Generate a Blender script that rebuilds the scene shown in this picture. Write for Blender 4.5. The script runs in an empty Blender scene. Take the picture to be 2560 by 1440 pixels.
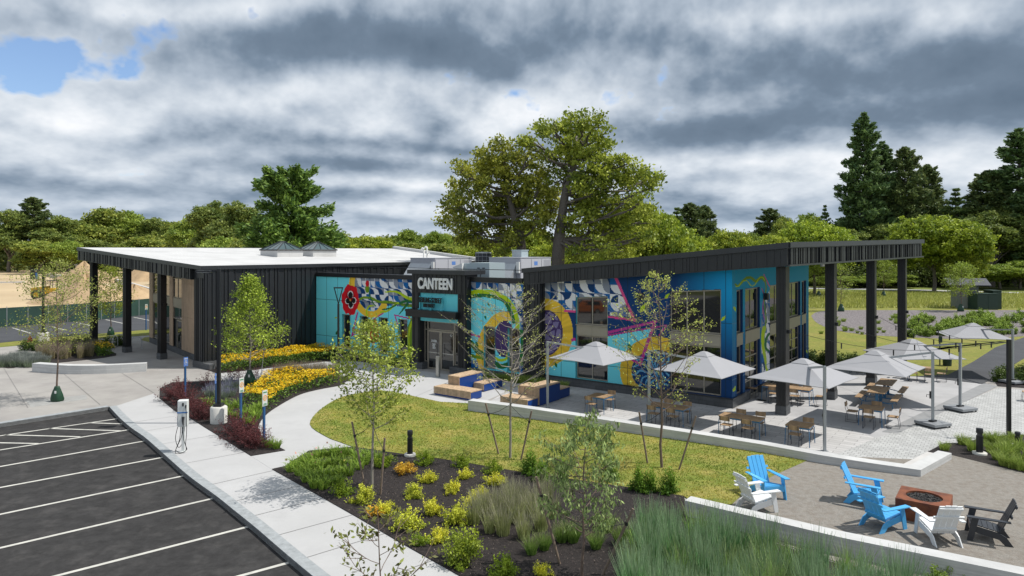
import bpy, math, random
import numpy as np
from mathutils import Vector, Matrix
R = math.radians
C = bpy.context.scene
col = C.collection
# ------------------------------------------------------------------ camera
F_PX, H, HY = 1707.0, 7.3, 627.0        # measured off the photograph (2560 x 1440)
cam_d = bpy.data.cameras.new('camera'); cam = bpy.data.objects.new('camera', cam_d); col.objects.link(cam)
cam.location = (0, 0, H); cam.rotation_euler = (R(90), 0, 0)
cam_d.sensor_width = 36; cam_d.lens = F_PX/2560*36
cam_d.shift_y = -(720-HY)/2560
cam_d.clip_end = 3000; cam_d.clip_start = .1
C.camera = cam
# ------------------------------------------------------------------ light
SUN_EL = 58.0
def build_light():
    w = bpy.data.worlds.new('World'); C.world = w; w.use_nodes = True
    nt = w.node_tree; N = nt.nodes; L = nt.links; N.clear()
    out = N.new('ShaderNodeOutputWorld'); bg = N.new('ShaderNodeBackground'); bg.inputs[1].default_value = .135
    L.new(bg.outputs[0], out.inputs[0])
    sky = N.new('ShaderNodeTexSky'); sky.sky_type = 'NISHITA'; sky.sun_disc = False
    sky.sun_elevation = R(SUN_EL); sky.sun_rotation = R(90); sky.altitude = 50; sky.air_density = 1.0; sky.dust_density = .6; sky.ozone_density = 1.5
    tc = N.new('ShaderNodeTexCoord')
    sep = N.new('ShaderNodeSeparateXYZ'); L.new(tc.outputs['Generated'], sep.inputs[0])
    def M(op, a, b=None, c=None, clamp=False):
        n = N.new('ShaderNodeMath'); n.operation = op; n.use_clamp = clamp
        for i, v in enumerate((a, b, c)):
            if v is None: continue
            if isinstance(v, (int, float)): n.inputs[i].default_value = v
            else: L.new(v, n.inputs[i])
        return n.outputs[0]
    X, Y, Z = sep.outputs
    zc = M('MAXIMUM', Z, 0.0)
    az = M('ARCTAN2', X, Y); el = M('ARCSINE', zc)
    px = M('MULTIPLY', az, 4.6); py = M('MULTIPLY', M('LOGARITHM', M('ADD', el, .085), 2.71828), 1.9)
    comb = N.new('ShaderNodeCombineXYZ'); L.new(px, comb.inputs[0]); L.new(py, comb.inputs[1])
    def noise(scale, off, det=7, rough=.55, dist=0.0, zoff=0.0, sy=1.0):
        mp = N.new('ShaderNodeMapping'); L.new(comb.outputs[0], mp.inputs[0])
        mp.inputs['Location'].default_value = (off[0], off[1], zoff); mp.inputs['Scale'].default_value = (1, sy, 1)
        n = N.new('ShaderNodeTexNoise'); L.new(mp.outputs[0], n.inputs[0])
        n.inputs['Scale'].default_value = scale; n.inputs['Detail'].default_value = det
        n.inputs['Roughness'].default_value = rough; n.inputs['Distortion'].default_value = dist
        return n.outputs['Fac']
    def puff(scale, off, det=5, rough=.56):
        mp = N.new('ShaderNodeMapping'); L.new(comb.outputs[0], mp.inputs[0]); mp.inputs['Location'].default_value = (off[0], off[1], 0)
        n = N.new('ShaderNodeTexVoronoi'); n.feature = 'SMOOTH_F1'; n.voronoi_dimensions = '2D'; L.new(mp.outputs[0], n.inputs['Vector'])
        n.inputs['Scale'].default_value = scale; n.inputs['Detail'].default_value = det; n.inputs['Roughness'].default_value = rough; n.inputs['Smoothness'].default_value = .22
        return M('SUBTRACT', 1.0, n.outputs['Distance'])
    n1 = noise(.62, (4.6, 1.7), 9, .50)
    n2 = noise(.62, (4.6, 1.7+.20), 9, .50)
    n3 = noise(.5, (7.3, 2.2), 4, .5)
    n5 = puff(.85, (2.3, 5.2)); n6 = puff(.85, (2.3-.05, 5.2+.15))
    relief = M('ADD', M('SUBTRACT', n1, n2), M('MULTIPLY', M('SUBTRACT', n5, n6), .34))
    # big soft masses of the cloud deck: (u, v) = tangent of azimuth / elevation seen from here
    u = M('DIVIDE', X, M('MAXIMUM', Y, .05)); v = M('DIVIDE', Z, M('MAXIMUM', Y, .05))
    wob = M('MULTIPLY', M('SUBTRACT', n1, .5), .30)
    v2 = M('ADD', v, M('MULTIPLY', wob, .30)); u2 = M('ADD', u, wob)
    front = M('GREATER_THAN', Y, 0.0)
    acc = None
    blobs = [ # u, v, ru, rv, weight (dark > 0)
        (.50, .26, .30, .045, .75), (.62, .20, .22, .030, .75), (.22, .32, .40, .05, .40), (-.28, .31, .30, .045, .70), (-.55, .34, .25, .03, .35),
        (-.05, .275, .14, .03, .55), (-.09, .185, .07, .025, .50), (.30, .175, .16, .028, .62), (-.66, .105, .14, .018, .45), (-.35, .085, .22, .016, .40), (-.50, .165, .14, .015, .35),
        (.40, .060, .30, .012, .42), (.10, .11, .10, .012, .25), (-.25, .125, .12, .012, .4), (-.5, .06, .2, .010, .3), (.62, .07, .14, .012, .3), (-.16, .155, .2, .010, .3), (.05, .05, .4, .008, .25),
        (-.62, .205, .13, .035, -.40), (-.34, .225, .16, .030, -.28), (-.10, .325, .14, .025, -.40), (.06, .215, .12, .025, -.40), (.50, .135, .2, .020, -.35), (.22, .12, .12, .02, -.40),
        (-.68, .150, .10, .03, -.15), (-.45, .36, .2, .015, -.25), (.40, .345, .20, .018, -.30), (.28, .085, .16, .012, -.35), (.66, .115, .1, .015, -.3), (-.22, .175, .12, .02, -.25), (-.20, .10, .16, .010, -.25)]
    for (bu, bv, ru, rv, wt) in blobs:
        du = M('DIVIDE', M('SUBTRACT', u2, bu), ru); dv = M('DIVIDE', M('SUBTRACT', v2, bv), rv)
        r2 = M('ADD', M('MULTIPLY', du, du), M('MULTIPLY', dv, dv))
        g = M('MULTIPLY', M('EXPONENT', M('MULTIPLY', r2, -1.0)), wt)
        acc = g if acc is None else M('ADD', acc, g)
    acc = M('MULTIPLY', acc, front)
    dark = M('ADD', M('MULTIPLY', M('SUBTRACT', n3, .5), .7), acc)
    lum = M('ADD', M('ADD', M('MULTIPLY', relief, 1.6), M('MULTIPLY', M('SUBTRACT', n1, .5), .8)), .60)
    lum = M('SUBTRACT', lum, M('MULTIPLY', dark, .84)); lum = M('ADD', M('MULTIPLY', lum, .80), .115); lum = M('MAXIMUM', lum, M('ADD', M('MULTIPLY', lum, .30), .115), clamp=True)
    cr = N.new('ShaderNodeValToRGB'); L.new(lum, cr.inputs[0])
    e = cr.color_ramp.elements
    e[0].position = 0; e[0].color = (.10, .145, .205, 1); e[1].position = 1; e[1].color = (.93, .95, .98, 1)
    for p_, c_ in ((.25, (.20, .265, .35, 1)), (.5, (.42, .49, .58, 1)), (.75, (.68, .735, .80, 1))):
        k = cr.color_ramp.elements.new(p_); k.color = c_
    cl = N.new('ShaderNodeMixRGB'); cl.blend_type = 'MULTIPLY'; cl.inputs[0].default_value = 1
    L.new(cr.outputs[0], cl.inputs[1]); cl.inputs[2].default_value = (6.0, 6.0, 6.0, 1)
    # blue gaps
    n4 = noise(.8, (1.3, 9.2), 5, .55, .3)
    hole = M('ADD', M('ADD', M('MULTIPLY', n4, .6), .2), M('MULTIPLY', M('EXPONENT', M('MULTIPLY', M('ADD', M('POWER', M('DIVIDE', M('ADD', u2, .70), .09), 2.0), M('POWER', M('DIVIDE', M('SUBTRACT', v2, .285), .035), 2.0)), -1.0)), .34))
    hole = M('ADD', hole, M('MULTIPLY', M('EXPONENT', M('MULTIPLY', M('ADD', M('POWER', M('DIVIDE', M('ADD', u2, .66), .06), 2.0), M('POWER', M('DIVIDE', M('SUBTRACT', v2, .24), .03), 2.0)), -1.0)), .22))
    hole = M('ADD', hole, M('ADD', M('MULTIPLY', M('SUBTRACT', n1, .5), .9), M('MULTIPLY', M('SUBTRACT', n5, n6), .45)))
    gap = N.new('ShaderNodeMapRange'); L.new(hole, gap.inputs[0]); gap.inputs[1].default_value = .74; gap.inputs[2].default_value = .84
    mx = N.new('ShaderNodeMixRGB'); L.new(gap.outputs[0], mx.inputs[0]); L.new(cl.outputs[0], mx.inputs[1])
    sk = N.new('ShaderNodeMixRGB'); sk.blend_type = 'MULTIPLY'; sk.inputs[0].default_value = 1; L.new(sky.outputs[0], sk.inputs[1]); sk.inputs[2].default_value = (.80, .84, .92, 1)
    L.new(sk.outputs[0], mx.inputs[2])
    # milky band at the very horizon
    hz = M('EXPONENT', M('MULTIPLY', zc, -28.0)); hzm = M('MULTIPLY', hz, .40)
    mh = N.new('ShaderNodeMixRGB'); L.new(hzm, mh.inputs[0]); L.new(mx.outputs[0], mh.inputs[1]); mh.inputs[2].default_value = (2.7, 3.5, 4.5, 1)
    L.new(mh.outputs[0], bg.inputs[0])
    s = bpy.data.lights.new('sun', 'SUN'); s.energy = 3.6; s.angle = R(.6); s.color = (1, .955, .89)
    so = bpy.data.objects.new('sun', s); col.objects.link(so); so.location = (60, 0, 90)
    el = R(SUN_EL); d = Vector((-math.cos(el), 0.0, -math.sin(el)))
    so.rotation_euler = d.to_track_quat('-Z', 'Y').to_euler()
build_light()
C.view_settings.view_transform = 'Standard'; C.view_settings.look = 'None'
C.view_settings.exposure = 0.38; C.view_settings.gamma = 1.0
C.render.engine = 'CYCLES'
C.cycles.max_bounces = 6; C.cycles.transparent_max_bounces = 8; C.cycles.diffuse_bounces = 3
# ------------------------------------------------------------------ helpers
CA, SA = .8034, .5954
YAW = -math.atan2(SA, CA)                # building axes: a = (CA,-SA), b = (SA,CA)
def ab(a, b, z=0.0): return Vector((a*CA+b*SA, -a*SA+b*CA, z))
def toab(p): return (p[0]*CA-p[1]*SA, p[0]*SA+p[1]*CA)
def at(x, y, h=0.0):                    # photograph pixel on the level z = h -> world point
    Yw = F_PX*(H-h)/(y-HY); return Vector(((x-1280)*Yw/F_PX, Yw, h))
def tag(o, label=None, cat=None, group=None, kind=None):
    if label: o['label'] = label
    if cat: o['category'] = cat
    if group: o['group'] = group
    if kind: o['kind'] = kind
    return o
def thing(name, label, cat, loc=(0, 0, 0), rz=0.0, group=None):
    o = bpy.data.objects.new(name, None); col.objects.link(o)
    o.location = loc; o.rotation_euler = (0, 0, rz); o.empty_display_size = .2
    return tag(o, label, cat, group)
def copy_tree(o, parent=None):
    c = o.copy(); col.objects.link(c); c.parent = parent
    if parent is not None: c.matrix_parent_inverse = o.matrix_parent_inverse.copy()
    for ch in KIDS.get(o.name, []):
        KIDS.setdefault(c.name, []).append(copy_tree(ch, c))
    return c
KIDS = {}
class MB:
    def __init__(s, off=(0, 0, 0)): s.v = []; s.f = []; s.mi = []; s.off = Vector(off); s.sm = []
    def add(s, vs, fs, mi=0, smooth=False):
        n = len(s.v); s.v += [tuple(Vector(p)-s.off) for p in vs]
        for f in fs: s.f.append(tuple(n+i for i in f)); s.mi.append(mi); s.sm.append(smooth)
    def box(s, x0, x1, y0, y1, z0, z1, mi=0, M=None):
        vs = [Vector(p) for p in ((x0,y0,z0),(x1,y0,z0),(x1,y1,z0),(x0,y1,z0),(x0,y0,z1),(x1,y0,z1),(x1,y1,z1),(x0,y1,z1))]
        if M is not None: vs = [M @ p for p in vs]
        s.add(vs, [(0,3,2,1),(4,5,6,7),(0,1,5,4),(1,2,6,5),(2,3,7,6),(3,0,4,7)], mi)
    def hexa(s, vs, mi=0): s.add(vs, [(0,3,2,1),(4,5,6,7),(0,1,5,4),(1,2,6,5),(2,3,7,6),(3,0,4,7)], mi)
    def prism(s, poly, z0, z1, mi=0):
        n = len(poly)
        ar = sum(poly[i][0]*poly[(i+1)%n][1]-poly[(i+1)%n][0]*poly[i][1] for i in range(n))
        if ar < 0: poly = poly[::-1]
        f0 = z0 if callable(z0) else (lambda x, y: z0); f1 = z1 if callable(z1) else (lambda x, y: z1)
        vs = [(p[0], p[1], f0(p[0], p[1])) for p in poly]+[(p[0], p[1], f1(p[0], p[1])) for p in poly]
        fs = [tuple(range(n-1, -1, -1)), tuple(range(n, 2*n))]+[(i, (i+1)%n, n+(i+1)%n, n+i) for i in range(n)]
        s.add(vs, fs, mi)
    def tube(s, pts, rad, n=8, mi=0, smooth=True, cap=True):
        pts = [Vector(p) for p in pts]; m = len(pts)
        if not isinstance(rad, (list, tuple)): rad = [rad]*m
        vs = []; ref = None
        for i, p in enumerate(pts):
            t = (pts[min(i+1, m-1)]-pts[max(i-1, 0)])
            if t.length < 1e-9: t = Vector((0, 0, 1))
            t.normalize()
            if ref is None:
                ref = Vector((1, 0, 0)) if abs(t.x) < .9 else Vector((0, 1, 0))
            u = (ref-t*ref.dot(t))
            if u.length < 1e-6: u = t.orthogonal()
            u.normalize(); w = t.cross(u); ref = u
            for k in range(n):
                a = 2*math.pi*k/n; vs.append(p+(u*math.cos(a)+w*math.sin(a))*rad[i])
        fs = []
        for i in range(m-1):
            for k in range(n):
                k2 = (k+1) % n; fs.append((i*n+k, i*n+k2, (i+1)*n+k2, (i+1)*n+k))
        s.add(vs, fs, mi, smooth)
        if cap:
            s.add(vs[:n], [tuple(range(n-1, -1, -1))], mi); s.add(vs[-n:], [tuple(range(n))], mi)
    def lathe(s, prof, n=16, mi=0, c=(0, 0, 0), smooth=True):
        vs = []
        for r, z in prof:
            for k in range(n):
                a = 2*math.pi*k/n; vs.append((c[0]+r*math.cos(a), c[1]+r*math.sin(a), c[2]+z))
        fs = []
        for i in range(len(prof)-1):
            for k in range(n):
                k2 = (k+1) % n; fs.append((i*n+k, i*n+k2, (i+1)*n+k2, (i+1)*n+k))
        s.add(vs, fs, mi, smooth)
        s.add(vs[:n], [tuple(range(n-1, -1, -1))], mi); s.add(vs[-n:], [tuple(range(n))], mi)
    def build(s, name, mats, parent=None, bevel=0):
        me = bpy.data.meshes.new(name); me.from_pydata([tuple(p) for p in s.v], [], s.f)
        if not isinstance(mats, (list, tuple)): mats = [mats]
        for m in mats: me.materials.append(m)
        me.polygons.foreach_set('material_index', s.mi); me.polygons.foreach_set('use_smooth', s.sm); me.update()
        return link(name, me, parent, bevel)
def link(name, me, parent=None, bevel=0):
    o = bpy.data.objects.new(name, me); col.objects.link(o)
    if parent is not None: o.parent = parent; KIDS.setdefault(parent.name, []).append(o)
    if bevel:
        b = o.modifiers.new('bevel', 'BEVEL'); b.width = bevel; b.segments = 2; b.limit_method = 'ANGLE'; b.angle_limit = R(40)
    return o
# ------------------------------------------------------------------ materials
MATS = {}
def mat(name, base=(.5, .5, .5), rough=.6, metal=0.0, var=.0, vscale=3.0, bump=0.0, bscale=40.0, spec=None, col2=None, c2scale=2.0, c2lo=.45, c2hi=.6, attr=False, trans=0.0, objvar=0.0, coat=0.0, space='Object', emis=None):
    if name in MATS: return MATS[name]
    m = bpy.data.materials.new(name); m.use_nodes = True; nt = m.node_tree; N = nt.nodes; L = nt.links
    bs = N['Principled BSDF']; bs.inputs['Roughness'].default_value = rough; bs.inputs['Metallic'].default_value = metal
    if spec is not None: bs.inputs['Specular IOR Level'].default_value = spec
    if coat: bs.inputs['Coat Weight'].default_value = coat
    tc = N.new('ShaderNodeTexCoord'); co = tc.outputs[space]
    rgb = N.new('ShaderNodeRGB'); rgb.outputs[0].default_value = (*base, 1); cur = rgb.outputs[0]
    if attr:
        a = N.new('ShaderNodeAttribute'); a.attribute_name = 'Col'; cur = a.outputs['Color']
    def noise(sc, det=5, r=.6):
        n = N.new('ShaderNodeTexNoise'); n.inputs['Scale'].default_value = sc; n.inputs['Detail'].default_value = det; n.inputs['Roughness'].default_value = r
        L.new(co, n.inputs[0]); return n.outputs['Fac']
    if col2:
        mr = N.new('ShaderNodeMapRange'); L.new(noise(c2scale, 6), mr.inputs[0]); mr.inputs[1].default_value = c2lo; mr.inputs[2].default_value = c2hi
        mx = N.new('ShaderNodeMixRGB'); L.new(mr.outputs[0], mx.inputs[0]); L.new(cur, mx.inputs[1]); mx.inputs[2].default_value = (*col2, 1); cur = mx.outputs[0]
    if var:
        mr = N.new('ShaderNodeMapRange'); L.new(noise(vscale, 8, .65), mr.inputs[0]); mr.inputs[1].default_value = .25; mr.inputs[2].default_value = .75
        mr.inputs[3].default_value = 1-var; mr.inputs[4].default_value = 1+var
        mx = N.new('ShaderNodeVectorMath'); mx.operation = 'SCALE'; L.new(cur, mx.inputs[0]); L.new(mr.outputs[0], mx.inputs['Scale']); cur = mx.outputs[0]
    if objvar:
        oi = N.new('ShaderNodeObjectInfo'); mr = N.new('ShaderNodeMapRange'); L.new(oi.outputs['Random'], mr.inputs[0]); mr.inputs[3].default_value = 1-objvar; mr.inputs[4].default_value = 1+objvar
        mx = N.new('ShaderNodeVectorMath'); mx.operation = 'SCALE'; L.new(cur, mx.inputs[0]); L.new(mr.outputs[0], mx.inputs['Scale']); cur = mx.outputs[0]
    L.new(cur, bs.inputs['Base Color'])
    if bump:
        b = N.new('ShaderNodeBump'); b.inputs['Strength'].default_value = bump; b.inputs['Distance'].default_value = .03
        L.new(noise(bscale, 6, .7), b.inputs['Height']); L.new(b.outputs[0], bs.inputs['Normal'])
    if trans:
        out = N['Material Output']; t = N.new('ShaderNodeBsdfTranslucent'); L.new(cur, t.inputs[0]); ms = N.new('ShaderNodeMixShader'); ms.inputs[0].default_value = trans
        L.new(bs.outputs[0], ms.inputs[1]); L.new(t.outputs[0], ms.inputs[2]); L.new(ms.outputs[0], out.inputs[0])
    if emis: bs.inputs['Emission Color'].default_value = (*emis[0], 1); bs.inputs['Emission Strength'].default_value = emis[1]
    m['bs'] = 1; MATS[name] = m; return m
def add_bricks(m, w, h, mortar, mcol, rot=0.0, space='Object', vary=.12, msize=.01, vertical=None):
    """joint pattern of the paving / blocks over the material's base colour"""
    nt = m.node_tree; N = nt.nodes; L = nt.links; bs = N['Principled BSDF']
    src = bs.inputs['Base Color'].links[0].from_socket
    tc = N.new('ShaderNodeTexCoord'); mp = N.new('ShaderNodeMapping'); L.new(tc.outputs[space], mp.inputs[0]); mp.inputs['Rotation'].default_value = (0, 0, rot)
    vec = mp.outputs[0]
    if vertical:
        sp = N.new('ShaderNodeSeparateXYZ'); L.new(vec, sp.inputs[0]); ad = N.new('ShaderNodeMath'); L.new(sp.outputs[0], ad.inputs[0]); L.new(sp.outputs[1], ad.inputs[1])
        cb = N.new('ShaderNodeCombineXYZ'); L.new(ad.outputs[0], cb.inputs[0]); L.new(sp.outputs[2], cb.inputs[1]); vec = cb.outputs[0]
    b = N.new('ShaderNodeTexBrick'); L.new(vec, b.inputs[0]); b.inputs['Scale'].default_value = 1
    b.inputs['Brick Width'].default_value = w; b.inputs['Row Height'].default_value = h; b.inputs['Mortar Size'].default_value = msize; b.inputs['Mortar Smooth'].default_value = .1
    b.inputs['Color1'].default_value = (1-vary, 1-vary, 1-vary, 1); b.inputs['Color2'].default_value = (1+vary*.6, 1+vary*.6, 1+vary*.6, 1); b.inputs['Mortar'].default_value = (*mcol, 1)
    mx = N.new('ShaderNodeMixRGB'); mx.blend_type = 'MULTIPLY'; mx.inputs[0].default_value = 1; L.new(src, mx.inputs[1]); L.new(b.outputs[0], mx.inputs[2]); L.new(mx.outputs[0], bs.inputs['Base Color'])
    return m
def fast_mesh(name, quads, cols=None, mats=(), tri=False):
    """quads: (N,4,3) or (N,3,3) array -> mesh, one colour per face"""
    n, k = quads.shape[0], quads.shape[1]
    me = bpy.data.meshes.new(name); me.vertices.add(n*k); me.loops.add(n*k); me.polygons.add(n)
    me.vertices.foreach_set('co', quads.astype(np.float32).ravel())
    me.loops.foreach_set('vertex_index', np.arange(n*k, dtype=np.int32))
    me.polygons.foreach_set('loop_start', np.arange(0, n*k, k, dtype=np.int32))
    me.update(calc_edges=True)
    if cols is not None:
        a = me.color_attributes.new('Col', 'FLOAT_COLOR', 'CORNER')
        c = np.ones((n, k, 4), np.float32); c[:, :, :3] = cols[:, None, :]; a.data.foreach_set('color', c.ravel())
    for m in mats: me.materials.append(m)
    return me
black_metal = mat('black_metal', (.013, .014, .016), .42, var=.15, vscale=1.2)
cladding_m = mat('charcoal_cladding', (.018, .020, .023), .40, var=.18, vscale=.8)
cap_m = mat('charcoal_flashing', (.030, .033, .037), .34, var=.12, vscale=.7)
soffit_m = mat('soffit_panel', (.03, .03, .033), .5)
cmu_m = add_bricks(mat('dark_block', (.085, .09, .096), .8, var=.2, vscale=4, bump=.15), .4, .205, 1, (.55, .55, .55), vertical=True, vary=.15, msize=.006)
alum = mat('champagne_aluminium', (.34, .31, .255), .38, metal=.35, var=.05)
spandrel_m = mat('tan_spandrel', (.33, .30, .235), .45, metal=.2, var=.05)
glass_m = mat('dark_glass', (.012, .014, .015), .03, spec=1.0, var=.3, vscale=.8)
white_roof = add_bricks(mat('white_membrane', (.54, .54, .536), .7, var=.07, vscale=.35, col2=(.48, .48, .475), c2scale=.4), 40, 2.4, 1, (.86, .86, .86), vary=.02, msize=.02)
steel_m = mat('brushed_steel', (.42, .42, .40), .35, metal=.8)
galv = mat('galvanised', (.42, .44, .46), .45, metal=.3, var=.08)
hvac_m = mat('grey_unit_paint', (.40, .41, .45), .5, var=.06, vscale=2)
white_m = mat('white_paint', (.78, .78, .76), .5, var=.04)
concrete = mat('light_concrete', (.50, .49, .475), .82, var=.10, vscale=1.2, bump=.08, bscale=60)
text_white = mat('white_letters', (.75, .77, .76), .5)
# ------------------------------------------------------------------ ground
def ground(name, poly, z0, z1, m, off=0.0):
    mb = MB(); mb.prism([(p[0], p[1]) for p in poly], z0, z1); return tag(mb.build(name, m), kind='structure')
def px(pts, h=0.0): return [at(x, y, h) for x, y in pts]
def smooth(pts, n=6):
    out = []; m = len(pts)
    for i in range(m-1):
        p0 = pts[max(i-1, 0)]; p1 = pts[i]; p2 = pts[i+1]; p3 = pts[min(i+2, m-1)]
        for k in range(n):
            t = k/n; out.append(.5*((2*p1)+(p2-p0)*t+(2*p0-5*p1+4*p2-p3)*t*t+(3*p1-p0-3*p2+p3)*t**3))
    return out+[pts[-1]]
grass_far = mat('meadow_grass', (.13, .165, .02), .9, var=.35, vscale=.35, col2=(.17, .17, .05), c2scale=.05, bump=.5, bscale=3)
lawn_m = mat('lawn_turf', (.16, .20, .022), .9, var=.35, vscale=6, col2=(.30, .26, .06), c2scale=.9, c2lo=.42, c2hi=.66, bump=.8, bscale=70)
lawn2_m = mat('dry_turf', (.16, .18, .018), .9, var=.3, vscale=3, col2=(.22, .20, .035), c2scale=.35, c2lo=.4, c2hi=.65, bump=.8, bscale=40)
asphalt_m = mat('asphalt', (.040, .039, .039), .9, spec=.15, var=.36, vscale=3.5, col2=(.075, .072, .070), c2scale=1.6, c2lo=.50, c2hi=.85, bump=.35, bscale=130)
asphalt_far = mat('old_asphalt', (.07, .073, .08), .85, spec=.2, var=.2, vscale=.6, bump=.3, bscale=60)
walk_m = mat('sidewalk_concrete', (.425, .425, .425), .85, var=.10, vscale=1.0, col2=(.405, .405, .405), c2scale=.5, bump=.1, bscale=90)
plaza_m = mat('plaza_concrete', (.325, .31, .29), .85, var=.12, vscale=.9, col2=(.285, .27, .255), c2scale=.35, bump=.1, bscale=90)
granite_m = mat('granite_kerb', (.30, .32, .33), .8, var=.28, vscale=5, bump=.2, bscale=60)
mulch_m = mat('bark_mulch', (.017, .0125, .012), .95, var=.75, vscale=22, col2=(.05, .040, .036), c2scale=14, c2lo=.52, c2hi=.75, bump=1.0, bscale=45)
gravel_m = mat('stone_dust', (.245, .228, .202), .95, var=.30, vscale=20, col2=(.21, .187, .16), c2scale=5, bump=.7, bscale=70)
sand_m = mat('construction_sand', (.50, .385, .235), .95, var=.22, vscale=.12, col2=(.40, .30, .18), c2scale=.06, bump=.5, bscale=1.5)
paint_m = mat('road_paint', (.52, .51, .465), .7, var=.25, vscale=3, col2=(.40, .39, .38), c2scale=9, c2lo=.62, c2hi=.75)
paver_m = add_bricks(mat('plank_pavers', (.45, .445, .44), .85, var=.10, vscale=1.5, bump=.1, bscale=80), .9, .30, 1, (.52, .52, .52), rot=-YAW, vary=.10, msize=.012)
sett_m = add_bricks(mat('small_pavers', (.42, .425, .42), .85, var=.16, vscale=1.2, bump=.2, bscale=60), .21, .21, 1, (.55, .56, .55), rot=-YAW, vary=.14, msize=.012)
band_m = mat('dark_band', (.25, .255, .26), .85, var=.15, vscale=2)
z_base = -.30
mb = MB(); mb.prism([(-900, -60), (900, -60), (900, 1500), (-900, 1500)], -1.0, z_base); tag(mb.build('ground', grass_far), kind='structure')
# curb line (asphalt side), from the inner corner to beyond the bottom of the frame
curb_px = [(273, 1017), (300, 1046), (329, 1071), (362, 1094), (412, 1138), (471, 1190), (542, 1242), (583, 1275), (640, 1321), (700, 1373), (780, 1440), (900, 1535)]
curb = smooth(px(curb_px), 4)
cA = px([(273, 1017)])[0]; cB = px([(-60, 1069)])[0]; dirL = (cB-cA).normalized(); cFar = cA+dirL*60
asp = [cFar]+[cA]+curb[1:]+[Vector((-1.5, 4, 0)), Vector((-1.5, -30, 0)), Vector((-70, -30, 0))]
ground('parking_lot_asphalt', asp, z_base+.004, -.15, asphalt_m)
# everything paved or planted at site level
site = [cFar, cA]+curb[1:]+[Vector((-1.5, 4, 0)), Vector((-1.5, -30, 0)), Vector((120, -30, 0)), Vector((120, 62, 0)), Vector((60, 62, 0)), Vector((20, 90, 0)), Vector((-36, 62, 0)), at(0, 868)+Vector((0, 0, 0)), Vector((-110, 56, 0))]
def inset_line(pts, d):
    out = []
    for i, p in enumerate(pts):
        t = (pts[min(i+1, len(pts)-1)]-pts[max(i-1, 0)]); t.z = 0; t.normalize()
        out.append(p+Vector((-t.y, t.x, 0))*d)
    return out
ground('plaza_pavement', site, z_base+.008, 0.0, plaza_m)
# granite kerb
kin = inset_line(curb, .30)
mb = MB(); n = len(curb)
for i in range(n-1):
    g = .012
    a, b = curb[i], curb[i+1]; c, d = kin[i+1], kin[i]
    vs = [(a.x, a.y, z_base), (b.x, b.y, z_base), (c.x, c.y, z_base), (d.x, d.y, z_base), (a.x, a.y, .02), (b.x, b.y, .02), (c.x, c.y, .02), (d.x, d.y, .02)]
    mb.hexa([Vector(v) for v in vs])
nrm = Vector((dirL.y, -dirL.x, 0)); nrm = nrm if nrm.y > 0 else -nrm
a, b = cA, cFar; c, d = cFar+nrm*.3, cA+nrm*.3
mb.hexa([Vector((p.x, p.y, z)) for z in (z_base, .02) for p in (b, a, d, c)])
tag(mb.build('granite_kerb', granite_m), kind='structure')
# light sidewalk along the kerb and the curving walk to the entrance
sw_in = px([(399, 996), (437, 1028), (472, 1044), (510, 1068), (628, 1141), (680, 1174), (894, 1295), (1001, 1358), (1138, 1435), (1250, 1500)])
sw = [cA+nrm*.0]+[p for p in kin[1:]]+[Vector((.5, 6, 0)), at(1250, 1500)]+sw_in[::-1][1:]+[at(385, 984)]
sw[0] = kin[0]
ground('sidewalk', sw, .004-.2, .006, walk_m)
walk = [at(713, 1127), at(663, 1099), at(646, 1072), at(649, 1051), at(663, 1040), at(699, 1014), at(748, 988), at(795, 975), at(843, 966), at(900, 940), at(846, 938), at(700, 945), at(600, 950), at(520, 953), at(400, 965), at(385, 984), at(520, 905), at(555, 931), at(640, 925), at(700, 917), at(843, 901), at(905, 912), at(1000, 930), at(1250, 975), at(1173, 1020), at(1100, 1006), at(994, 983), at(953, 977), at(921, 980), at(852, 995), at(800, 1026), at(775, 1058), at(782, 1074), at(814, 1092), at(851, 1107), at(882, 1118), at(772, 1128), at(711, 1167), at(680, 1174), at(628, 1141)]
ground('curved_walk', [at(628, 1141), at(713, 1127)]+smooth([at(713, 1127), at(663, 1099), at(646, 1070), at(663, 1040), at(699, 1014), at(748, 988), at(795, 975), at(850, 965)], 4)[1:]+[at(880, 945), at(846, 938), at(700, 945), at(560, 952), at(545, 934), at(640, 925), at(700, 917), at(843, 901), at(905, 905), at(1028, 924), at(1180, 945), at(1290, 968), at(1173, 1022), at(1100, 1006), at(994, 983)]+smooth([at(953, 977), at(921, 980), at(852, 995), at(800, 1026), at(775, 1062), at(814, 1092), at(851, 1107), at(882, 1118)], 4)+[at(772, 1128), at(711, 1167), at(680, 1174)], -.19, .010, walk_m)
# score joints in the concrete
jm = mat('joint_gap', (.20, .195, .19), .9)
mb = MB()
def joint(p, q, w=.018, z=.0145):
    t = (q-p); t.z = 0; t.normalize(); nn = Vector((-t.y, t.x, 0))*w/2
    mb.add([(p-nn).xy[:]+(z,), (q-nn).xy[:]+(z,), (q+nn).xy[:]+(z,), (p+nn).xy[:]+(z,)], [(0, 1, 2, 3)])
for i in range(6, len(kin)-2, 4):
    p = kin[i]; t = (kin[i+1]-kin[i-1]).normalized(); q = p+Vector((-t.y, t.x, 0))*2.6
    joint(p, q)
for (x0, y0, x1, y1) in ((0, 905, 70, 1020), (160, 935, 250, 1012), (300, 930, 385, 983), (0, 1000, 230, 960), (440, 922, 300, 906), (1020, 1000, 1180, 930), (940, 975, 1060, 925), (880, 945, 980, 925)):
    joint(at(x0, y0), at(x1, y1), .02, .012 if x0 < 500 else .0145)
tag(mb.build('pavement_joints', jm), kind='structure')
ground('plaza_tree_pad', px([(65, 1003), (215, 987), (218, 998), (78, 1018)]), -.1, .005, mat('grey_pad', (.30, .30, .29), .9, var=.2, vscale=3))
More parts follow.
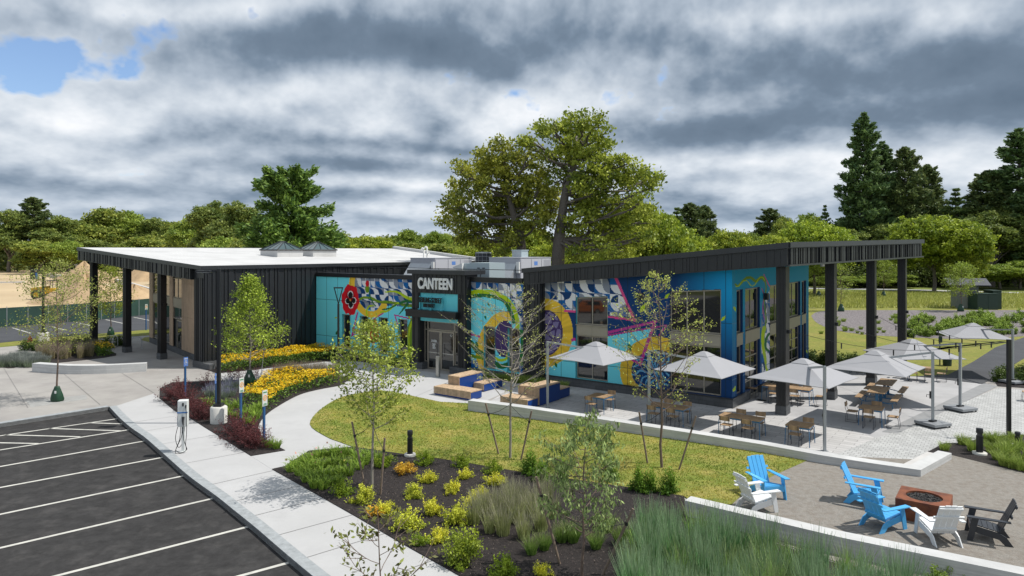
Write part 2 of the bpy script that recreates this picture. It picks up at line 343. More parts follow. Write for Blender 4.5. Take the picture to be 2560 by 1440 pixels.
# planting beds, lawns, gravel
bed1 = px([(399, 996), (437, 1028), (472, 1044), (510, 1068), (628, 1141), (713, 1127)])+smooth(px([(713, 1127), (663, 1099), (646, 1070), (663, 1040), (699, 1014), (748, 988), (795, 975), (850, 965)]), 4)[1:]+px([(878, 947), (846, 940), (700, 947), (560, 953), (520, 953), (430, 957), (400, 972)])
ground('mulch_bed_entry', bed1, -.18, .030, mulch_m)
bed2 = px([(505, 921), (545, 934), (640, 925), (700, 917), (843, 901), (905, 905), (1026, 922)])+[ab(-31, 31), ab(-40.3, 31), ab(-40.6, 22.7)]
ground('mulch_bed_wall', bed2, -.18, .026, mulch_m)
lawn = smooth(px([(953, 977), (921, 980), (852, 995), (800, 1026), (775, 1062), (814, 1092), (851, 1107), (882, 1118)]), 4)+px([(967, 1131), (1132, 1153), (1310, 1183), (1557, 1218), (1709, 1242), (1760, 1275), (1820, 1272), (1870, 1225), (1935, 1190), (2018, 1153), (2060, 1140), (1738, 1080), (1173, 1010), (1100, 1006), (994, 983)])
ground('lawn', lawn, -.18, .034, lawn_m)
bed3 = px([(680, 1174), (711, 1167), (772, 1128), (882, 1118), (967, 1131), (1132, 1153), (1310, 1183), (1557, 1218), (1709, 1242), (1725, 1288), (2050, 1398), (2600, 1560), (2600, 1900), (1250, 1900)])+px([(1250, 1500), (1138, 1435), (1001, 1358), (894, 1295)])
ground('mulch_bed_front', bed3, -.18, .028, mulch_m)
gravel = px([(2060, 1140), (2018, 1153), (1935, 1190), (1870, 1225), (1820, 1262), (1735, 1284), (2050, 1394), (2600, 1552), (2900, 1500), (2900, 1250), (2560, 1184), (2379, 1139), (2361, 1111), (2290, 1150)])
ground('gravel_terrace', gravel, -.18, .022, gravel_m)
pavers = [ab(-10.0, 31.4), ab(-10.0, 30.6), at(1977, 1041), at(2035, 1053), at(2110, 1067), at(2190, 1096), at(2060, 1150), at(2000, 1160), at(1173, 1030), at(1290, 968), at(1240, 955), ab(-21.5, 31.4)]
ground('plank_paving', pavers, -.18, .008, paver_m)
ground('patio_slab', [ab(-10.5, 46.0), ab(-10.5, 31.45), ab(-10.0, 31.4), ab(-10.0, 30.6), at(1977, 1041), at(2035, 1053), at(2110, 1067), at(2190, 1096), at(2240, 1086), at(2470, 962), at(2456, 957), at(2280, 941), at(2230, 940), at(2100, 925), at(2020, 905)], -.18, .006, mat('patio_concrete', (.40, .40, .405), .85, var=.10, vscale=1.0, col2=(.35, .35, .355), c2scale=.4, bump=.1, bscale=90))
setts = px([(2232, 1082), (2494, 970), (2700, 985), (2700, 1110), (2411, 1108), (2361, 1111), (2300, 1160), (2060, 1150), (2190, 1096)])
ground('small_paving', setts, -.18, .012, sett_m)
ground('paving_band', px([(2205, 1080), (2460, 958), (2494, 966), (2245, 1084)]), -.18, .016, band_m)
bed4 = px([(2314, 1134), (2361, 1109), (2411, 1110), (2455, 1094), (2560, 1088), (2900, 1085), (2900, 1250), (2560, 1184), (2379, 1139)])
ground('mulch_bed_terrace', bed4, -.18, .030, mulch_m)
# right side: mown lawn, mulch island, asphalt path, far path
ground('side_lawn', [ab(-10.4, 46.0), at(2020, 905), at(2100, 925), at(2230, 940), at(2280, 941), at(2380, 938), at(2433, 905), at(2489, 869), at(2560, 847), at(2900, 835), at(2900, 765), at(2030, 772), at(1900, 765)], -.18, .020, lawn2_m)
ground('asphalt_path', px([(2290, 941), (2370, 938), (2433, 905), (2489, 869), (2560, 844), (2750, 822), (2750, 850), (2560, 897), (2520, 922), (2484, 947), (2456, 960)]), -.18, .028, asphalt_far)
ground('side_lawn_right', px([(2484, 947), (2520, 922), (2560, 897), (2750, 850), (2900, 850), (2900, 985), (2500, 962)]), -.18, .020, lawn2_m)
ground('mulch_bed_path', px([(2484, 947), (2500, 938), (2560, 915), (2800, 910), (2800, 985), (2494, 966)]), -.18, .024, mulch_m)
ground('outer_lawn', [Vector(p) for p in ((16, -30, 0), (16, 12, 0), (19, 16.5, 0), (31, 25.5, 0), (37, 37, 0), (60, 61, 0), (120, 61, 0), (120, -30, 0))], -.18, .004, lawn2_m)
dirt = mat('grey_mulch', (.13, .115, .12), .95, var=.6, vscale=6, col2=(.21, .19, .19), c2scale=4, bump=.8, bscale=12)
ground('mulch_island', smooth(px([(2028, 790), (2040, 806), (2075, 822), (2150, 836), (2300, 845), (2450, 848), (2600, 838), (2800, 825), (2800, 782), (2560, 776), (2300, 776), (2100, 776), (2045, 780), (2028, 790)]), 3), -.2, .028, dirt)
ground('far_path', px([(2020, 716.5), (2300, 721), (2560, 728), (2800, 731), (2800, 733), (2560, 730.5), (2300, 723.5), (2020, 718.5)]), -.28, -.22, walk_m)
# left side: planting bed, verge, far parking, construction ground
ground('mulch_bed_left', smooth(px([(-60, 905), (20, 921), (60, 914), (170, 905), (290, 889), (262, 876), (235, 872), (140, 875), (60, 893), (-60, 899), (-60, 905)]), 3), -.18, .020, mulch_m)
ground('verge_left', px([(-300, 888), (0, 868), (110, 859), (215, 849), (377, 838), (377, 824), (215, 838), (110, 846), (0, 858), (-300, 876)]), -.18, .024, lawn2_m)
ground('verge_by_wall', px([(352, 850), (377, 856), (377, 843), (362, 844)]), -.18, .028, lawn2_m)
ground('far_parking_asphalt', px([(-400, 890), (0, 857), (110, 845), (215, 837), (420, 822), (420, 780), (377, 783), (232, 800), (0, 817), (-400, 845)]), z_base+.01, .010, asphalt_far)
ground('construction_ground', px([(-700, 850), (0, 812), (232, 796), (377, 782), (600, 770), (800, 690), (600, 653), (-700, 650)], 0.0), z_base, .004, sand_m)
def stripe(name, segs, w, z, grp):
    for (p, q, lab) in segs:
        t = (q-p); t.z = 0; t.normalize(); nn = Vector((-t.y, t.x, 0))*w/2
        mb = MB(); mb.prism([(p-nn)[:2], (q-nn)[:2], (q+nn)[:2], (p+nn)[:2]], z-.02, z+.004)
        tag(mb.build(name, paint_m), kind='structure')
Z = -.15
def ap(x, y): return at(x, y, Z)
seg = []
for (x0, y0, x1, y1) in ((0, 1089.5, 299, 1046), (0, 1125, 331, 1073), (0, 1166.5, 364, 1102), (0, 1219, 412, 1142.5), (0, 1286, 469, 1187.5), (0, 1370, 539, 1244.5), (140, 1440, 629, 1314.5), (600, 1440, 739, 1402)):
    p, q = ap(x0, y0), ap(x1, y1); p = q+(p-q).normalized()*6.2; seg.append((p, q, ''))
for (x0, y0, x1, y1) in ((225, 1057, 314, 1060), (120, 1071, 300, 1077), (10, 1087, 200, 1092), (-90, 1105, 95, 1109)):
    seg.append((ap(x0, y0), ap(x1, y1), ''))
stripe('stall_marking', seg, .11, Z, '')
seg = []
for (x0, y0, x1, y1) in ((31, 819.5, 76, 833), (113, 812, 162, 825), (191, 806, 234, 816), (264, 799, 310, 809), (334, 793, 377, 801.5)):
    seg.append((at(x0, y0, .01), at(x1, y1, .01), ''))
stripe('far_stall_marking', seg, .14, .01, '')
# ------------------------------------------------------------------ the restaurant building
BO = (-30, 31, 0)
bld = thing('restaurant_building', 'long black and turquoise restaurant building with colourful mural walls and tall black columns', 'building', ab(-30, 31), YAW)
rnd = random.Random(5)
zrL = lambda a, b=0: 6.42+.067*(-41.65-a)
ztR = lambda a, b=0: 6.29+.0955*(a+22.15)
zbR = lambda a, b=0: 5.51+.0855*(a+21.17)
wood_m = mat('cedar_panel', (.42, .30, .20), .55, var=.16, vscale=1.5)
def wood_grain(m, dir_rot=0):
    nt = m.node_tree; N = nt.nodes; L = nt.links; bs = N['Principled BSDF']; src = bs.inputs['Base Color'].links[0].from_socket
    tc = N.new('ShaderNodeTexCoord'); mp = N.new('ShaderNodeMapping'); L.new(tc.outputs['Object'], mp.inputs[0]); mp.inputs['Scale'].default_value = (9, 9, .4)
    n = N.new('ShaderNodeTexNoise'); L.new(mp.outputs[0], n.inputs[0]); n.inputs['Scale'].default_value = 1.2; n.inputs['Detail'].default_value = 6
    mr = N.new('ShaderNodeMapRange'); L.new(n.outputs['Fac'], mr.inputs[0]); mr.inputs[1].default_value = .3; mr.inputs[2].default_value = .7; mr.inputs[3].default_value = .72; mr.inputs[4].default_value = 1.2
    mx = N.new('ShaderNodeVectorMath'); mx.operation = 'SCALE'; L.new(src, mx.inputs[0]); L.new(mr.outputs[0], mx.inputs['Scale']); L.new(mx.outputs[0], bs.inputs['Base Color'])
wood_grain(wood_m)
def ribs(mb, frame, u0, u1, zlo, zhi, seed, dmin=.035, dmax=.06, wide=1.0):
    """vertical standing ribs of irregular width on a wall; frame(u, d) -> (a, b)"""
    r = random.Random(seed); u = u0+.05
    while u < u1-.1:
        w = r.choice((.05, .07, .07, .12, .22))*wide; d = r.uniform(dmin, dmax)
        e = min(u+w, u1-.02)
        pts = []
        for z in (zlo, zhi):
            for (uu, dd) in ((u, .001), (e, .001), (e, d), (u, d)):
                a, b = frame(uu, dd); pts.append((a, b, z(a, b) if callable(z) else z))
        mb.hexa([Vector(p) for p in pts]); u = e+r.choice((.05, .06, .10, .14, .30))*wide
# left wing ------------------------------------------------
W0, W1 = Vector((-41.7, 23.4, 0)), Vector((-55.7, 26.6, 0)); WD = (W1-W0).normalized(); WN = Vector((-.223, -.975, 0)); WN = Vector((WD.y, -WD.x, 0)); WN = WN if WN.y < 0 else -WN
footL = [(-40.5, 22.6), (-41.65, 22.6), (-41.65, 23.44), (W1.x, W1.y+.05), (-56.6, 55.0), (-40.5, 49.0)]
mb = MB(BO); mb.prism(footL, .42, lambda a, b: zrL(a)-.06)
ribs(mb, lambda u, d: (-40.5+d, u), 22.6, 48.9, .44, lambda a, b: zrL(-40.5)-.2, 1, wide=1.5)
ribs(mb, lambda u, d: (u, 22.6-d), -41.6, -40.5, .44, lambda a, b: 5.6, 2, wide=1.0)
mb.build('black_cladding', cladding_m, bld)
mb = MB(BO); mb.prism([(-40.44, 22.54), (-41.71, 22.54), (-41.71, 23.36), (W1.x-.05, W1.y-.03), (-56.5, 54.9), (-40.44, 49)], -.05, .42)
mb.box(-40.4, -39.7, 22.52, 22.9, -.05, .34); mb.build('plinth', cmu_m, bld)
mb = MB(BO)
mb.prism([(-41.655, 22.4), (-58.3, 22.4), (-58.3, 55.4), (-56.7, 54.95), (W1.x-.1, W1.y-.05), (-41.655, 23.4)], lambda a, b: zrL(a)-.93, lambda a, b: zrL(a)-.06)
ribs(mb, lambda u, d: (u, 22.4-d), -58.28, -41.66, lambda a, b: zrL(a)-.90, lambda a, b: zrL(a)-.24, 3, wide=1.3)
mb.build('fascia', cladding_m, bld)
mb = MB(BO)
for (x0, x1, y0, y1) in ((-58.36, -40.36, 22.32, 22.39), (-40.43, -40.36, 22.4, 49.2), (-58.36, -58.31, 22.4, 55.4)):
    mb.prism([(x0, y0), (x1, y0), (x1, y1), (x0, y1)], lambda a, b: zrL(a)-.21, lambda a, b: zrL(a)+.035)
mb.build('roof_edge', cap_m, bld)
mb = MB(BO); mb.prism([(-58.3, 22.4), (-40.44, 22.4), (-40.44, 49.2), (-58.3, 55.4)], lambda a, b: zrL(a)-.05, lambda a, b: zrL(a)+.02)
mb.prism([(-40.4, 49.2), (-58.3, 55.4), (-58.3, 55.9), (-40.4, 49.7)], lambda a, b: zrL(a)-.3, lambda a, b: zrL(a)+.30)
mb.build('roof', white_roof, bld)
# wood end wall
def wv(t, d, z): p = W0+WD*t+WN*d; return Vector((p.x, p.y, z))
def wbox(mb, t0, t1, d0, d1, z0, z1, mi=0):
    mb.hexa([wv(t0, d0, z0), wv(t1, d0, z0), wv(t1, d1, z0), wv(t0, d1, z0), wv(t0, d0, z1), wv(t1, d0, z1), wv(t1, d1, z1), wv(t0, d1, z1)], mi)
mb = MB(BO)
tl = [(0.05, 5.2), (7.55, 10.4), (10.4, 12.6)]
LW = (W1-W0).length
def tcol(x):
    k = (x-1280)/F_PX; p = ab(W0.x, W0.y); q = ab(W1.x, W1.y); d = q-p; return (k*p.y-p.x)/(d.x-k*d.y)*LW
tA0, tA1 = tcol(426), tcol(384); tB0, tB1 = tcol(456.5), tcol(434.5)
for (t0, t1) in ((.04, tB0), (tB1, tA0), (tA1, LW-.05)):
    n = max(1, int((t1-t0)/1.4)); w = (t1-t0)/n
    for i in range(n):
        for (z0, z1) in ((.44, 2.75), (2.762, 5.05), (5.062, 5.5)):
            wbox(mb, t0+i*w+.006, t0+(i+1)*w-.006, .02, .07, z0, min(z1, 5.5))
    wbox(mb, t0, t1, .02, .07, 5.51, 5.9+(t0*.05))
    mb.build('wood_panelling', wood_m, bld); mb = MB(BO)
def wall_window(pos, u0, u1, z0, z1, nm=1, parent=None, z1b=None, hz=(), fw=.055, name='window', d0=.10, sub=True):
    """pos(u, d, z) -> point; d = depth behind the wall face"""
    z1b = z1 if z1b is None else z1b
    top = lambda u: z1+(z1b-z1)*(u-u0)/(u1-u0)
    mb = MB(BO)
    def bar(a0, a1, za, zb, za2=None, zb2=None):
        za2 = za if za2 is None else za2; zb2 = zb if zb2 is None else zb2
        mb.hexa([pos(a0, d0, za), pos(a1, d0, za2), pos(a1, d0+.07, za2), pos(a0, d0+.07, za), pos(a0, d0, zb), pos(a1, d0, zb2), pos(a1, d0+.07, zb2), pos(a0, d0+.07, zb)])
    bar(u0, u0+fw, z0, top(u0), z0, top(u0+fw)); bar(u1-fw, u1, z0, top(u1-fw), z0, top(u1))
    bar(u0+fw, u1-fw, z0, z0+fw); bar(u0+fw, u1-fw, top(u0+fw)-fw, top(u0+fw), top(u1-fw)-fw, top(u1-fw))
    for i in range(1, nm+1):
        c = u0+(u1-u0)*i/(nm+1); bar(c-fw/2, c+fw/2, z0+fw, top(c-fw/2)-fw, z0+fw, top(c+fw/2)-fw)
    for h in hz: bar(u0+fw, u1-fw, h-fw/2, h+fw/2)
    f = mb.build(name, alum, parent)
    g = MB(BO); g.hexa([pos(u0+.01, d0+.03, z0+.01), pos(u1-.01, d0+.03, z0+.01), pos(u1-.01, d0+.05, z0+.01), pos(u0+.01, d0+.05, z0+.01),
                        pos(u0+.01, d0+.03, top(u0)-.01), pos(u1-.01, d0+.03, top(u1)-.01), pos(u1-.01, d0+.05, top(u1)-.01), pos(u0+.01, d0+.05, top(u0)-.01)])
    p = g.build('pane', glass_m, f)
    return f
wpos = lambda u, d, z: wv(u, .0-d+.12, z)
wall_window(wpos, tA0, tA1, 3.95, 5.75, 1, bld); wall_window(wpos, tA0, tA1, .5, 3.3, 1, bld)
wall_window(wpos, tB0, tB1, 3.95, 5.35, 1, bld); wall_window(wpos, tB0, tB1, 2.45, 3.3, 0, bld)
dr = wall_window(wpos, tB0, tB0+(tB1-tB0)*.62, .03, 2.4, 0, bld, name='door', fw=.09)
mb = MB(BO); p0 = tB0+.2; wbox(mb, p0, p0+.03, .03, .09, .85, 1.35); mb.build('handle', steel_m, dr)
mb = MB(BO); wbox(mb, tA0, tA1, .005, .05, 3.32, 3.93); wbox(mb, tB0, tB1, .005, .05, 3.32, 3.93); mb.build('spandrel', spandrel_m, bld)
# columns
def column(a, b, wa, wb, top, plinth=.41):
    mb = MB(BO); mb.box(a-wa, a, b, b+wb, plinth, top); c = .10
    for u in (a-wa*.62, a-wa*.30): mb.box(u-.012, u+.012, b-.022, b-.002, plinth+.01, top-.005)
    mb.box(a-wa-.012, a+.012, b-.012, b+wb+.012, plinth+.002, plinth+.05)
    o = mb.build('column', black_metal, bld)
    mb = MB(BO); mb.box(a-wa-.03, a+.03, b-.03, b+wb+.03, -.02, plinth); mb.build('column_plinth', cmu_m, o)
    mb = MB(BO); mb.box(a-wa*.6, a-wa*.3, b+wb+.0, b+wb+.12, 3.6, 3.75); mb.box(a+.001, a+.12, b+wb*.3, b+wb*.6, 3.62, 3.78); mb.build('floodlight', black_metal, o)
for (a, b) in ((-8.26, 31.5), (-7.22, 36.2), (-6.22, 41.3), (-5.3, 45.9)): column(a, b, .42, .62, zbR(a-.3)-.005)
for (a, b) in ((-46.2, 22.75), (-51.35, 22.8), (-57.3, 23.0)): column(a, b, .44, .42, zrL(a)-.935)
# right wing ------------------------------------------------
polyR = [(-22.2, 31.0), (-8.08, 31.0), (-4.72, 48.2), (-22.2, 48.2)]
mb = MB(BO); mb.prism(polyR, zbR, lambda a, b: ztR(a)-.05)
ribs(mb, lambda u, d: (u, 31.0-d), -22.1, -8.1, lambda a, b: zbR(a)+.05, lambda a, b: ztR(a)-.26, 5, wide=1.2, dmin=.015, dmax=.03)
ue = Vector((-4.72+8.08, 17.2, 0)); ul = ue.length; ue.normalize(); un = Vector((ue.y, -ue.x, 0))
ribs(mb, lambda u, d: (-8.08+ue.x*u+un.x*d, 31.0+ue.y*u+un.y*d), .15, ul-.1, lambda a, b: zbR(a)+.07, lambda a, b: ztR(a)-.24, 6, wide=1.0, dmin=.05, dmax=.09)
mb.build('fascia', cladding_m, bld)
mb = MB(BO)
def strip(p, q, out, zf0, zf1):
    p, q = Vector((*p, 0)), Vector((*q, 0)); t = (q-p).normalized(); n = Vector((t.y, -t.x, 0))*out
    mb.prism([p[:2], q[:2], (q+n)[:2], (p+n)[:2]], zf0, zf1)
strip((-22.25, 30.998), (-8.0, 30.998), .10, lambda a, b: ztR(a)-.22, lambda a, b: ztR(a)+.03)
strip((-8.03, 31.0), (-4.67, 48.2), .11, lambda a, b: ztR(a)-.21, lambda a, b: ztR(a)+.03)
strip((-8.05, 31.0), (-4.69, 48.2), .10, lambda a, b: zbR(a)-.02, lambda a, b: zbR(a)+.06)
mb.build('roof_edge', cap_m, bld)
mb = MB(BO); mb.prism([(-22.15, 31.0), (-8.1, 31.0), (-4.75, 48.1), (-22.15, 48.1)], lambda a, b: ztR(a)-.045, lambda a, b: ztR(a)-.01); mb.build('roof', mat('dark_roof', (.05, .05, .052), .8, var=.2), bld)
mb = MB(BO); mb.prism([(-22.15, 31.75), (-10.95, 31.75), (-10.95, 45.9), (-22.15, 45.9)], .42, lambda a, b: zbR(a)-.004)
mb.prism([(-22.2, 31.0), (-21.08, 31.0), (-21.08, 31.9), (-22.2, 31.9)], .0, lambda a, b: zbR(a)-.004)
ribs(mb, lambda u, d: (u, 31.0-d), -22.2, -21.1, .02, lambda a, b: zbR(a)-.02, 8)
ribs(mb, lambda u, d: (-21.08+d*.8, u), 31.0, 31.48, .02, lambda a, b: 5.4, 9)
mb.build('black_cladding', cladding_m, bld)
mb = MB(BO); mb.prism([(-21.05, 31.44), (-10.59, 31.44), (-10.59, 34.0), (-13, 34.0), (-13, 33), (-21.05, 33)], -.02, .40)
mb.box(-12, -10.59, 35.9, 37.3, -.02, .40)
mb.box(-13, -10.62, 38.9, 45.95, -.02, .40)
mb.build('plinth', cmu_m, bld)
mb = MB(BO); mb.prism([(-21.05, 31.42), (-10.57, 31.42), (-10.57, 33.4), (-10.75, 33.4), (-10.75, 31.6), (-21.05, 31.6)], .402, .455); mb.build('plinth_cap', cap_m, bld)
# link ------------------------------------------------------
mb = MB(BO); mb.box(-40.45, -30.0, 31.28, 45, 0, 5.2); mb.box(-26.4, -22.0, 31.28, 45, 0, 5.2); mb.box(-30.0, -26.4, 31.6, 45, 0, 5.2)
mb.build('black_cladding', cladding_m, bld)
mb = MB(BO); mb.box(-40.44, -30.40, 30.93, 31.3, 5.47, 5.75); mb.box(-25.98, -22.21, 30.93, 31.3, 5.47, 5.75); mb.box(-40.44, -22.21, 31.32, 31.5, 5.2, 5.72); mb.build('parapet', black_metal, bld)
mb = MB(BO); mb.box(-40.42, -30.42, 30.97, 31.3, -.02, .40); mb.build('plinth', cmu_m, bld); mb = MB(BO); mb.box(-25.95, -22.22, 30.97, 31.3, -.02, .40); mb.build('plinth', cmu_m, bld)
# portal
mb = MB(BO)
mb.box(-30.38, -29.74, 30.5, 31.6, .41, 5.87); mb.box(-26.60, -26.0, 30.5, 31.6, .41, 5.87); mb.box(-29.74, -26.60, 30.5, 31.0, 4.72, 5.87); mb.box(-29.74, -26.6, 31.0, 31.6, 2.95, 5.87)
ribs(mb, lambda u, d: (u, 30.5-d), -30.36, -26.0, 4.74, 5.85, 11, dmin=.015, dmax=.03); ribs(mb, lambda u, d: (u, 30.5-d), -30.36, -29.76, .42, 4.73, 12); ribs(mb, lambda u, d: (u, 30.5-d), -26.58, -26.0, .42, 4.73, 13)
ribs(mb, lambda u, d: (-26.0+d, u), 30.5, 30.98, .42, 5.86, 14)
mb.build('portal_cladding', cladding_m, bld)
mb = MB(BO); mb.box(-30.56, -25.86, 30.26, 32.2, 5.88, 6.13); mb.build('portal_cap', cap_m, bld)
mb = MB(BO); mb.box(-30.42, -29.44, 30.46, 31.0, -.02, .405); mb.build('plinth', cmu_m, bld); mb = MB(BO); mb.box(-27.22, -25.96, 30.46, 31.0, -.02, .405); mb.build('plinth', cmu_m, bld)
turq_m = mat('turquoise_panel', (.10, .52, .60), .45, var=.05)
mb = MB(BO)
for i in range(3):
    for (z0, z1) in ((2.99, 3.26), (3.68, 4.71)): mb.box(-29.73+i*1.045, -29.73+i*1.045+1.035, 30.60, 30.99, z0, z1)
mb.build('turquoise_panel', mat('turquoise_panel_light', (.12, .62, .72), .45, var=.05), bld)
mb = MB(BO); mb.box(-30.55, -26.45, 30.12, 30.84, 3.25, 3.66); mb.box(-30.58, -26.42, 30.09, 30.84, 3.55, 3.69); mb.build('awning', black_metal, bld)
# storefront
sp = lambda u, d, z: Vector((u, 30.86+d, z))
df = wall_window(sp, -29.44, -27.24, 2.42, 2.95, 0, bld)
wall_window(sp, -29.73, -29.45, .42, 2.95, 0, bld, hz=(2.42,)); wall_window(sp, -27.23, -26.61, .42, 2.95, 0, bld, hz=(2.42,))
for i, (u0, u1) in enumerate(((-29.43, -28.35), (-28.33, -27.25))):
    d = wall_window(sp, u0, u1, .02, 2.40, 0, bld, name='door', fw=.085, d0=.06)
    mb = MB(BO); hx = u1-.2 if i == 0 else u0+.2
    mb.tube([(hx, 30.86, .85), (hx, 30.84, .9), (hx, 30.84, 1.55), (hx, 30.86, 1.6)], .018, 6); mb.build('handle', black_metal, d)
    mb = MB(BO); mb.box(u0+.09, u1-.09, 30.94, 30.952, 1.0, 1.06); mb.build('push_rail', steel_m, d)
def text_mesh(name, body, size, m, parent, loc, depth=.03, bold=.0, sx=1.0, sy=1.0, rz=YAW, space=1.0, local=None, align='LEFT'):
    cu = bpy.data.curves.new(name, 'FONT'); cu.body = body; cu.size = size; cu.extrude = depth; cu.offset = bold; cu.space_character = space; cu.align_x = align
    o = bpy.data.objects.new(name+'_curve', cu); col.objects.link(o)
    me = bpy.data.meshes.new_from_object(o.evaluated_get(bpy.context.evaluated_depsgraph_get())); bpy.data.objects.remove(o)
    me.name = name
    M_ = Matrix.Translation(Vector(loc)) @ Matrix.Rotation(R(90), 4, 'X') @ Matrix.Diagonal((sx, sy, 1, 1))
    me.transform(M_); me.materials.clear(); me.materials.append(m)
    return link(name, me, parent)
def text_fit(name, body, m, parent, u0, u1, z0, z1, bpl, depth=.03, bold=.02, off=BO):
    cu = bpy.data.curves.new(name, 'FONT'); cu.body = body; cu.size = 1; cu.extrude = depth; cu.offset = bold; cu.space_character = 1.02
    o = bpy.data.objects.new('tmp_curve', cu); col.objects.link(o)
    me = bpy.data.meshes.new_from_object(o.evaluated_get(bpy.context.evaluated_depsgraph_get())); bpy.data.objects.remove(o); me.name = name
    xs = [v.co.x for v in me.vertices]; ys = [v.co.y for v in me.vertices]
    sx = (u1-u0)/(max(xs)-min(xs)); sy = (z1-z0)/(max(ys)-min(ys)); mx, my = min(xs), min(ys)
    for v in me.vertices: v.co = Vector((u0+(v.co.x-mx)*sx-off[0], bpl-v.co.z-off[1], z0+(v.co.y-my)*sy-off[2]))
    me.flip_normals() if False else None
    me.materials.clear(); me.materials.append(m)
    return link(name, me, parent)
text_fit('canteen_lettering', 'CANTEEN', text_white, bld, -29.74, -26.92, 4.96, 5.66, 30.40, .05, .035)
text_fit('street_lettering', 'STERLING STREET', black_metal, bld, -29.75, -27.75, 4.14, 4.46, 30.36, .03, .015)
text_fit('brewery_lettering', 'BREWERY', black_metal, bld, -29.25, -28.3, 3.86, 4.08, 30.36, .03, .015)
mb = MB(BO)
for u in (-29.66, -28.72, -27.80): mb.box(u-.035, u+.035, 30.44, 30.50, 3.69, 4.5); mb.box(u-.12, u+.04, 30.40, 30.6, 3.69, 3.73)
mb.box(-29.66, -27.8, 30.48, 30.51, 4.12, 4.16); mb.build('sign_bracket', turq_m, bld)
text_fit('door_lettering', 'CANTEEN', text_white, bld, -29.12, -28.66, 1.68, 1.82, 30.915, .004, .02)
mb = MB(BO)
for i in range(5): mb.box(-29.02+.04*(i % 2), -28.74-.03*(i % 3), 30.91, 30.918, 1.55-i*.065, 1.585-i*.065)
mb.build('opening_hours', text_white, bld)
text_fit('door_number', 'C1', text_white, bld, -27.55, -27.40, 2.12, 2.24, 30.915, .004, .01)
# ------------------------------------------------------------------ painted murals
mural_m = mat('mural_paint', (.5, .5, .5), .6, attr=True, spec=.2)
T = (.17, .72, .82); NAVY = (.005, .045, .155); BLUE = (.008, .12, .37); BBLUE = (.006, .30, .60); WH = (.74, .75, .76); GR = (.24, .27, .33)
YE = (.83, .54, .045); PK = (.70, .075, .25); MG = (.50, .045, .27); PU = (.06, .035, .13); LI = (.44, .60, .015); OL = (.17, .30, .018); DG = (.02, .15, .04); RE = (.62, .010, .02); BK = (.008, .008, .010); LB = (.13, .38, .60)
def inpoly(U, Z, poly):
    ins = np.zeros(U.shape, bool); n = len(poly)
    for i in range(n):
        x0, y0 = poly[i]; x1, y1 = poly[(i+1) % n]
        c = ((y0 > Z) != (y1 > Z)); t = (x1-x0)*(Z-y0)/((y1-y0) if abs(y1-y0) > 1e-9 else 1e-9)+x0
        ins ^= (c & (U < t))
    return ins
def instroke(U, Z, pts, w):
    ins = np.zeros(U.shape, bool)
    for i in range(len(pts)-1):
        x0, y0 = pts[i]; x1, y1 = pts[i+1]; dx, dy = x1-x0, y1-y0; l2 = dx*dx+dy*dy+1e-9
        t = np.clip(((U-x0)*dx+(Z-y0)*dy)/l2, 0, 1); wi = w if not isinstance(w, tuple) else w[0]+(w[1]-w[0])*(i+t)/(len(pts)-1)
        ins |= ((U-x0-t*dx)**2+(Z-y0-t*dy)**2) < (wi/2)**2
    return ins
def curve(pts, n=6): return [tuple(p)[:2] for p in smooth([Vector((x, y, 0)) for x, y in pts], n)]
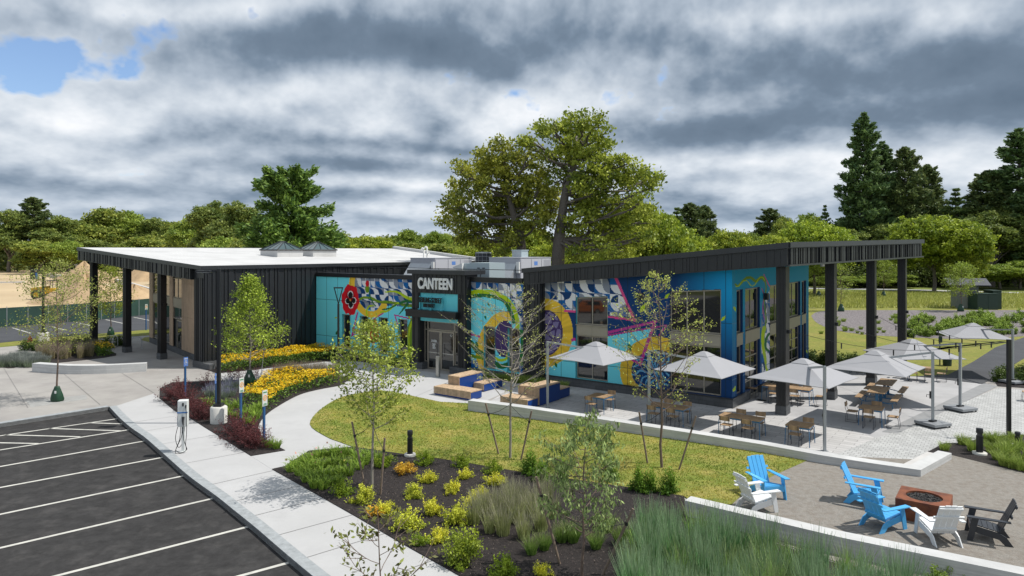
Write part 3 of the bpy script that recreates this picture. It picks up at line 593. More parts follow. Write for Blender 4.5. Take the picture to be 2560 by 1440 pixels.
class Mural:
    def __init__(s, plane, b0, u0, u1, z0, z1, cell=.04, zoom=(0, 0, 1)):
        s.plane, s.b0 = plane, b0; s.cell = cell
        nu = int(round((u1-u0)/cell)); nz = int(round((z1-z0)/cell)); s.du = (u1-u0)/nu; s.dz = (z1-z0)/nz; s.u0, s.z0 = u0, z0
        us = u0+(np.arange(nu)+.5)*s.du; zs = z0+(np.arange(nz)+.5)*s.dz
        s.A, s.Zw = np.meshgrid(us, zs); s.set_zoom(*zoom)
        s.c = np.zeros(s.A.shape+(3,)); s.on = np.ones(s.A.shape, bool)
    def set_zoom(s, ox, oy, sc):            # wall position -> coordinates of the tracing
        if s.plane == 'b': X = s.A*CA+s.b0*SA; Yv = -s.A*SA+s.b0*CA
        else: X = s.b0*CA+s.A*SA; Yv = -s.b0*SA+s.A*CA
        s.U = (1280+F_PX*X/Yv-ox)*sc; s.V = (HY+F_PX*(H-s.Zw)/Yv-oy)*sc
    def fill(s, c, m=None):
        if m is None: m = np.ones(s.A.shape, bool)
        s.c[m] = c
    def poly(s, p, c): s.fill(c, inpoly(s.U, s.V, p))
    def line(s, p, w, c, sm=True): s.fill(c, instroke(s.U, s.V, curve(p) if sm else p, w))
    def ell(s, x, y, rx, ry, c, wob=0, k=5, ph=0):
        an = np.arctan2((s.V-y)/ry, (s.U-x)/rx); r = np.hypot((s.U-x)/rx, (s.V-y)/ry); m = r < 1+wob*np.sin(k*an+ph)+wob*.6*np.sin((2*k+1)*an)
        s.fill(c, m); return m
    def tiles(s, m, size=.46, seed=3):
        iu = np.floor(s.A/size).astype(int); iz = np.floor(s.Zw/size).astype(int)
        h = lambda k: (np.abs(np.sin(iu*12.9898*k+iz*78.233+seed*k*3.1)*43758.5453) % 1)
        pal = np.array([NAVY, BLUE, GR, WH])
        par = (iu+iz) % 2; i1 = np.where(par == 0, (h(1) > .55).astype(int), 2+(h(1) > .5)); i2 = np.where(par == 0, 2+(h(2.3) > .4), np.where(h(2.3) > .3, (h(2.3) > .7).astype(int), 5-i1))
        fu = s.A/size-iu; fz = s.Zw/size-iz; q = np.where(h(3.7) > .72, (h(5.1)*4).astype(int), np.where((iz % 2) == 0, 0, 3))
        fu = np.where(q % 2 == 0, fu, 1-fu); fz = np.where(q < 2, fz, 1-fz)
        arc = fu**2+fz**2 < .86
        cc = np.where(arc[..., None], pal[i2], pal[i1])
        s.c[m] = cc[m]
    def hole(s, u0, u1, z0, z1, z1b=None):
        z1b = z1 if z1b is None else z1b
        s.on &= ~((s.A > u0) & (s.A < u1) & (s.Zw > z0) & (s.Zw < z1+(z1b-z1)*(s.A-u0)/(u1-u0)))
    def joints(s, us, zs, c=(.03, .08, .10)):
        m = np.zeros(s.A.shape, bool)
        for u in us: m |= np.abs(s.A-u) < s.du*.5
        for z in zs: m |= np.abs(s.Zw-z) < s.dz*.5
        s.c[m] = s.c[m]*.35+np.array(c)*.25
    def build(s, name, parent, flip=False):
        m = s.on; A0 = s.A[m]-s.du/2; A1 = s.A[m]+s.du/2; Z0 = s.Zw[m]-s.dz/2; Z1 = s.Zw[m]+s.dz/2; n = A0.size
        q = np.zeros((n, 4, 3))
        order = ((A0, Z0), (A1, Z0), (A1, Z1), (A0, Z1))
        for k, (a, z) in enumerate(order):
            if s.plane == 'b': q[:, k, 0] = a-BO[0]; q[:, k, 1] = s.b0-BO[1]
            else: q[:, k, 0] = s.b0-BO[0]; q[:, k, 1] = a-BO[1]
            q[:, k, 2] = z
        return link(name, fast_mesh(name, q, s.c[m], [mural_m]), parent)
def reveal(plane, b0, u0, u1, z0, z1, z1b, depth, m, parent):
    mb = MB(BO); t = .015
    P = (lambda u, d, z: Vector((u, b0+d, z))) if plane == 'b' else (lambda u, d, z: Vector((b0-d, u, z)))
    z1b = z1 if z1b is None else z1b
    for (a0, a1, za, zb, zc, zd) in ((u0-t, u0, z0, z0, z1, z1), (u1, u1+t, z0, z0, z1b, z1b), (u0, u1, z0-t, z0-t, z0, z0), (u0, u1, z1, z1b, z1+t, z1b+t)):
        mb.hexa([P(a0, .003, za), P(a1, .003, zb), P(a1, depth, zb), P(a0, depth, za), P(a0, .003, zc), P(a1, .003, zd), P(a1, depth, zd), P(a0, depth, zc)])
    mb.build('window_reveal', m, parent)
# --- right wing front
mu = Mural('b', 31.5, -21.07, -10.65, .455, 6.5, .04, (1300, 660, 4.5))
mu.on &= mu.Zw < zbR(mu.A)+.02
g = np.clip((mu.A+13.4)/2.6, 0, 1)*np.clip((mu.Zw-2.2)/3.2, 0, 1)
mu.c[:] = np.array(NAVY)*(1-g[..., None])+np.array(BBLUE)*g[..., None]
mu.tiles(inpoly(mu.U, mu.V, [(280, 100), (1075, 100), (1270, 610), (985, 580), (630, 525), (520, 518), (430, 430), (280, 390)]) & ~inpoly(mu.U, mu.V, [(1180, 100), (1290, 640), (1080, 160)]))
mu.poly([(285, 860), (630, 868), (630, 1450), (285, 1450)], T)
mu.poly([(985, 815), (1480, 728), (1440, 900), (1250, 1020), (1140, 1480), (985, 1480)], T)
m = mu.ell(285, 775, 310, 385, YE)
an = np.arctan2(mu.V-775, mu.U-285); sh = .5+.5*np.sin(an*9+1.0*np.sin(an*23)); mu.c[m] = (np.array(YE)[None]*(.80+.25*sh[m])[:, None])
mu.ell(285, 775, 197, 260, PU)
rs = np.random.RandomState(4); cx = rs.uniform(265, 480, 19); cy = np.linspace(520, 1030, 19)+rs.uniform(-30, 30, 19)
dd = np.sqrt(((mu.U[..., None]-cx)/1.0)**2+((mu.V[..., None]-cy)/1.0)**2); ds = np.sort(dd, -1); cell = (ds[..., 1]-ds[..., 0]) > 15
mm = cell & (((mu.U-285)/183)**2+((mu.V-775)/244)**2 < 1); mu.fill((.20, .17, .33), mm)
# second ring (traced at another zoom)
mu.set_zoom(1300, 640, 3.6)
m = mu.ell(1225, 1030, 326, 305, YE); an = np.arctan2(mu.V-1030, mu.U-1225); sh = .5+.5*np.sin(an*9+1.0*np.sin(an*21)); mu.c[m] = (np.array(YE)[None]*(.80+.25*sh[m])[:, None])
m = mu.ell(1225, 1035, 222, 188, NAVY); an = np.arctan2(mu.V-1035, mu.U-1225); rr = np.hypot(mu.U-1225, mu.V-1035)
br = np.sin(an*15+2.2*np.sin(rr/26.0)+1.3*np.sin(an*4+rr/40)); mu.fill(LB, m & (br > (.15+rr/300.)) | (m & (rr < 26)))
mu.set_zoom(1300, 660, 4.5)
for p, w, c in (([(1078, 120), (1082, 165), (1290, 640)], 30, PK), ([(1295, 632), (985, 590)], 26, PK), ([(635, 538), (505, 528)], 26, PK), ([(985, 772), (1530, 648)], 30, MG), ([(985, 803), (1650, 690)], 15, MG),
                ([(1515, 655), (1350, 1130)], 34, MG), ([(1350, 1125), (1200, 1045)], 26, MG), ([(1648, 690), (1560, 810)], 15, MG), ([(590, 852), (635, 845)], 34, MG)): mu.line(p, w, c, False)
def drop(mu_, x, y, s_, c, an=0.6):
    ca, sa = math.cos(an), math.sin(an); dx = mu_.U-x; dy = mu_.V-y; u = (dx*ca+dy*sa)/s_; v = (-dx*sa+dy*ca)/s_
    mu_.fill(c, (np.abs(v) < .36*np.clip(1-u*u, 0, 1)*(1-.5*u)) & (np.abs(u) < 1))
drop(mu, 1385, 488, 62, LI, -1.0); drop(mu, 1655, 360, 45, LI, -.9); drop(mu, 1237, 945, 52, DG, 1.3); drop(mu, 405, 1140, 34, DG, 1.2)
mu.set_zoom(1300, 640, 3.6); drop(mu, 1832, 560, 32, LI, -.9); drop(mu, 1930, 1200, 36, LI, -.9)
fw = [(-19.07, -17.15, 3.38, 4.80, 4.95, 1), (-13.73, -11.16, 3.38, 5.33, 5.50, 2)]
for (u0, u1, z0, z1, z1b, nm) in fw:
    mu.hole(u0, u1, .46, z1, z1b); reveal('b', 31.5, u0, u1, .47, z1, z1b, .16, turq_m if nm == 1 else mat('navy_panel', (.005, .04, .15), .45), bld)
    pf = lambda u, d, z: Vector((u, 31.5+d, z))
    wall_window(pf, u0+.02, u1-.02, z0, z1-.02, nm, bld, z1b=z1b-.02); wall_window(pf, u0+.02, u1-.02, .49, 2.78, nm, bld)
    mb = MB(BO)
    for i in range(nm+1): w = (u1-u0-.04)/(nm+1); mb.box(u0+.02+i*w+.004, u0+.02+(i+1)*w-.004, 31.52, 31.62, 2.80, 3.32)
    mb.box(u0+.0, u1-.0, 31.46, 31.64, 3.32, 3.365); mb.build('spandrel', spandrel_m, bld)
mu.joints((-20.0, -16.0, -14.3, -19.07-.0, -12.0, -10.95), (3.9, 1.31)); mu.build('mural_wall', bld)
mb = MB(BO); mb.box(-15.4, -15.12, 31.32, 31.5, 4.85, 5.18); mb.build('wall_light', black_metal, bld)
# --- right wing end wall
mu = Mural('a', -10.65, 31.5, 45.9, .42, 6.45, .045, (1800, 660, 7.2))
mu.on &= mu.Zw < zbR(-10.65)+.02
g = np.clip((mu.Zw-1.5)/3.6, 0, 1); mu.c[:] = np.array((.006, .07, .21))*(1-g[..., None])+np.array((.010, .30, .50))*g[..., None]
mu.tiles(inpoly(mu.U, mu.V, [(895, 460), (850, 560), (800, 700), (750, 900), (740, 1200), (760, 2200), (900, 2200), (900, 470)]), .5)
mu.line([(280, 370), (330, 390), (400, 320), (480, 250), (560, 250), (640, 310), (700, 270), (760, 240), (810, 300)], (35, 60), OL)
mu.line([(280, 400), (330, 405), (400, 320), (480, 300), (560, 390), (630, 370), (700, 260), (760, 235), (815, 310)], 16, LI)
mu.line([(790, 190), (890, 400)], 16, PK, False); mu.line([(750, 440), (790, 560), (770, 800), (800, 1000)], 14, MG)
mu.line([(815, 300), (830, 450), (800, 620), (810, 800), (830, 1000), (800, 1200)], 22, OL)
mu.line([(800, 1150), (770, 1300), (780, 1500), (830, 1800), (870, 2080)], (70, 40), LI); mu.line([(890, 1250), (830, 1350), (820, 1500), (870, 1560)], 40, DG); mu.ell(865, 1700, 28, 100, WH); mu.ell(865, 1800, 26, 90, WH)
drop(mu, 265, 810, 55, LI, 1.2); drop(mu, 258, 2250, 60, LI, -1.2); drop(mu, 1565, 1580, 40, LI, 1.2)
def pe(u, d, z): return Vector((-10.65-d, u, z))
navy_rev = mat('navy_panel', (.005, .04, .15), .45)
for (u0, u1, nm, lowz) in ((32.15, 33.05, 0, .46), (33.40, 35.75, 1, .03), (37.50, 40.3, 1, .03), (41.0, 43.85, 1, .03), (44.2, 45.25, 0, .46)):
    mu.hole(u0, u1, lowz-.1 if lowz < .1 else lowz, 5.44); reveal('a', -10.65, u0, u1, max(lowz, .43), 5.44, None, .22, navy_rev, bld)
    wall_window(pe, u0+.02, u1-.02, 3.40, 5.42, nm, bld, d0=.12)
    wall_window(pe, u0+.02, u1-.02, lowz+.02, 2.76, nm, bld, d0=.12, hz=(.85, 1.45, 2.05) if lowz < .1 else ())
    mb = MB(BO); mb.box(-10.78, -10.64, u0+.02, u1-.02, 2.80, 3.34); mb.box(-10.82, -10.60, u0, u1, 3.345, 3.385); mb.build('spandrel', spandrel_m, bld)
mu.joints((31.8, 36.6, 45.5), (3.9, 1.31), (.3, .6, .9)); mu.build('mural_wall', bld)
mb = MB(BO); mb.box(-10.6, -10.42, 36.3, 36.55, 4.75, 5.1); mb.build('wall_light', black_metal, bld)
mb = MB(BO)
for (a, b) in ((-9.6, 36.5), (-9.0, 42)): mb.lathe([(.12, 0), (.12, .14)], 10, 0, (a, b, zbR(a)-.15))
mb.build('soffit_light', white_m, bld)
# --- link, left part
mu = Mural('b', 31.0, -40.44, -30.38, .40, 5.48, .04, (820, 660, 4.8)); mu.fill(T)
mu.tiles(inpoly(mu.U, mu.V, curve([(330, 100), (1010, 100), (1010, 480), (760, 500), (650, 520), (560, 560), (440, 530), (380, 470), (335, 350), (315, 250), (330, 100)], 3)), .44, 9)
m0 = mu.c.copy(); mu.line([(305, 110), (285, 250), (310, 400), (370, 510), (450, 585), (540, 605), (620, 570), (670, 500)], (66, 78), YE)
mu.line([(500, 1), (500, 2)], 1, YE)
mu.line([(375, 430), (430, 402), (520, 410), (600, 450), (700, 458), (830, 470), (920, 492), (1010, 500)], (28, 34), OL)
mu.line([(860, 470), (940, 445), (1010, 450)], 30, DG); mu.line([(690, 338), (780, 328), (860, 350), (940, 400), (1010, 422)], (16, 42), LI)
mu.line([(640, 580), (720, 560), (780, 510), (840, 470)], 26, LI); mu.line([(655, 548), (740, 530), (820, 490)], 18, DG); mu.line([(852, 605), (900, 545), (955, 480)], (8, 34), DG)
mu.line([(490, 330), (520, 430), (570, 505)], 14, DG); mu.ell(472, 300, 27, 46, OL); mu.ell(472, 235, 21, 38, RE)
mu.line([(470, 630), (465, 560), (490, 510), (540, 500)], 20, LI)
for p, w in (([(354, 585), (285, 870)], 17), ([(282, 865), (380, 793)], 15), ([(530, 672), (660, 590)], 15), ([(800, 610), (835, 722)], 13), ([(800, 612), (1010, 662)], 15)): mu.line(p, w, MG, False)
mu.ell(268, 430, 104, 182, RE, .05, 6, .5); mu.ell(268, 430, 60, 105, (.33, .004, .012), .08, 5)
for (x, y, rx, ry) in ((270, 368, 33, 46), (275, 492, 30, 44), (232, 445, 26, 38), (313, 440, 26, 38)): mu.ell(x, y, rx, ry, WH); mu.ell(x+(268-x)*.12, y+(430-y)*.12, rx*.86, ry*.88, BK)
mu.ell(268, 435, 8, 13, YE)
mu.poly(curve([(950, 770), (975, 710), (1010, 670), (1010, 1180), (975, 1120), (950, 1050)], 3), OL); mu.line([(1005, 700), (975, 800), (965, 920), (985, 1100)], 24, LI)
mu.ell(550, 815, 62, 140, RE, .06, 4); mu.ell(525, 682, 32, 18, BK); drop(mu, 98, 645, 20, LI, 0); drop(mu, 348, 992, 20, LI, -.7); drop(mu, 108, 820, 34, DG, -1.2); drop(mu, 975, 640, 30, LI, 1.2)
for (u0, u1) in ((-37.62, -36.78), (-35.80, -34.93), (-33.95, -33.08), (-32.10, -31.27)):
    mu.hole(u0, u1, .45, 2.92); reveal('b', 31.0, u0, u1, .46, 2.92, None, .2, turq_m, bld)
    wall_window(lambda u, d, z: Vector((u, 31.0+d, z)), u0+.02, u1-.02, .48, 2.90, 0, bld, d0=.14)
mu.joints((-39.3, -38.1, -36.75, -34.9, -33.0, -31.2), (3.86, 1.3)); mu.build('mural_wall', bld)
# --- link, right part
mu = Mural('b', 31.0, -25.98, -22.2, .40, 5.48, .04, (1020, 660, 4.8)); mu.fill(T)
mu.tiles(inpoly(mu.U, mu.V, curve([(760, 160), (1410, 160), (1410, 1300), (1340, 1300), (1350, 800), (1320, 600), (1250, 450), (1150, 360), (950, 300), (760, 310), (760, 160)], 3)), .42, 5)
m = instroke(mu.U, mu.V, curve([(1210, 625), (1080, 650), (975, 760), (905, 900), (875, 1050), (885, 1240)]), 118); mu.fill(YE, m)
mu.ell(1160, 900, 122, 222, PU); mu.line([(1045, 1130), (1110, 1155), (1180, 1135), (1200, 1080)], 34, LI); mu.line([(1035, 1190), (1120, 1230), (1210, 1200)], 60, DG)
mu.line([(1360, 820), (1390, 950), (1360, 1190)], 70, DG); mu.line([(760, 390), (900, 378), (1050, 400), (1160, 450), (1240, 600), (1270, 700)], 44, DG)
mu.line([(760, 342), (900, 328), (1050, 350), (1180, 420), (1270, 540), (1312, 680), (1310, 790)], 50, LI)
mu.line([(760, 950), (830, 1040), (900, 1085)], 60, DG); mu.line([(760, 1100), (840, 1120), (900, 1130)], 40, OL); mu.poly([(755, 1150), (830, 1160), (850, 1250), (755, 1260)], BLUE); mu.line([(760, 843), (855, 872)], 26, MG, False)
for (x, y, s_, a_) in ((803, 608, 26, .8), (932, 645, 30, 1.2), (968, 485, 30, 1.2), (827, 965, 40, 1.1), (1225, 490, 30, 1.1)): drop(mu, x, y, s_, DG, a_)
for (u0, u1) in ((-25.03, -24.2), (-23.27, -22.42)):
    mu.hole(u0, u1, .45, 2.92); reveal('b', 31.0, u0, u1, .46, 2.92, None, .2, turq_m, bld)
    wall_window(lambda u, d, z: Vector((u, 31.0+d, z)), u0+.02, u1-.02, .48, 2.90, 0, bld, d0=.14)
mu.joints((-25.1, -24.15, -23.3), (3.86, 1.3)); mu.build('mural_wall', bld)
# skylights (part of the roof)
sky_glass = mat('skylight_glass', (.05, .085, .09), .04, spec=1.0)
for (a0, a1, b0, b1) in ((-49.3, -47.0, 32.3, 34.7), (-49.3, -47.0, 35.7, 38.1)):
    mb = MB(BO); zz = lambda a, b: zrL(a)+.02
    mb.prism([(a0, b0), (a1, b0), (a1, b1), (a0, b1)], zz, lambda a, b: zrL(-48.1)+.50); o = mb.build('skylight', white_roof, bld)
    zt = zrL(-48.1)+.505; h = .68; r0, r1 = (a0+.85, (b0+b1)/2), (a1-.85, (b0+b1)/2); e = .06
    c = [(a0-e, b0-e, zt), (a1+e, b0-e, zt), (a1+e, b1+e, zt), (a0-e, b1+e, zt), (r0[0], r0[1], zt+h), (r1[0], r1[1], zt+h)]
    g = MB(BO); g.add(c, [(0, 1, 5, 4), (1, 2, 5), (2, 3, 4, 5), (3, 0, 4), (3, 2, 1, 0)]); g.build('skylight_glazing', sky_glass, o)
    g = MB(BO)
    cv = [Vector(p) for p in c]
    for (i, j) in ((0, 1), (1, 2), (2, 3), (3, 0), (0, 4), (1, 5), (2, 5), (3, 4), (4, 5)): g.tube([cv[i]+Vector((0, 0, .01)), cv[j]+Vector((0, 0, .01))], .05, 4, smooth=False)
    for k in (1/3, 2/3):
        for (i, j, p, q) in ((0, 1, 4, 5), (3, 2, 4, 5), (1, 2, 5, 5), (0, 3, 4, 4)):
            g.tube([cv[i].lerp(cv[j], k)+Vector((0, 0, .01)), cv[p].lerp(cv[q], k)+Vector((0, 0, .01))], .03, 4, smooth=False)
    g.build('skylight_frame', black_metal, o)
# ------------------------------------------------------------------ roof equipment (rests on the link roof)
def bthing(name, label, cat, a, b, z, group=None): return thing(name, label, cat, ab(a, b, z), YAW, group)
def unit(label, a, b, z, w, d, h, grp):
    t = bthing('rooftop_unit', label, 'rooftop unit', a, b, z, grp)
    mb = MB(); mb.box(-w/2, w/2, -d/2, d/2, .1, h); mb.box(-w/2-.02, w/2+.02, -d/2-.02, d/2+.02, h, h+.05); mb.box(-w/2-.04, w/2+.04, -d/2-.04, d/2+.04, 0, .1)
    mb.build('housing', hvac_m, t)
    mb = MB()
    for i in range(3): mb.box(w/2+.002, w/2+.02, -d/2+.05+i*d/3, -d/2+d/3-.03+i*d/3, .15, h-.08)
    for i in range(14): mb.box(w/2+.022, w/2+.03, d/2-.9+i*.06, d/2-.875+i*.06, .2, h-.12)
    mb.build('access_panel', mat('pale_unit_paint', (.50, .51, .55), .5), t)
    mb = MB(); mb.hexa([Vector(p) for p in ((-w/2, -d/2-.75, .3), (w/2-.3, -d/2-.75, .3), (w/2-.3, -d/2-.02, .3), (-w/2, -d/2-.02, .3), (-w/2, -d/2-.7, .38), (w/2-.3, -d/2-.7, .38), (w/2-.3, -d/2-.02, h*.78), (-w/2, -d/2-.02, h*.78))])
    mb.build('intake_hood', galv, t)
    mb = MB(); mb.box(w/2-.25, w/2-.02, -d/2-.14, -d/2-.02, h*.4, h*.85); mb.build('control_box', white_m, t)
    mb = MB(); mb.box(w/2+.022, w/2+.026, -.25, .15, h*.7, h*.86); mb.build('maker_badge', mat('badge_blue', (.12, .25, .6), .5), t)
unit('grey rooftop unit with sloping intake hood above the door cap, beside the white pipes', -34.0, 37.2, 5.2, 2.4, 4.0, 1.55, 'grey rooftop units on the low middle roof')
unit('grey rooftop unit at the right, against the black wing and under the oak trees', -27.3, 37.8, 5.2, 2.6, 3.6, 1.62, 'grey rooftop units on the low middle roof')
t = bthing('condenser_unit', 'dark round condenser drum with pale lid between the rooftop units', 'condenser', -33.6, 41.6, 5.45)
mb = MB(); mb.lathe([(.62, .55), (.62, 1.65)], 24); mb.build('coil_drum', mat('coil_dark', (.045, .05, .06), .6), t)
mb = MB()
for k in range(12):
    a_ = k*math.pi/6; mb.tube([(.64*math.cos(a_), .64*math.sin(a_), .5), (.64*math.cos(a_), .64*math.sin(a_), 1.66)], .012, 4)
for zz_ in (.8, 1.1, 1.4): mb.lathe([(.645, zz_), (.645, zz_+.02)], 24)
mb.build('wire_guard', galv, t)
mb = MB(); mb.lathe([(.66, 1.66), (.6, 1.74), (.25, 1.78)], 24); mb.build('lid', galv, t)
mb = MB(); mb.box(-.8, .8, -.8, .8, .35, .5)
for (x, y) in ((-.75, -.75), (.7, -.75), (-.75, .7), (.7, .7)): mb.box(x, x+.06, y, y+.06, 0, .35)
mb.build('stand', galv, t)
t = bthing('exhaust_duct', 'pale blue sheet metal duct box with two latches, left of the right rooftop unit', 'duct', -27.0, 33.8, 5.2)
mb = MB(); mb.box(-.8, .8, -.8, .8, 0, 1.35); mb.box(-1.7, -.8, -.5, .5, .75, 1.3); mb.build('duct_box', mat('pale_duct', (.42, .50, .53), .45, metal=.2), t)
mb = MB(); mb.hexa([Vector(p) for p in ((-2.3, -.7, 1.0), (-1.5, -.7, .8), (-1.5, .4, .8), (-2.3, .4, 1.0), (-2.3, -.7, 1.05), (-1.5, -.7, 1.3), (-1.5, .4, 1.3), (-2.3, .4, 1.05))]); mb.build('weather_hood', white_m, t)
mb = MB()
for (x, z) in ((-.15, .4), (.25, .4), (-.15, 1.0), (.25, 1.0)): mb.box(x, x+.2, -.84, -.8, z, z+.05)
mb.build('latch', black_metal, t)
t = bthing('vent_pipes', 'pair of white curved vent pipes standing on the white roof', 'vent pipe', -42.7, 44.6, zrL(-42.7))
mb = MB()
for dx in (-.22, .18):
    mb.tube([(dx, 0, 0), (dx, 0, .95+dx*.3), (dx-.05, 0, 1.08+dx*.3), (dx-.18, 0, 1.12+dx*.3), (dx-.3, 0, 1.0+dx*.3)], .075, 8)
mb.tube([(.18, 0, .55), (.45, 0, .6)], .06, 8); mb.build('pipe', white_m, t)
mb = MB(); mb.box(-.45, .4, -.2, .2, .0, .06); mb.build('flashing', white_roof, t)
t = bthing('roof_railing', 'thin dark guard rail along the edge of the low middle roof', 'railing', -31, 31.9, 5.2)
mb = MB(); mb.tube([(-9.3, 0, .98), (8.9, 0, .98)], .022, 6); mb.build('rail', black_metal, t)
for x in (-8.6, -5.2, -1.9, 1.6, 5.0, 8.6): mb = MB(); mb.tube([(x, 0, 0), (x, 0, .98)], .022, 6); mb.build('post', black_metal, t)
mb = MB(); o = tag(thing('exhaust_box', 'small pale square vent box on top of the right rooftop unit', 'vent box', ab(-27.9, 38.6, 6.87), YAW)); mb.box(-.4, .4, -.4, .4, .0, .45); mb.box(-.44, .44, -.44, .44, .45, .5); mb.build('housing', mat('pale_duct', (.42, .50, .53)), o)
mb = MB()
for i in range(4): mb.box(-.35, .35, -.42, -.40, .06+i*.1, .11+i*.1)
mb.build('louvre', galv, o)
# ------------------------------------------------------------------ vegetation kit
bark_m = mat('tree_bark', (.15, .13, .11), .9, var=.35, vscale=8, bump=.5, bscale=25)
bark_pale = mat('pale_bark', (.27, .245, .21), .85, var=.25, vscale=12)
bark_red = mat('young_bark', (.16, .115, .09), .85, var=.25, vscale=12)
def leaf_mat(name, trans=.30, objvar=.10, rough=.55): return mat(name, rough=rough, attr=True, trans=trans, objvar=objvar, spec=.3)
leaf_m = leaf_mat('foliage'); needle_m = leaf_mat('needles', .25, .10, .6); blade_m = leaf_mat('grass_blades', .25, .12); petal_m = leaf_mat('petals', .2, .05)
def rdir(rs, n, up=0.0):
    v = rs.normal(size=(n, 3)); v[:, 2] = v[:, 2]+up; return v/np.linalg.norm(v, axis=1)[:, None]
def leaves(rs, c, size, up=.5, asp=.55, nrm=None):
    """rhombic leaf faces round the points c"""
    n = len(c); nn = rdir(rs, n, up) if nrm is None else nrm
    t = rdir(rs, n); u = np.cross(nn, t); u /= np.linalg.norm(u, axis=1)[:, None]+1e-9; w = np.cross(nn, u)
    s = (size*rs.uniform(.7, 1.3, n))[:, None]/2
    return np.stack([c-u*s, c-w*s*asp, c+u*s, c+w*s*asp], 1)
def lcol(rs, n, c1, c2, dark=.35, k=None):
    t = rs.uniform(0, 1, n)[:, None] if k is None else k[:, None]
    c = np.array(c1)[None]*(1-t)+np.array(c2)[None]*t
    return c*(1-dark+2*dark*rs.uniform(0, 1, n))[:, None]*1.7
def crown(rs, lobes, leaf, per_m2, c1, c2, flat=.8, csz=.55, up=.5, nleaf=30, asp=.6):
    """lobes: (x, y, z, r). Twig clusters spread through each lobe, each cluster a spray of leaves"""
    Q, Cc = [], []
    for (x, y, z, r) in lobes:
        n = max(6, int(4*math.pi*r*r*per_m2*rs.uniform(.8, 1.2)))
        d = rdir(rs, n, .25); rad = r*rs.uniform(.5, 1.12, n)[:, None]
        cc = np.array([x, y, z])[None]+d*rad*np.array([1, 1, flat])
        tone = rs.uniform(.0, 1, n)
        k = rs.poisson(nleaf, n)+4; idx = np.repeat(np.arange(n), k)
        off = rs.normal(size=(len(idx), 3))*csz*np.array([.6, .6, .34])
        pts = cc[idx]+off
        Q.append(leaves(rs, pts, np.full(len(pts), leaf), up, asp)); Cc.append(lcol(rs, len(pts), c1, c2, .25, np.clip(tone[idx]+rs.normal(size=len(idx))*.2, 0, 1)))
    return np.concatenate(Q), np.concatenate(Cc)
def limb(mb, p, q, r0, r1, sag=.0, rr=None, n=6, seg=5, wob=.04):
    p, q = Vector(p), Vector(q); L_ = (q-p).length; pts = []
    for i in range(seg+1):
        t = i/seg; v = p.lerp(q, t); v.z += sag*math.sin(t*math.pi)*L_
        if 0 < i < seg: v += Vector((rr.uniform(-1, 1), rr.uniform(-1, 1), rr.uniform(-.5, .5)))*wob*L_
        pts.append(v)
    mb.tube(pts, [r0+(r1-r0)*i/seg for i in range(seg+1)], n, cap=False); return pts
# ---- prototypes as mesh pairs (trunk, crown)
def proto_broad(name, seed, h, r, leaf, c1, c2, trunk_h=.3, per=1.6, nl=9, nleaf=26, bark=None, csz=.6, flat=.8, tr=.016):
    rs = np.random.RandomState(seed); rr = random.Random(seed)
    mb = MB(); hb = h*trunk_h; lob = []
    zc = (hb+h)/2; hz = (h-hb)/2
    for i in range(nl):
        ph = i*2.4+rr.uniform(-.4, .4); el = -0.55+1.5*((i*0.618) % 1); ce = math.cos(el); lr = r*rr.uniform(.36, .52)
        lob.append((math.cos(ph)*ce*(r-lr)*1.0, math.sin(ph)*ce*(r-lr)*1.0, zc+math.sin(el)*(hz-lr*.8), lr))
    lob.append((0, 0, zc, r*.55)); lob.append((0, 0, h-r*.38, r*.42))
    limb(mb, (0, 0, -.3), (rr.uniform(-.2, .2), 0, h*.75), h*tr*1.6, h*tr*.4, 0, rr, 8, 6, .015)
    for (x, y, z, l) in lob[:-2]: limb(mb, (0, 0, hb*.8+max(0, (z-hb)*.3)), (x, y, z), h*tr*.55, h*tr*.12, .05, rr)
    q, c = crown(rs, lob, leaf, per/ (r*.45)**.5, c1, c2, flat, csz, .5, nleaf)
    return (mb, q, c, bark or bark_m)
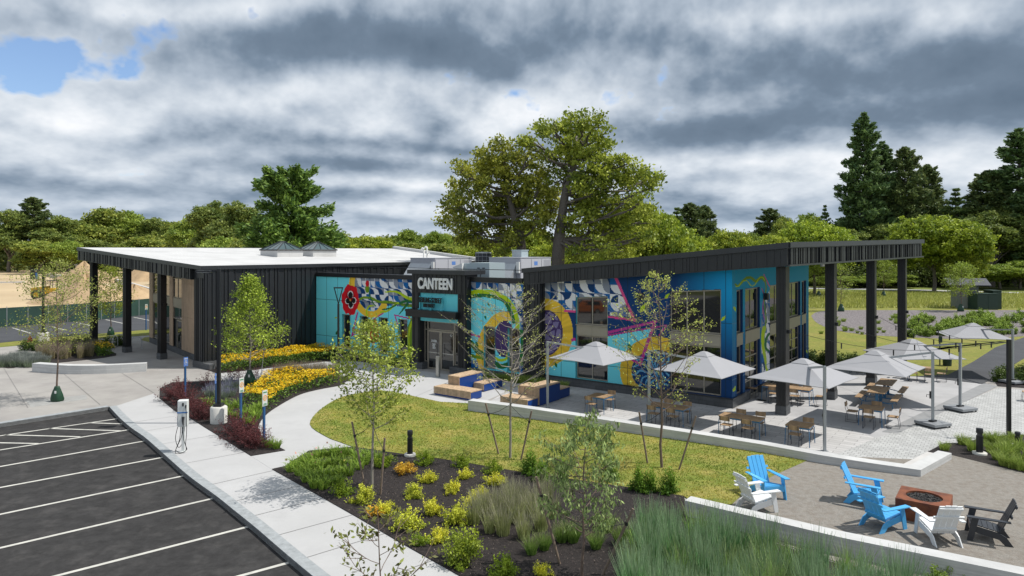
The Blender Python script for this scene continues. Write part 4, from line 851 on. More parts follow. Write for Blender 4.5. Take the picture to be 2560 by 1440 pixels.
def proto_pine(name, seed, h, r, leaf, c1, c2, base=.12, dens=1.0, power=.8, lean=0, tiers=None, bark=None):
    rs = np.random.RandomState(seed); rr = random.Random(seed); mb = MB()
    limb(mb, (0, 0, -.3), (lean, 0, h*.98), h*.017, h*.003, 0, rr, 8, 8, .008)
    Q, Cc = [], []; tiers = tiers or int(h*1.3)
    for i in range(tiers):
        t = i/(tiers-1); z = h*(base+(1-base)*t**.95*.97); R0 = r*((1-t)**power)*(.75+.25*math.sin(min(1, t*5)*math.pi/2))*rr.uniform(.72, 1.15)+.25
        nb = rr.choice((5, 6, 7)) if t < .85 else 5; ph0 = rr.uniform(0, 6.28)
        for k in range(nb):
            ph = ph0+k*6.283/nb+rr.uniform(-.3, .3); L_ = R0*rr.uniform(.6, 1.12); rise = rr.uniform(.02, .22)*L_+ (.35*L_ if t > .7 else 0)
            p = Vector((lean*t, 0, z)); q_ = p+Vector((math.cos(ph)*L_, math.sin(ph)*L_, rise))
            if L_ > h*.04: mb.tube([p, p.lerp(q_, .5)+Vector((0, 0, -.04*L_)), q_], [h*.0035, h*.0025, h*.0012], 4, cap=False)
            n = int((22+34*L_)*dens); s = rs.uniform(.18, 1, n)**.7
            wid = (.10+.24*L_*s*(1.25-s))*1.2
            lat = rs.normal(size=n)*wid*.6
            P = np.array(p)[None]+np.outer(s, np.array(q_-p))+np.outer(lat, (-math.sin(ph), math.cos(ph), 0))+rs.normal(size=(n, 3))*np.array([.12, .12, .13+.03*L_])*(.5+L_*.15)
            P[:, 2] += .05
            dirs = np.array([math.cos(ph), math.sin(ph), .35])[None]+rs.normal(size=(n, 3))*.55; dirs /= np.linalg.norm(dirs, axis=1)[:, None]
            nn = rdir(rs, n, 1.2); u = dirs; w = np.cross(nn, u); w /= np.linalg.norm(w, axis=1)[:, None]+1e-9
            sz = (leaf*rs.uniform(.6, 1.4, n))[:, None]
            Q.append(np.stack([P-u*sz*.5, P-w*sz*.20, P+u*sz*.5, P+w*sz*.20], 1)); Cc.append(lcol(rs, n, c1, c2, .3))
    return (mb, np.concatenate(Q), np.concatenate(Cc), bark or bark_m)
def make_tree(kind, proto, label, cat, x, y, s=1.0, rz=0.0, group=None, lm=None, z=0.0, sz=None):
    mb, q, c, bark = proto; t = thing(kind, label, cat, (x, y, z), rz, group)
    t.scale = (s, s, s if sz is None else sz)
    mb.build('trunk', bark, t); link('crown', fast_mesh('crown', q, c, [lm or leaf_m]), t); return t
PROTO = {}
def plant_tree(kind, key, label, cat, x, y, s=1.0, rz=0.0, group=None, lm=None, z=0.0, sz=None):
    """first use builds the tree, later ones copy it with its parts"""
    if key not in PROTO:
        args, fn, l = PDEF[key]; PROTO[key] = make_tree(kind, fn(key, *args), label, cat, x, y, s, rz, group, l, z, sz); return PROTO[key]
    o = copy_tree(PROTO[key]); o.name = kind; o.location = (x, y, z); o.rotation_euler = (0, 0, rz); o.scale = (s, s, s if sz is None else sz)
    o['label'] = label; o['category'] = cat
    if group: o['group'] = group
    elif 'group' in o: del o['group']
    return o
G1, G2 = (.050, .082, .014), (.135, .165, .022)
PDEF = {
 'maple':   ((11, 13.0, 8.2, .42, (.085, .13, .016), (.26, .31, .032), .20, 1.9, 12, 26), proto_broad, leaf_m),
 'maple2':  ((12, 11.0, 6.8, .40, (.09, .13, .016), (.27, .30, .035), .15, 1.9, 11, 26), proto_broad, leaf_m),
 'round':   ((13, 12.0, 5.2, .42, (.09, .14, .024), (.22, .27, .04), .12, 1.8, 10, 24), proto_broad, leaf_m),
 'round2':  ((14, 14.0, 6.0, .45, (.09, .13, .026), (.24, .26, .05), .12, 1.7, 11, 24), proto_broad, leaf_m),
 'tallbroad': ((15, 17.0, 5.4, .45, (.07, .105, .026), (.17, .20, .045), .18, 1.6, 12, 24), proto_broad, leaf_m),
 'pine':    ((21, 17.5, 8.6, .62, (.045, .09, .026), (.15, .22, .04), .05, 2.6, .45), proto_pine, needle_m),
 'tallpine': ((22, 24.0, 5.4, .60, (.042, .080, .032), (.115, .165, .055), .16, 1.25, .62), proto_pine, needle_m),
 'scotch':  ((23, 20.0, 4.4, .55, (.044, .076, .030), (.13, .155, .05), .34, 1.3, .55), proto_pine, needle_m),
 'spruce':  ((24, 14.0, 3.0, .45, (.045, .085, .03), (.12, .16, .045), .06, 1.2, .85), proto_pine, needle_m),
}
# ---- slender young trees
def young(seed, h, cb, r, nb, nleaf, leaf, c1, c2, up=.9, tr=.045, shape='oval', droop=0.0, cl=.10, twigs=4, bark=None, asp=.55, dropdir=0.0):
    rs = np.random.RandomState(seed); rr = random.Random(seed); mb = MB(); tips = []
    tp = limb(mb, (0, 0, -.1), (rr.uniform(-.1, .1), rr.uniform(-.1, .1), h*.97), tr, .006, 0, rr, 7, 8, .008)
    for i in range(nb):
        t = (i+.5)/nb; z = cb+(h-cb)*t*.92; ph = i*2.4+rr.uniform(-.5, .5)
        if shape == 'pyramid': R0 = r*(1-t)**.95*1.1+.10
        elif shape == 'vase': R0 = r*(.55+.45*math.sin(t*2.6))*(1.05-.6*t)
        else: R0 = r*math.sin(math.pi*min(.97, .22+.74*t))*1.0+.08
        L_ = R0*rr.uniform(.75, 1.12); rise = L_*up*rr.uniform(.6, 1.3)
        k = min(len(tp)-1, int(z/(h*.97)*8)); base = tp[k].lerp(tp[min(k+1, 8)], (z/(h*.97)*8) % 1) if k < 8 else tp[8]
        q = base+Vector((math.cos(ph)*L_, math.sin(ph)*L_, rise*(1-.6*t))); q.z = min(q.z, h)
        pts = limb(mb, base, q, tr*.42*(1-.5*t), .004, -.10, rr, 5, 4, .05)
        for j in range(twigs):
            a_ = rr.uniform(.3, 1.0); b0 = pts[min(3, int(a_*4))].lerp(pts[min(4, int(a_*4)+1)], (a_*4) % 1)
            tl = L_*rr.uniform(.22, .5)+.08; e = b0+Vector((math.cos(ph+rr.uniform(-1.2, 1.2))*tl, math.sin(ph+rr.uniform(-1.2, 1.2))*tl, tl*rr.uniform(.1, .9)-droop*tl))
            mb.tube([b0, e], [.006, .0025], 4, cap=False); tips += [b0.lerp(e, .5), e, b0.lerp(e, .8)]
        tips.append(q)
    T_ = np.array([list(p) for p in tips]); idx = rs.randint(0, len(T_), nleaf); pts = T_[idx]+rs.normal(size=(nleaf, 3))*cl*np.array([1, 1, .8])
    nrm = None
    q = leaves(rs, pts, np.full(nleaf, leaf), .6, asp)
    if dropdir:
        n = nleaf; d = rs.normal(size=(n, 3))*.35; d[:, 2] -= dropdir; d /= np.linalg.norm(d, axis=1)[:, None]; w = np.cross(d, rdir(rs, n)); w /= np.linalg.norm(w, axis=1)[:, None]; s = (leaf*rs.uniform(.7, 1.3, n))[:, None]
        q = np.stack([pts, pts+d*s*.5-w*s*asp*.5, pts+d*s, pts+d*s*.5+w*s*asp*.5], 1)
    return (mb, q, lcol(rs, nleaf, c1, c2, .3)*.80*np.array([.88, 1.0, .9]), bark or bark_red)
# ---- shrubs and clumps
def shrub_mesh(name, seed, r, h, n, leaf, c1, c2, clusters=26, spiky=0.0, up=.8):
    rs = np.random.RandomState(seed); k = clusters
    d = rdir(rs, k, .5); d[:, 2] = np.abs(d[:, 2]); cc = d*rs.uniform(.3, 1.1, k)[:, None]*np.array([r, r, h])
    idx = rs.randint(0, k, n); pts = cc[idx]*rs.uniform(.72, 1.06, n)[:, None]+rs.normal(size=(n, 3))*np.array([r, r, h])*.11
    if spiky:
        t = rs.uniform(.2, 1, n); tip = d*np.array([r*1.1, r*1.1, h*1.15])*(1+rs.uniform(-.1, spiky, k))[:, None]
        pts = tip[idx]*t[:, None]+rs.normal(size=(n, 3))*.035*(1.6-t[:, None])
    pts[:, 2] = np.abs(pts[:, 2])+.01
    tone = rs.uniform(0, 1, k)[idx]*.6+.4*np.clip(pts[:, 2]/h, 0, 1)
    return fast_mesh(name, leaves(rs, pts, np.full(n, leaf), up, .6), lcol(rs, n, c1, c2, .3, np.clip(tone, 0, 1)), [leaf_m])
def blades_mesh(name, seed, n, h, r0, spread, w, c1, c2, ctip=None, arch=.25, curl=0.0, segs=3):
    rs = np.random.RandomState(seed); ph = rs.uniform(0, 6.283, n); rad = r0*np.sqrt(rs.uniform(0, 1, n)); hh = h*rs.uniform(.45, 1.05, n); sp = spread*rs.uniform(.05, 1, n)**1.1
    base = np.stack([np.cos(ph)*rad, np.sin(ph)*rad, np.zeros(n)], 1); ph2 = ph+rs.normal(size=n)*.35; out = np.stack([np.cos(ph2), np.sin(ph2), np.zeros(n)], 1)
    fa = rs.uniform(0, 6.283, n); side = np.stack([np.cos(fa), np.sin(fa), np.zeros(n)], 1)
    Q, Cc = [], []; col0 = lcol(rs, n, c1, c2, .25); ct = np.array(ctip if ctip is not None else c2)
    def P(t): return base+out*(sp*hh*(t**(1.4+arch))[..., None] if False else (sp*hh)[:, None]*t**(1.5))+np.array([0, 0, 1])*(hh*(t-curl*t**3))[:, None]
    for k in range(segs):
        t0, t1 = k/segs, (k+1)/segs; w0, w1 = w*(1-.8*t0), w*(1-.8*t1)
        a, b = P(t0), P(t1); Q.append(np.stack([a-side*w0/2, a+side*w0/2, b+side*w1/2, b-side*w1/2], 1))
        tt = (t0+t1)/2; m = max(0, (tt-.5)*2)*.8 if ctip is not None else 0; Cc.append(col0*(1-m)+ct[None]*m)
    return fast_mesh(name, np.concatenate(Q), np.concatenate(Cc), [blade_m])
MESH = {}
def clump(name, key, label, cat, p, s=1.0, rz=0.0, group=None, sz=None):
    """one plant = one object; plants of a kind share mesh data"""
    if key not in MESH: MESH[key] = CDEF[key]()
    o = bpy.data.objects.new(name, MESH[key]); col.objects.link(o); o.location = p; o.rotation_euler = (0, 0, rz); o.scale = (s, s, s if sz is None else sz)
    return tag(o, label, cat, group, 'thing')
CDEF = {
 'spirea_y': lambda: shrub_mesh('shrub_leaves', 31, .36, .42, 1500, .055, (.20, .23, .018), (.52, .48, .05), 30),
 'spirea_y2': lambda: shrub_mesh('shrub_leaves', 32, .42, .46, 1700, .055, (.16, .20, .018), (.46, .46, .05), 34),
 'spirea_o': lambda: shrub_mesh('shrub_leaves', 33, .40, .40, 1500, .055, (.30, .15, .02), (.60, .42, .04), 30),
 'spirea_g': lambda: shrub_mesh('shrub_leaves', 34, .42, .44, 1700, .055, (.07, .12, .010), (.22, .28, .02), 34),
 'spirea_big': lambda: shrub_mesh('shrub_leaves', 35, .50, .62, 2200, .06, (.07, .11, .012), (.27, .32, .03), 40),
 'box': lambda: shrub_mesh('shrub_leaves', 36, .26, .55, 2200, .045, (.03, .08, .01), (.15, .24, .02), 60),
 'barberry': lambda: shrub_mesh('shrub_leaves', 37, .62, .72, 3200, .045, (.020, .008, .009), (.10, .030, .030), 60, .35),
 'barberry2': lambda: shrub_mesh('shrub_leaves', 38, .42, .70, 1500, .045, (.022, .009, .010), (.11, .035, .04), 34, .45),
 'green': lambda: shrub_mesh('shrub_leaves', 39, .55, .55, 1600, .09, (.05, .09, .014), (.19, .26, .04), 26),
 'hedge': lambda: shrub_mesh('shrub_leaves', 40, .50, .60, 1400, .08, (.02, .04, .008), (.07, .10, .018), 40),
 'lavender': lambda: blades_mesh('lavender_blades', 41, 260, .50, .22, .5, .016, (.10, .13, .08), (.19, .22, .17), (.22, .18, .42)),
 'bluegrass': lambda: blades_mesh('grass_blades', 42, 270, 1.16, .18, .28, .021, (.045, .125, .04), (.19, .34, .15), (.30, .33, .24)),
 'silverplant': lambda: blades_mesh('silver_blades', 49, 300, .42, .24, .6, .018, (.09, .12, .07), (.17, .20, .14), (.22, .22, .26)),
 'bluegrass2': lambda: blades_mesh('grass_blades', 43, 260, .96, .22, .48, .021, (.06, .14, .02), (.22, .34, .08), (.24, .24, .18)),
 'greengrass': lambda: blades_mesh('grass_blades', 44, 300, .56, .13, .75, .015, (.06, .12, .02), (.18, .27, .06), (.30, .30, .14)),
 'tangrass': lambda: blades_mesh('grass_blades', 45, 210, .74, .15, .48, .015, (.13, .16, .05), (.27, .28, .13), (.36, .31, .29)),
 'featherreed': lambda: blades_mesh('grass_blades', 46, 230, 1.05, .18, .16, .014, (.12, .12, .06), (.24, .20, .12), (.30, .24, .20)),
 'daylily': lambda: blades_mesh('lily_blades', 47, 100, .56, .12, .70, .026, (.07, .13, .012), (.22, .30, .05), None, .25, .45),
 'sedge': lambda: blades_mesh('grass_blades', 48, 260, .42, .14, .75, .014, (.09, .14, .02), (.22, .27, .06), None, .25, .3),
}
# ------------------------------------------------------------------ site walls
def wall_thing(name, label, pts_out, w, h0, h1, m, side=1, cat='seat wall', zb=-.1):
    """low wall: outer base line pts (world), width w to the given side, height h0 -> h1"""
    c = pts_out[0]; t = thing(name, label, cat, (c.x, c.y, 0)); inn = inset_line(pts_out, w*side); n = len(pts_out); mb = MB((c.x, c.y, 0)); cp = MB((c.x, c.y, 0))
    for i in range(n-1):
        a, b, d, e = pts_out[i], pts_out[i+1], inn[i+1], inn[i]; ha = h0+(h1-h0)*i/(n-1); hb = h0+(h1-h0)*(i+1)/(n-1)
        P = lambda p, z: Vector((p.x, p.y, z))
        v = [P(a, zb), P(b, zb), P(d, zb), P(e, zb), P(a, ha), P(b, hb), P(d, hb), P(e, ha)]
        if side < 0: v = [v[3], v[2], v[1], v[0], v[7], v[6], v[5], v[4]]
        mb.hexa(v)
    mb.build('wall_body', m, t); return t
board_m = mat('board_formed_concrete', (.50, .505, .50), .8, var=.10, vscale=2.5)
def boards(m):
    nt = m.node_tree; N = nt.nodes; L = nt.links; bs = N['Principled BSDF']; src = bs.inputs['Base Color'].links[0].from_socket
    tc = N.new('ShaderNodeTexCoord'); mp = N.new('ShaderNodeMapping'); L.new(tc.outputs['Object'], mp.inputs[0]); mp.inputs['Scale'].default_value = (.25, .25, 16)
    n = N.new('ShaderNodeTexNoise'); L.new(mp.outputs[0], n.inputs[0]); n.inputs['Scale'].default_value = 1.5; n.inputs['Detail'].default_value = 4
    mr = N.new('ShaderNodeMapRange'); L.new(n.outputs['Fac'], mr.inputs[0]); mr.inputs[1].default_value = .35; mr.inputs[2].default_value = .65; mr.inputs[3].default_value = .88; mr.inputs[4].default_value = 1.08
    mx = N.new('ShaderNodeVectorMath'); mx.operation = 'SCALE'; L.new(src, mx.inputs[0]); L.new(mr.outputs[0], mx.inputs['Scale']); L.new(mx.outputs[0], bs.inputs['Base Color'])
    b = N.new('ShaderNodeBump'); b.inputs['Strength'].default_value = .3; b.inputs['Distance'].default_value = .02; L.new(n.outputs['Fac'], b.inputs['Height']); L.new(b.outputs[0], bs.inputs['Normal'])
boards(board_m)
tp = [(1170, 1001, .50), (1300, 1018, .48), (1450, 1040, .44), (1600, 1063, .40), (1738, 1084, .37), (1900, 1110, .33), (2060, 1139, .30), (2180, 1158, .27), (2302, 1175, .24)]
P_ = [at(x, y, h) for x, y, h in tp]; P_ = [Vector((p.x, p.y, 0)) for p in P_]
wl = thing('seat_wall', 'long low concrete wall between the lawn and the umbrella patio', 'seat wall', (P_[0].x, P_[0].y, 0))
mb = MB(P_[0]); inn = inset_line(P_, .46)
for i in range(len(P_)-1):
    a, b, d, e = P_[i], P_[i+1], inn[i+1], inn[i]; ha, hb = tp[i][2], tp[i+1][2]
    mb.hexa([Vector((p.x, p.y, z)) for p, z in ((a, -.1), (b, -.1), (d, -.1), (e, -.1), (a, ha), (b, hb), (d, hb), (e, ha))])
e0 = at(2302, 1175, .24); e1 = at(2379, 1133, .24); e0.z = e1.z = 0
t_ = (e1-e0).normalized(); nn = Vector((-t_.y, t_.x, 0))*.42
mb.hexa([Vector((p.x, p.y, z)) for z in (-.1, .243) for p in (e0-t_*.0, e1, e1+nn, e0+nn)])
mb.build('wall_body', board_m, wl)
mb = MB(P_[0]); q0 = e0+nn*1.02+t_*.45; q1 = e1+nn*1.02; mb.hexa([Vector((p.x, p.y, z)) for z in (-.1, .12) for p in (q0, q1, q1+nn*.8, q0+nn*.8)]); mb.build('step', concrete, wl)
a0 = at(1712, 1251, .45); a1 = at(2100, 1343, .45); a2 = at(2560, 1437, .45); a3 = a2+(a2-a1).normalized()*4
pp = [Vector((p.x, p.y, 0)) for p in (a0, a0.lerp(a1, .5)+Vector((0, .0, 0)), a1, a2, a3)]
wall_thing('seat_wall', 'low white-topped concrete wall in front of the fire pit terrace, behind the tall grasses', pp, .42, .45, .45, board_m, 1)
pp = smooth([at(80, 930), at(170, 935.5), at(267, 934.5), at(366, 929)], 3); wall_thing('seat_wall', 'curved low concrete bench wall on the plaza at the left', pp, .5, .52, .50, board_m, 1)
# ------------------------------------------------------------------ timber seating blocks
deck_m = mat('deck_timber', (.50, .36, .23), .65, var=.22, vscale=5); wood_grain(deck_m)
cobalt = mat('cobalt_panel', (.006, .045, .22), .4, var=.05)
def timber_blocks(label, org, blocks):
    t = thing('timber_seat', label, 'timber seating', (org.x, org.y, 0), YAW)
    for (x0, x1, y0, y1, h) in blocks:
        mb = MB(); mb.box(x0+.03, x1-.012, y0+.035, y1-.02, .05, h-.05); mb.box(x0+.05, x1-.05, y0+.06, y1-.05, 0, .05); b = mb.build('blue_box', cobalt, t)
        mb = MB(); n = max(4, int((y1-y0)/.095)); w = (y1-y0)/n
        n2 = max(4, int((x1-x0)/.11)); w2 = (x1-x0)/n2
        for i in range(n2): mb.box(x0+i*w2+.004, x0+(i+1)*w2-.004, y0, y1, h-.045, h)
        for i in range(int((h-.09)/.06)): mb.box(x0, x1-.02, y0, y0+.028, h-.10-i*.06-.0, h-.055-i*.06)
        mb.build('timber_slats', deck_m, b)
    return t
timber_blocks('stepped timber and blue seating block nearest the entrance doors', at(1084, 987), [(0, 2.45, 0, .88, .44), (.17, .95, .9, 2.8, .88), (.97, 1.66, 2.0, 3.6, .44)])
timber_blocks('stepped timber and blue seating block behind the end of the long low wall', at(1250, 1013), [(0, 1.6, 0, .86, .44), (.81, 1.66, .88, 2.7, .88), (.40, .79, .90, 1.8, .86), (.95, 1.6, 2.74, 3.7, .50)])
# ------------------------------------------------------------------ cantilever parasols
fabric = mat('pale_grey_canvas', (.36, .365, .385), .85, var=.03, vscale=2, trans=.12)
pole_m = mat('silver_pole', (.36, .385, .40), .38, metal=.4)
def parasol(label, base, cen, dv, plate, hp=3.1, rim=2.28, half=2.22, name='cantilever_parasol'):
    """base, cen: world xy; dv: direction of one diagonal of the square canopy; half = half diagonal"""
    t = thing(name, label, 'parasol', (base[0], base[1], 0), 0, 'grey cantilever parasols on the patio')
    c = Vector((cen[0]-base[0], cen[1]-base[1], 0)); d = Vector((dv[0], dv[1], 0)).normalized(); e = Vector((-d.y, d.x, 0))
    cor = [c+d*half, c+e*half, c-d*half, c-e*half]; ring = []
    for i in range(4): ring += [cor[i], (cor[i]+cor[(i+1) % 4])/2*1.0]
    top = rim+.66; vs = []; K = 5
    for k in range(K+1):
        s = .10+.90*k/K
        for i, p in enumerate(ring):
            q = c+(p-c)*s; z = rim+(top-rim)*(1-s)**1.06/(.9**1.06)*1.0
            if k == K: z = rim+(.0 if i % 2 == 0 else .025)
            vs.append(Vector((q.x, q.y, z)))
    up = list(vs); n8 = 8; fs = []
    for k in range(K):
        for i in range(n8): j = (i+1) % n8; fs.append((k*n8+i, (k+1)*n8+i, (k+1)*n8+j, k*n8+j))
    mb = MB(); nv = len(up); mb.add(up+[v-Vector((0, 0, .02)) for v in up], fs+[tuple(nv+i for i in f[::-1]) for f in fs]+[(K*n8+i, nv+K*n8+i, nv+K*n8+(i+1) % n8, K*n8+(i+1) % n8) for i in range(n8)])
    can = mb.build('canopy', fabric, t)
    mb = MB(); vs = []
    for s, z in ((.0, top+.10), (.07, top+.075), (.22, top-.075)):
        for p in ring: q = c+(p-c)*s; vs.append(Vector((q.x, q.y, z)))
    mb.add(vs, [(k*8+i, (k+1)*8+i, (k+1)*8+(i+1) % 8, k*8+(i+1) % 8) for k in range(2) for i in range(8)]); mb.build('vent', fabric, can)
    mb = MB()
    mb.tube([c+Vector((0, 0, top-.42)), c+Vector((0, 0, top+.08))], .045, 8); mb.build('hub', black_metal, t)
    mb = MB()
    for i, p in enumerate(ring): mb.tube([c+(p-c)*.03+Vector((0, 0, top-.06)), c+(p-c)*.985+Vector((0, 0, rim-.012))], .011, 4)
    mb.build('ribs', pole_m, t)
    ad = c.normalized(); mb = MB(); ang = math.atan2(ad.y, ad.x); Mr = Matrix.Rotation(ang, 4, 'Z')
    mb.box(-.055, .055, -.045, .045, 0, hp, M=Mr); mb.build('pole', pole_m, t, .008)
    mb = MB(); L_ = c.length; p0 = Vector((.0, 0, hp-.03)); p1 = Vector((L_, 0, rim+.36)); dd = (p1-p0); ln = dd.length
    Ma = Mr @ Matrix.Translation(p0) @ Matrix.Rotation(math.atan2(-dd.z, dd.x), 4, 'Y'); mb.box(-.04, ln, -.03, .03, -.04, .04, M=Ma); mb.build('arm', pole_m, t)
    mb = MB(); mb.box(.06, .12, -.03, .03, 1.15, 1.45, M=Mr); mb.tube([Mr @ Vector((.12, 0, 1.3)), Mr @ Vector((.22, 0, 1.3)), Mr @ Vector((.22, 0, 1.2))], .012, 5); mb.build('crank', black_metal, t)
    if plate:
        pm = mat('plate_grey', (.24, .255, .27), .5)
        Mp = Matrix.Rotation(plate, 4, 'Z'); mb = MB(); mb.box(-.48, .48, -.48, .48, .08, .20, M=Mp); pl = mb.build('base_plate', pm, t, .015)
        mb = MB(); mb.box(-.16, .16, -.07, .07, .205, .26, M=Mp); mb.build('pole_clamp', black_metal, pl)
        for (x, y) in ((-.42, -.42), (.42, -.42), (.42, .42), (-.42, .42)):
            mb = MB(); q = Mp @ Vector((x, y, .045)); mb.tube([q+Vector((-.018, 0, 0)), q+Vector((.018, 0, 0))], .042, 10); mb.box(q.x-.015, q.x+.015, q.y-.02, q.y+.02, .05, .085); mb.build('castor', black_metal, pl)
    else:
        mb = MB(); mb.box(-.11, .11, -.11, .11, 0, .015, M=Mr); mb.build('base_plate', pole_m, t)
    return t
parasol('grey square parasol nearest the timber seats, over the two-chair table by the mural', (1.65, 31.7), (3.95, 32.1), (1, .02), 0)
parasol('grey square parasol in front of the corner window of the blue mural wall', (5.8, 28.9), (8.15, 29.0), (1, .03), 0)
parasol('grey square parasol standing by the low wall, in front of the first black column', (11.4, 24.9), (11.55, 27.1), (1, .0), 0)
parasol('grey square parasol on a wheeled base, nearest the second black column', (17.5, 28.4), (15.6, 29.35), (1, .02), .35)
parasol('grey square parasol on a wheeled base, shading the picnic tables', (20.45, 31.15), (19.4, 33.1), (.745, -.667), .35)
parasol('grey square parasol farthest right, by the asphalt path', (27.5, 37.5), (27.3, 40.4), (.45, -.89), .3, 3.0)
# ------------------------------------------------------------------ tables and chairs
slat_m = mat('table_timber', (.34, .225, .125), .6, var=.25, vscale=5); wood_grain(slat_m)
blue_m = mat('blue_tube', (.035, .15, .30), .4); dkblue = mat('navy_tube', (.012, .025, .055), .4)
def chair_parts(t):
    for s in (-1, 1):
        y = s*.19; mb = MB()
        mb.tube([(-.20, y, .45), (-.26, y, .02), (.22, y, .02), (.17, y, .45)], .011, 6); mb.build('leg_frame', dkblue, t)
    for s in (-1, 1):
        mb = MB(); y = s*.17; mb.tube([(.12, y, .445), (-.20, y, .445), (-.255, y, .56), (-.285, y, .84)], .010, 6); mb.build('back_rail', dkblue, t)
    mb = MB(); mb.box(-.20, .20, -.205, .205, .455, .475); mb.build('seat', slat_m, t, .008)
    mb = MB(); M_ = Matrix.Translation((-.268, 0, .74)) @ Matrix.Rotation(-.12, 4, 'Y'); mb.box(.008, .024, -.205, .205, -.09, .09, M=M_); mb.build('backrest', slat_m, t, .006)
chair0 = None
def chair(x, y, face, label, grp):
    global chair0
    if chair0 is None:
        chair0 = thing('patio_chair', label, 'chair', (x, y, 0), face, grp); chair_parts(chair0); return chair0
    o = copy_tree(chair0); o.location = (x, y, 0); o.rotation_euler = (0, 0, face); o['label'] = label; o['group'] = grp; return o
TG = 'slatted patio tables with blue legs'
def table(label, x, y, w, d, rz=YAW, h=.74):
    t = thing('patio_table', label, 'table', (x, y, 0), rz, TG); mb = MB(); n = max(6, int(w/.10)); k = w/n
    for i in range(n): mb.box(-w/2+i*k+.002, -w/2+(i+1)*k-.002, -d/2, d/2, h-.03, h)
    mb.build('tabletop', slat_m, t)
    mb = MB(); mb.box(-w/2+.02, w/2-.02, -d/2+.01, -d/2+.04, h-.09, h-.032); mb.box(-w/2+.02, w/2-.02, d/2-.04, d/2-.01, h-.09, h-.032); mb.box(-w/2+.01, -w/2+.04, -d/2+.04, d/2-.04, h-.09, h-.032); mb.box(w/2-.04, w/2-.01, -d/2+.04, d/2-.04, h-.09, h-.032); mb.build('table_frame', blue_m, t)
    for (sx, sy) in ((-1, -1), (1, -1), (1, 1), (-1, 1)):
        mb = MB(); mb.tube([(sx*(w/2-.06), sy*(d/2-.05), h-.06), (sx*(w/2-.02), sy*(d/2-.02), h-.14), (sx*(w/2), sy*(d/2), 0)], .016, 6); mb.build('leg', blue_m, t)
    return t
def place(cx, cy, la, lb, face_a, face_b, label, grp):
    """position given in building axes round the table centre; the chair faces (face_a, face_b)"""
    x = cx+la*CA+lb*SA; y = cy-la*SA+lb*CA; chair(x, y, math.atan2(-face_a*SA+face_b*CA, face_a*CA+face_b*SA), label, grp)
t1 = (4.0, 31.0); table('square dark-topped table nearest the timber seats, under the first parasol', *t1, .88, .88)
place(*t1, -.10, -.62, 0, 1, 'chair on the near side of the square table by the timber seats', 'patio chairs')
place(*t1, .10, .66, 0, -1, 'chair on the far side of the square table by the timber seats', 'patio chairs')
t2 = (6.62, 28.95); table('long table beneath the corner window, behind the thin staked tree', *t2, 1.65, .75)
for i, (a, b, f) in enumerate(((-.40, -.55, 1), (.45, -.55, 1), (-.35, .60, -1), (.50, .60, -1))):
    place(*t2, a, b, 0, f, ('left near chair', 'right near chair', 'left far chair', 'right far chair')[i]+' at the long table behind the thin staked tree', 'patio chairs')
t3 = (9.1, 27.05); table('long table half sunlit and half shaded, beside the low wall', *t3, 1.62, .75)
for i, (a, b, f) in enumerate(((-.42, -.52, 1), (.42, -.52, 1), (-.30, .60, -1), (.48, .60, -1))):
    place(*t3, a, b, 0, f, ('left near chair', 'right near chair', 'left far chair', 'right far chair')[i]+' at the half-sunlit long table by the low wall', 'patio chairs')
t4 = (10.9, 25.85); table('square olive-brown table right beside the low wall and a parasol pole', *t4, .88, .82)
place(*t4, -.05, -.50, 0, 1, 'chair on the near side of the square table beside the parasol pole', 'patio chairs')
place(*t4, .10, .60, 0, -1, 'chair on the far side of the square table beside the parasol pole', 'patio chairs')
t5 = (13.3, 33.0); table('long sunlit table just behind the first black column', *t5, 2.2, .80)
for a, b, fa, fb, l in ((-.45, -.62, 0, 1, 'near chair in the middle'), (.50, -.62, 0, 1, 'near right chair'), (-.5, .66, 0, -1, 'far left chair'), (.1, .66, 0, -1, 'far middle chair'), (.70, .66, 0, -1, 'far right chair'), (-1.65, .05, 1, 0, 'left end chair with sunlit back'), (1.50, .0, -1, 0, 'right end chair')):
    place(*t5, a, b, fa, fb, l+' at the long table behind the first black column', 'patio chairs')
t6 = (15.1, 28.65); table('square table in the middle of the patio with one sunlit edge', *t6, .88, .88)
for a, b, fa, fb, l in ((0, -.66, 0, 1, 'near chair'), (.05, .66, 0, -1, 'far chair'), (-.75, .1, 1, 0, 'left chair'), (.78, 0, -1, 0, 'right chair')):
    place(*t6, a, b, fa, fb, l+' at the square table in the middle of the patio', 'patio chairs')
t7 = (23.1, 38.6); table('sunlit table under the parasol of the picnic tables, near the path', *t7, 1.2, .8)
for a, b, fa, fb, l in ((-.3, -.62, 0, 1, 'sunlit near chair'), (.45, -.62, 0, 1, 'right near chair'), (-.95, 0, 1, 0, 'left end chair'), (.98, .1, -1, 0, 'right end chair')):
    place(*t7, a, b, fa, fb, l+' at the far table near the asphalt path', 'patio chairs')
t8 = (21.1, 41.0); table('table half hidden behind a parasol and the third black column', *t8, 1.2, .8)
for a, b, fa, fb, l in ((-.4, -.62, 0, 1, 'near left chair'), (.4, -.62, 0, 1, 'near right chair'), (1.0, 0, -1, 0, 'right end chair')):
    place(*t8, a, b, fa, fb, l+' at the table behind the third column', 'patio chairs')
t9 = at(2568, 1003); chair(t9.x, t9.y, 2.6, 'chair cut by the right edge of the photo beside the string light post', 'patio chairs')
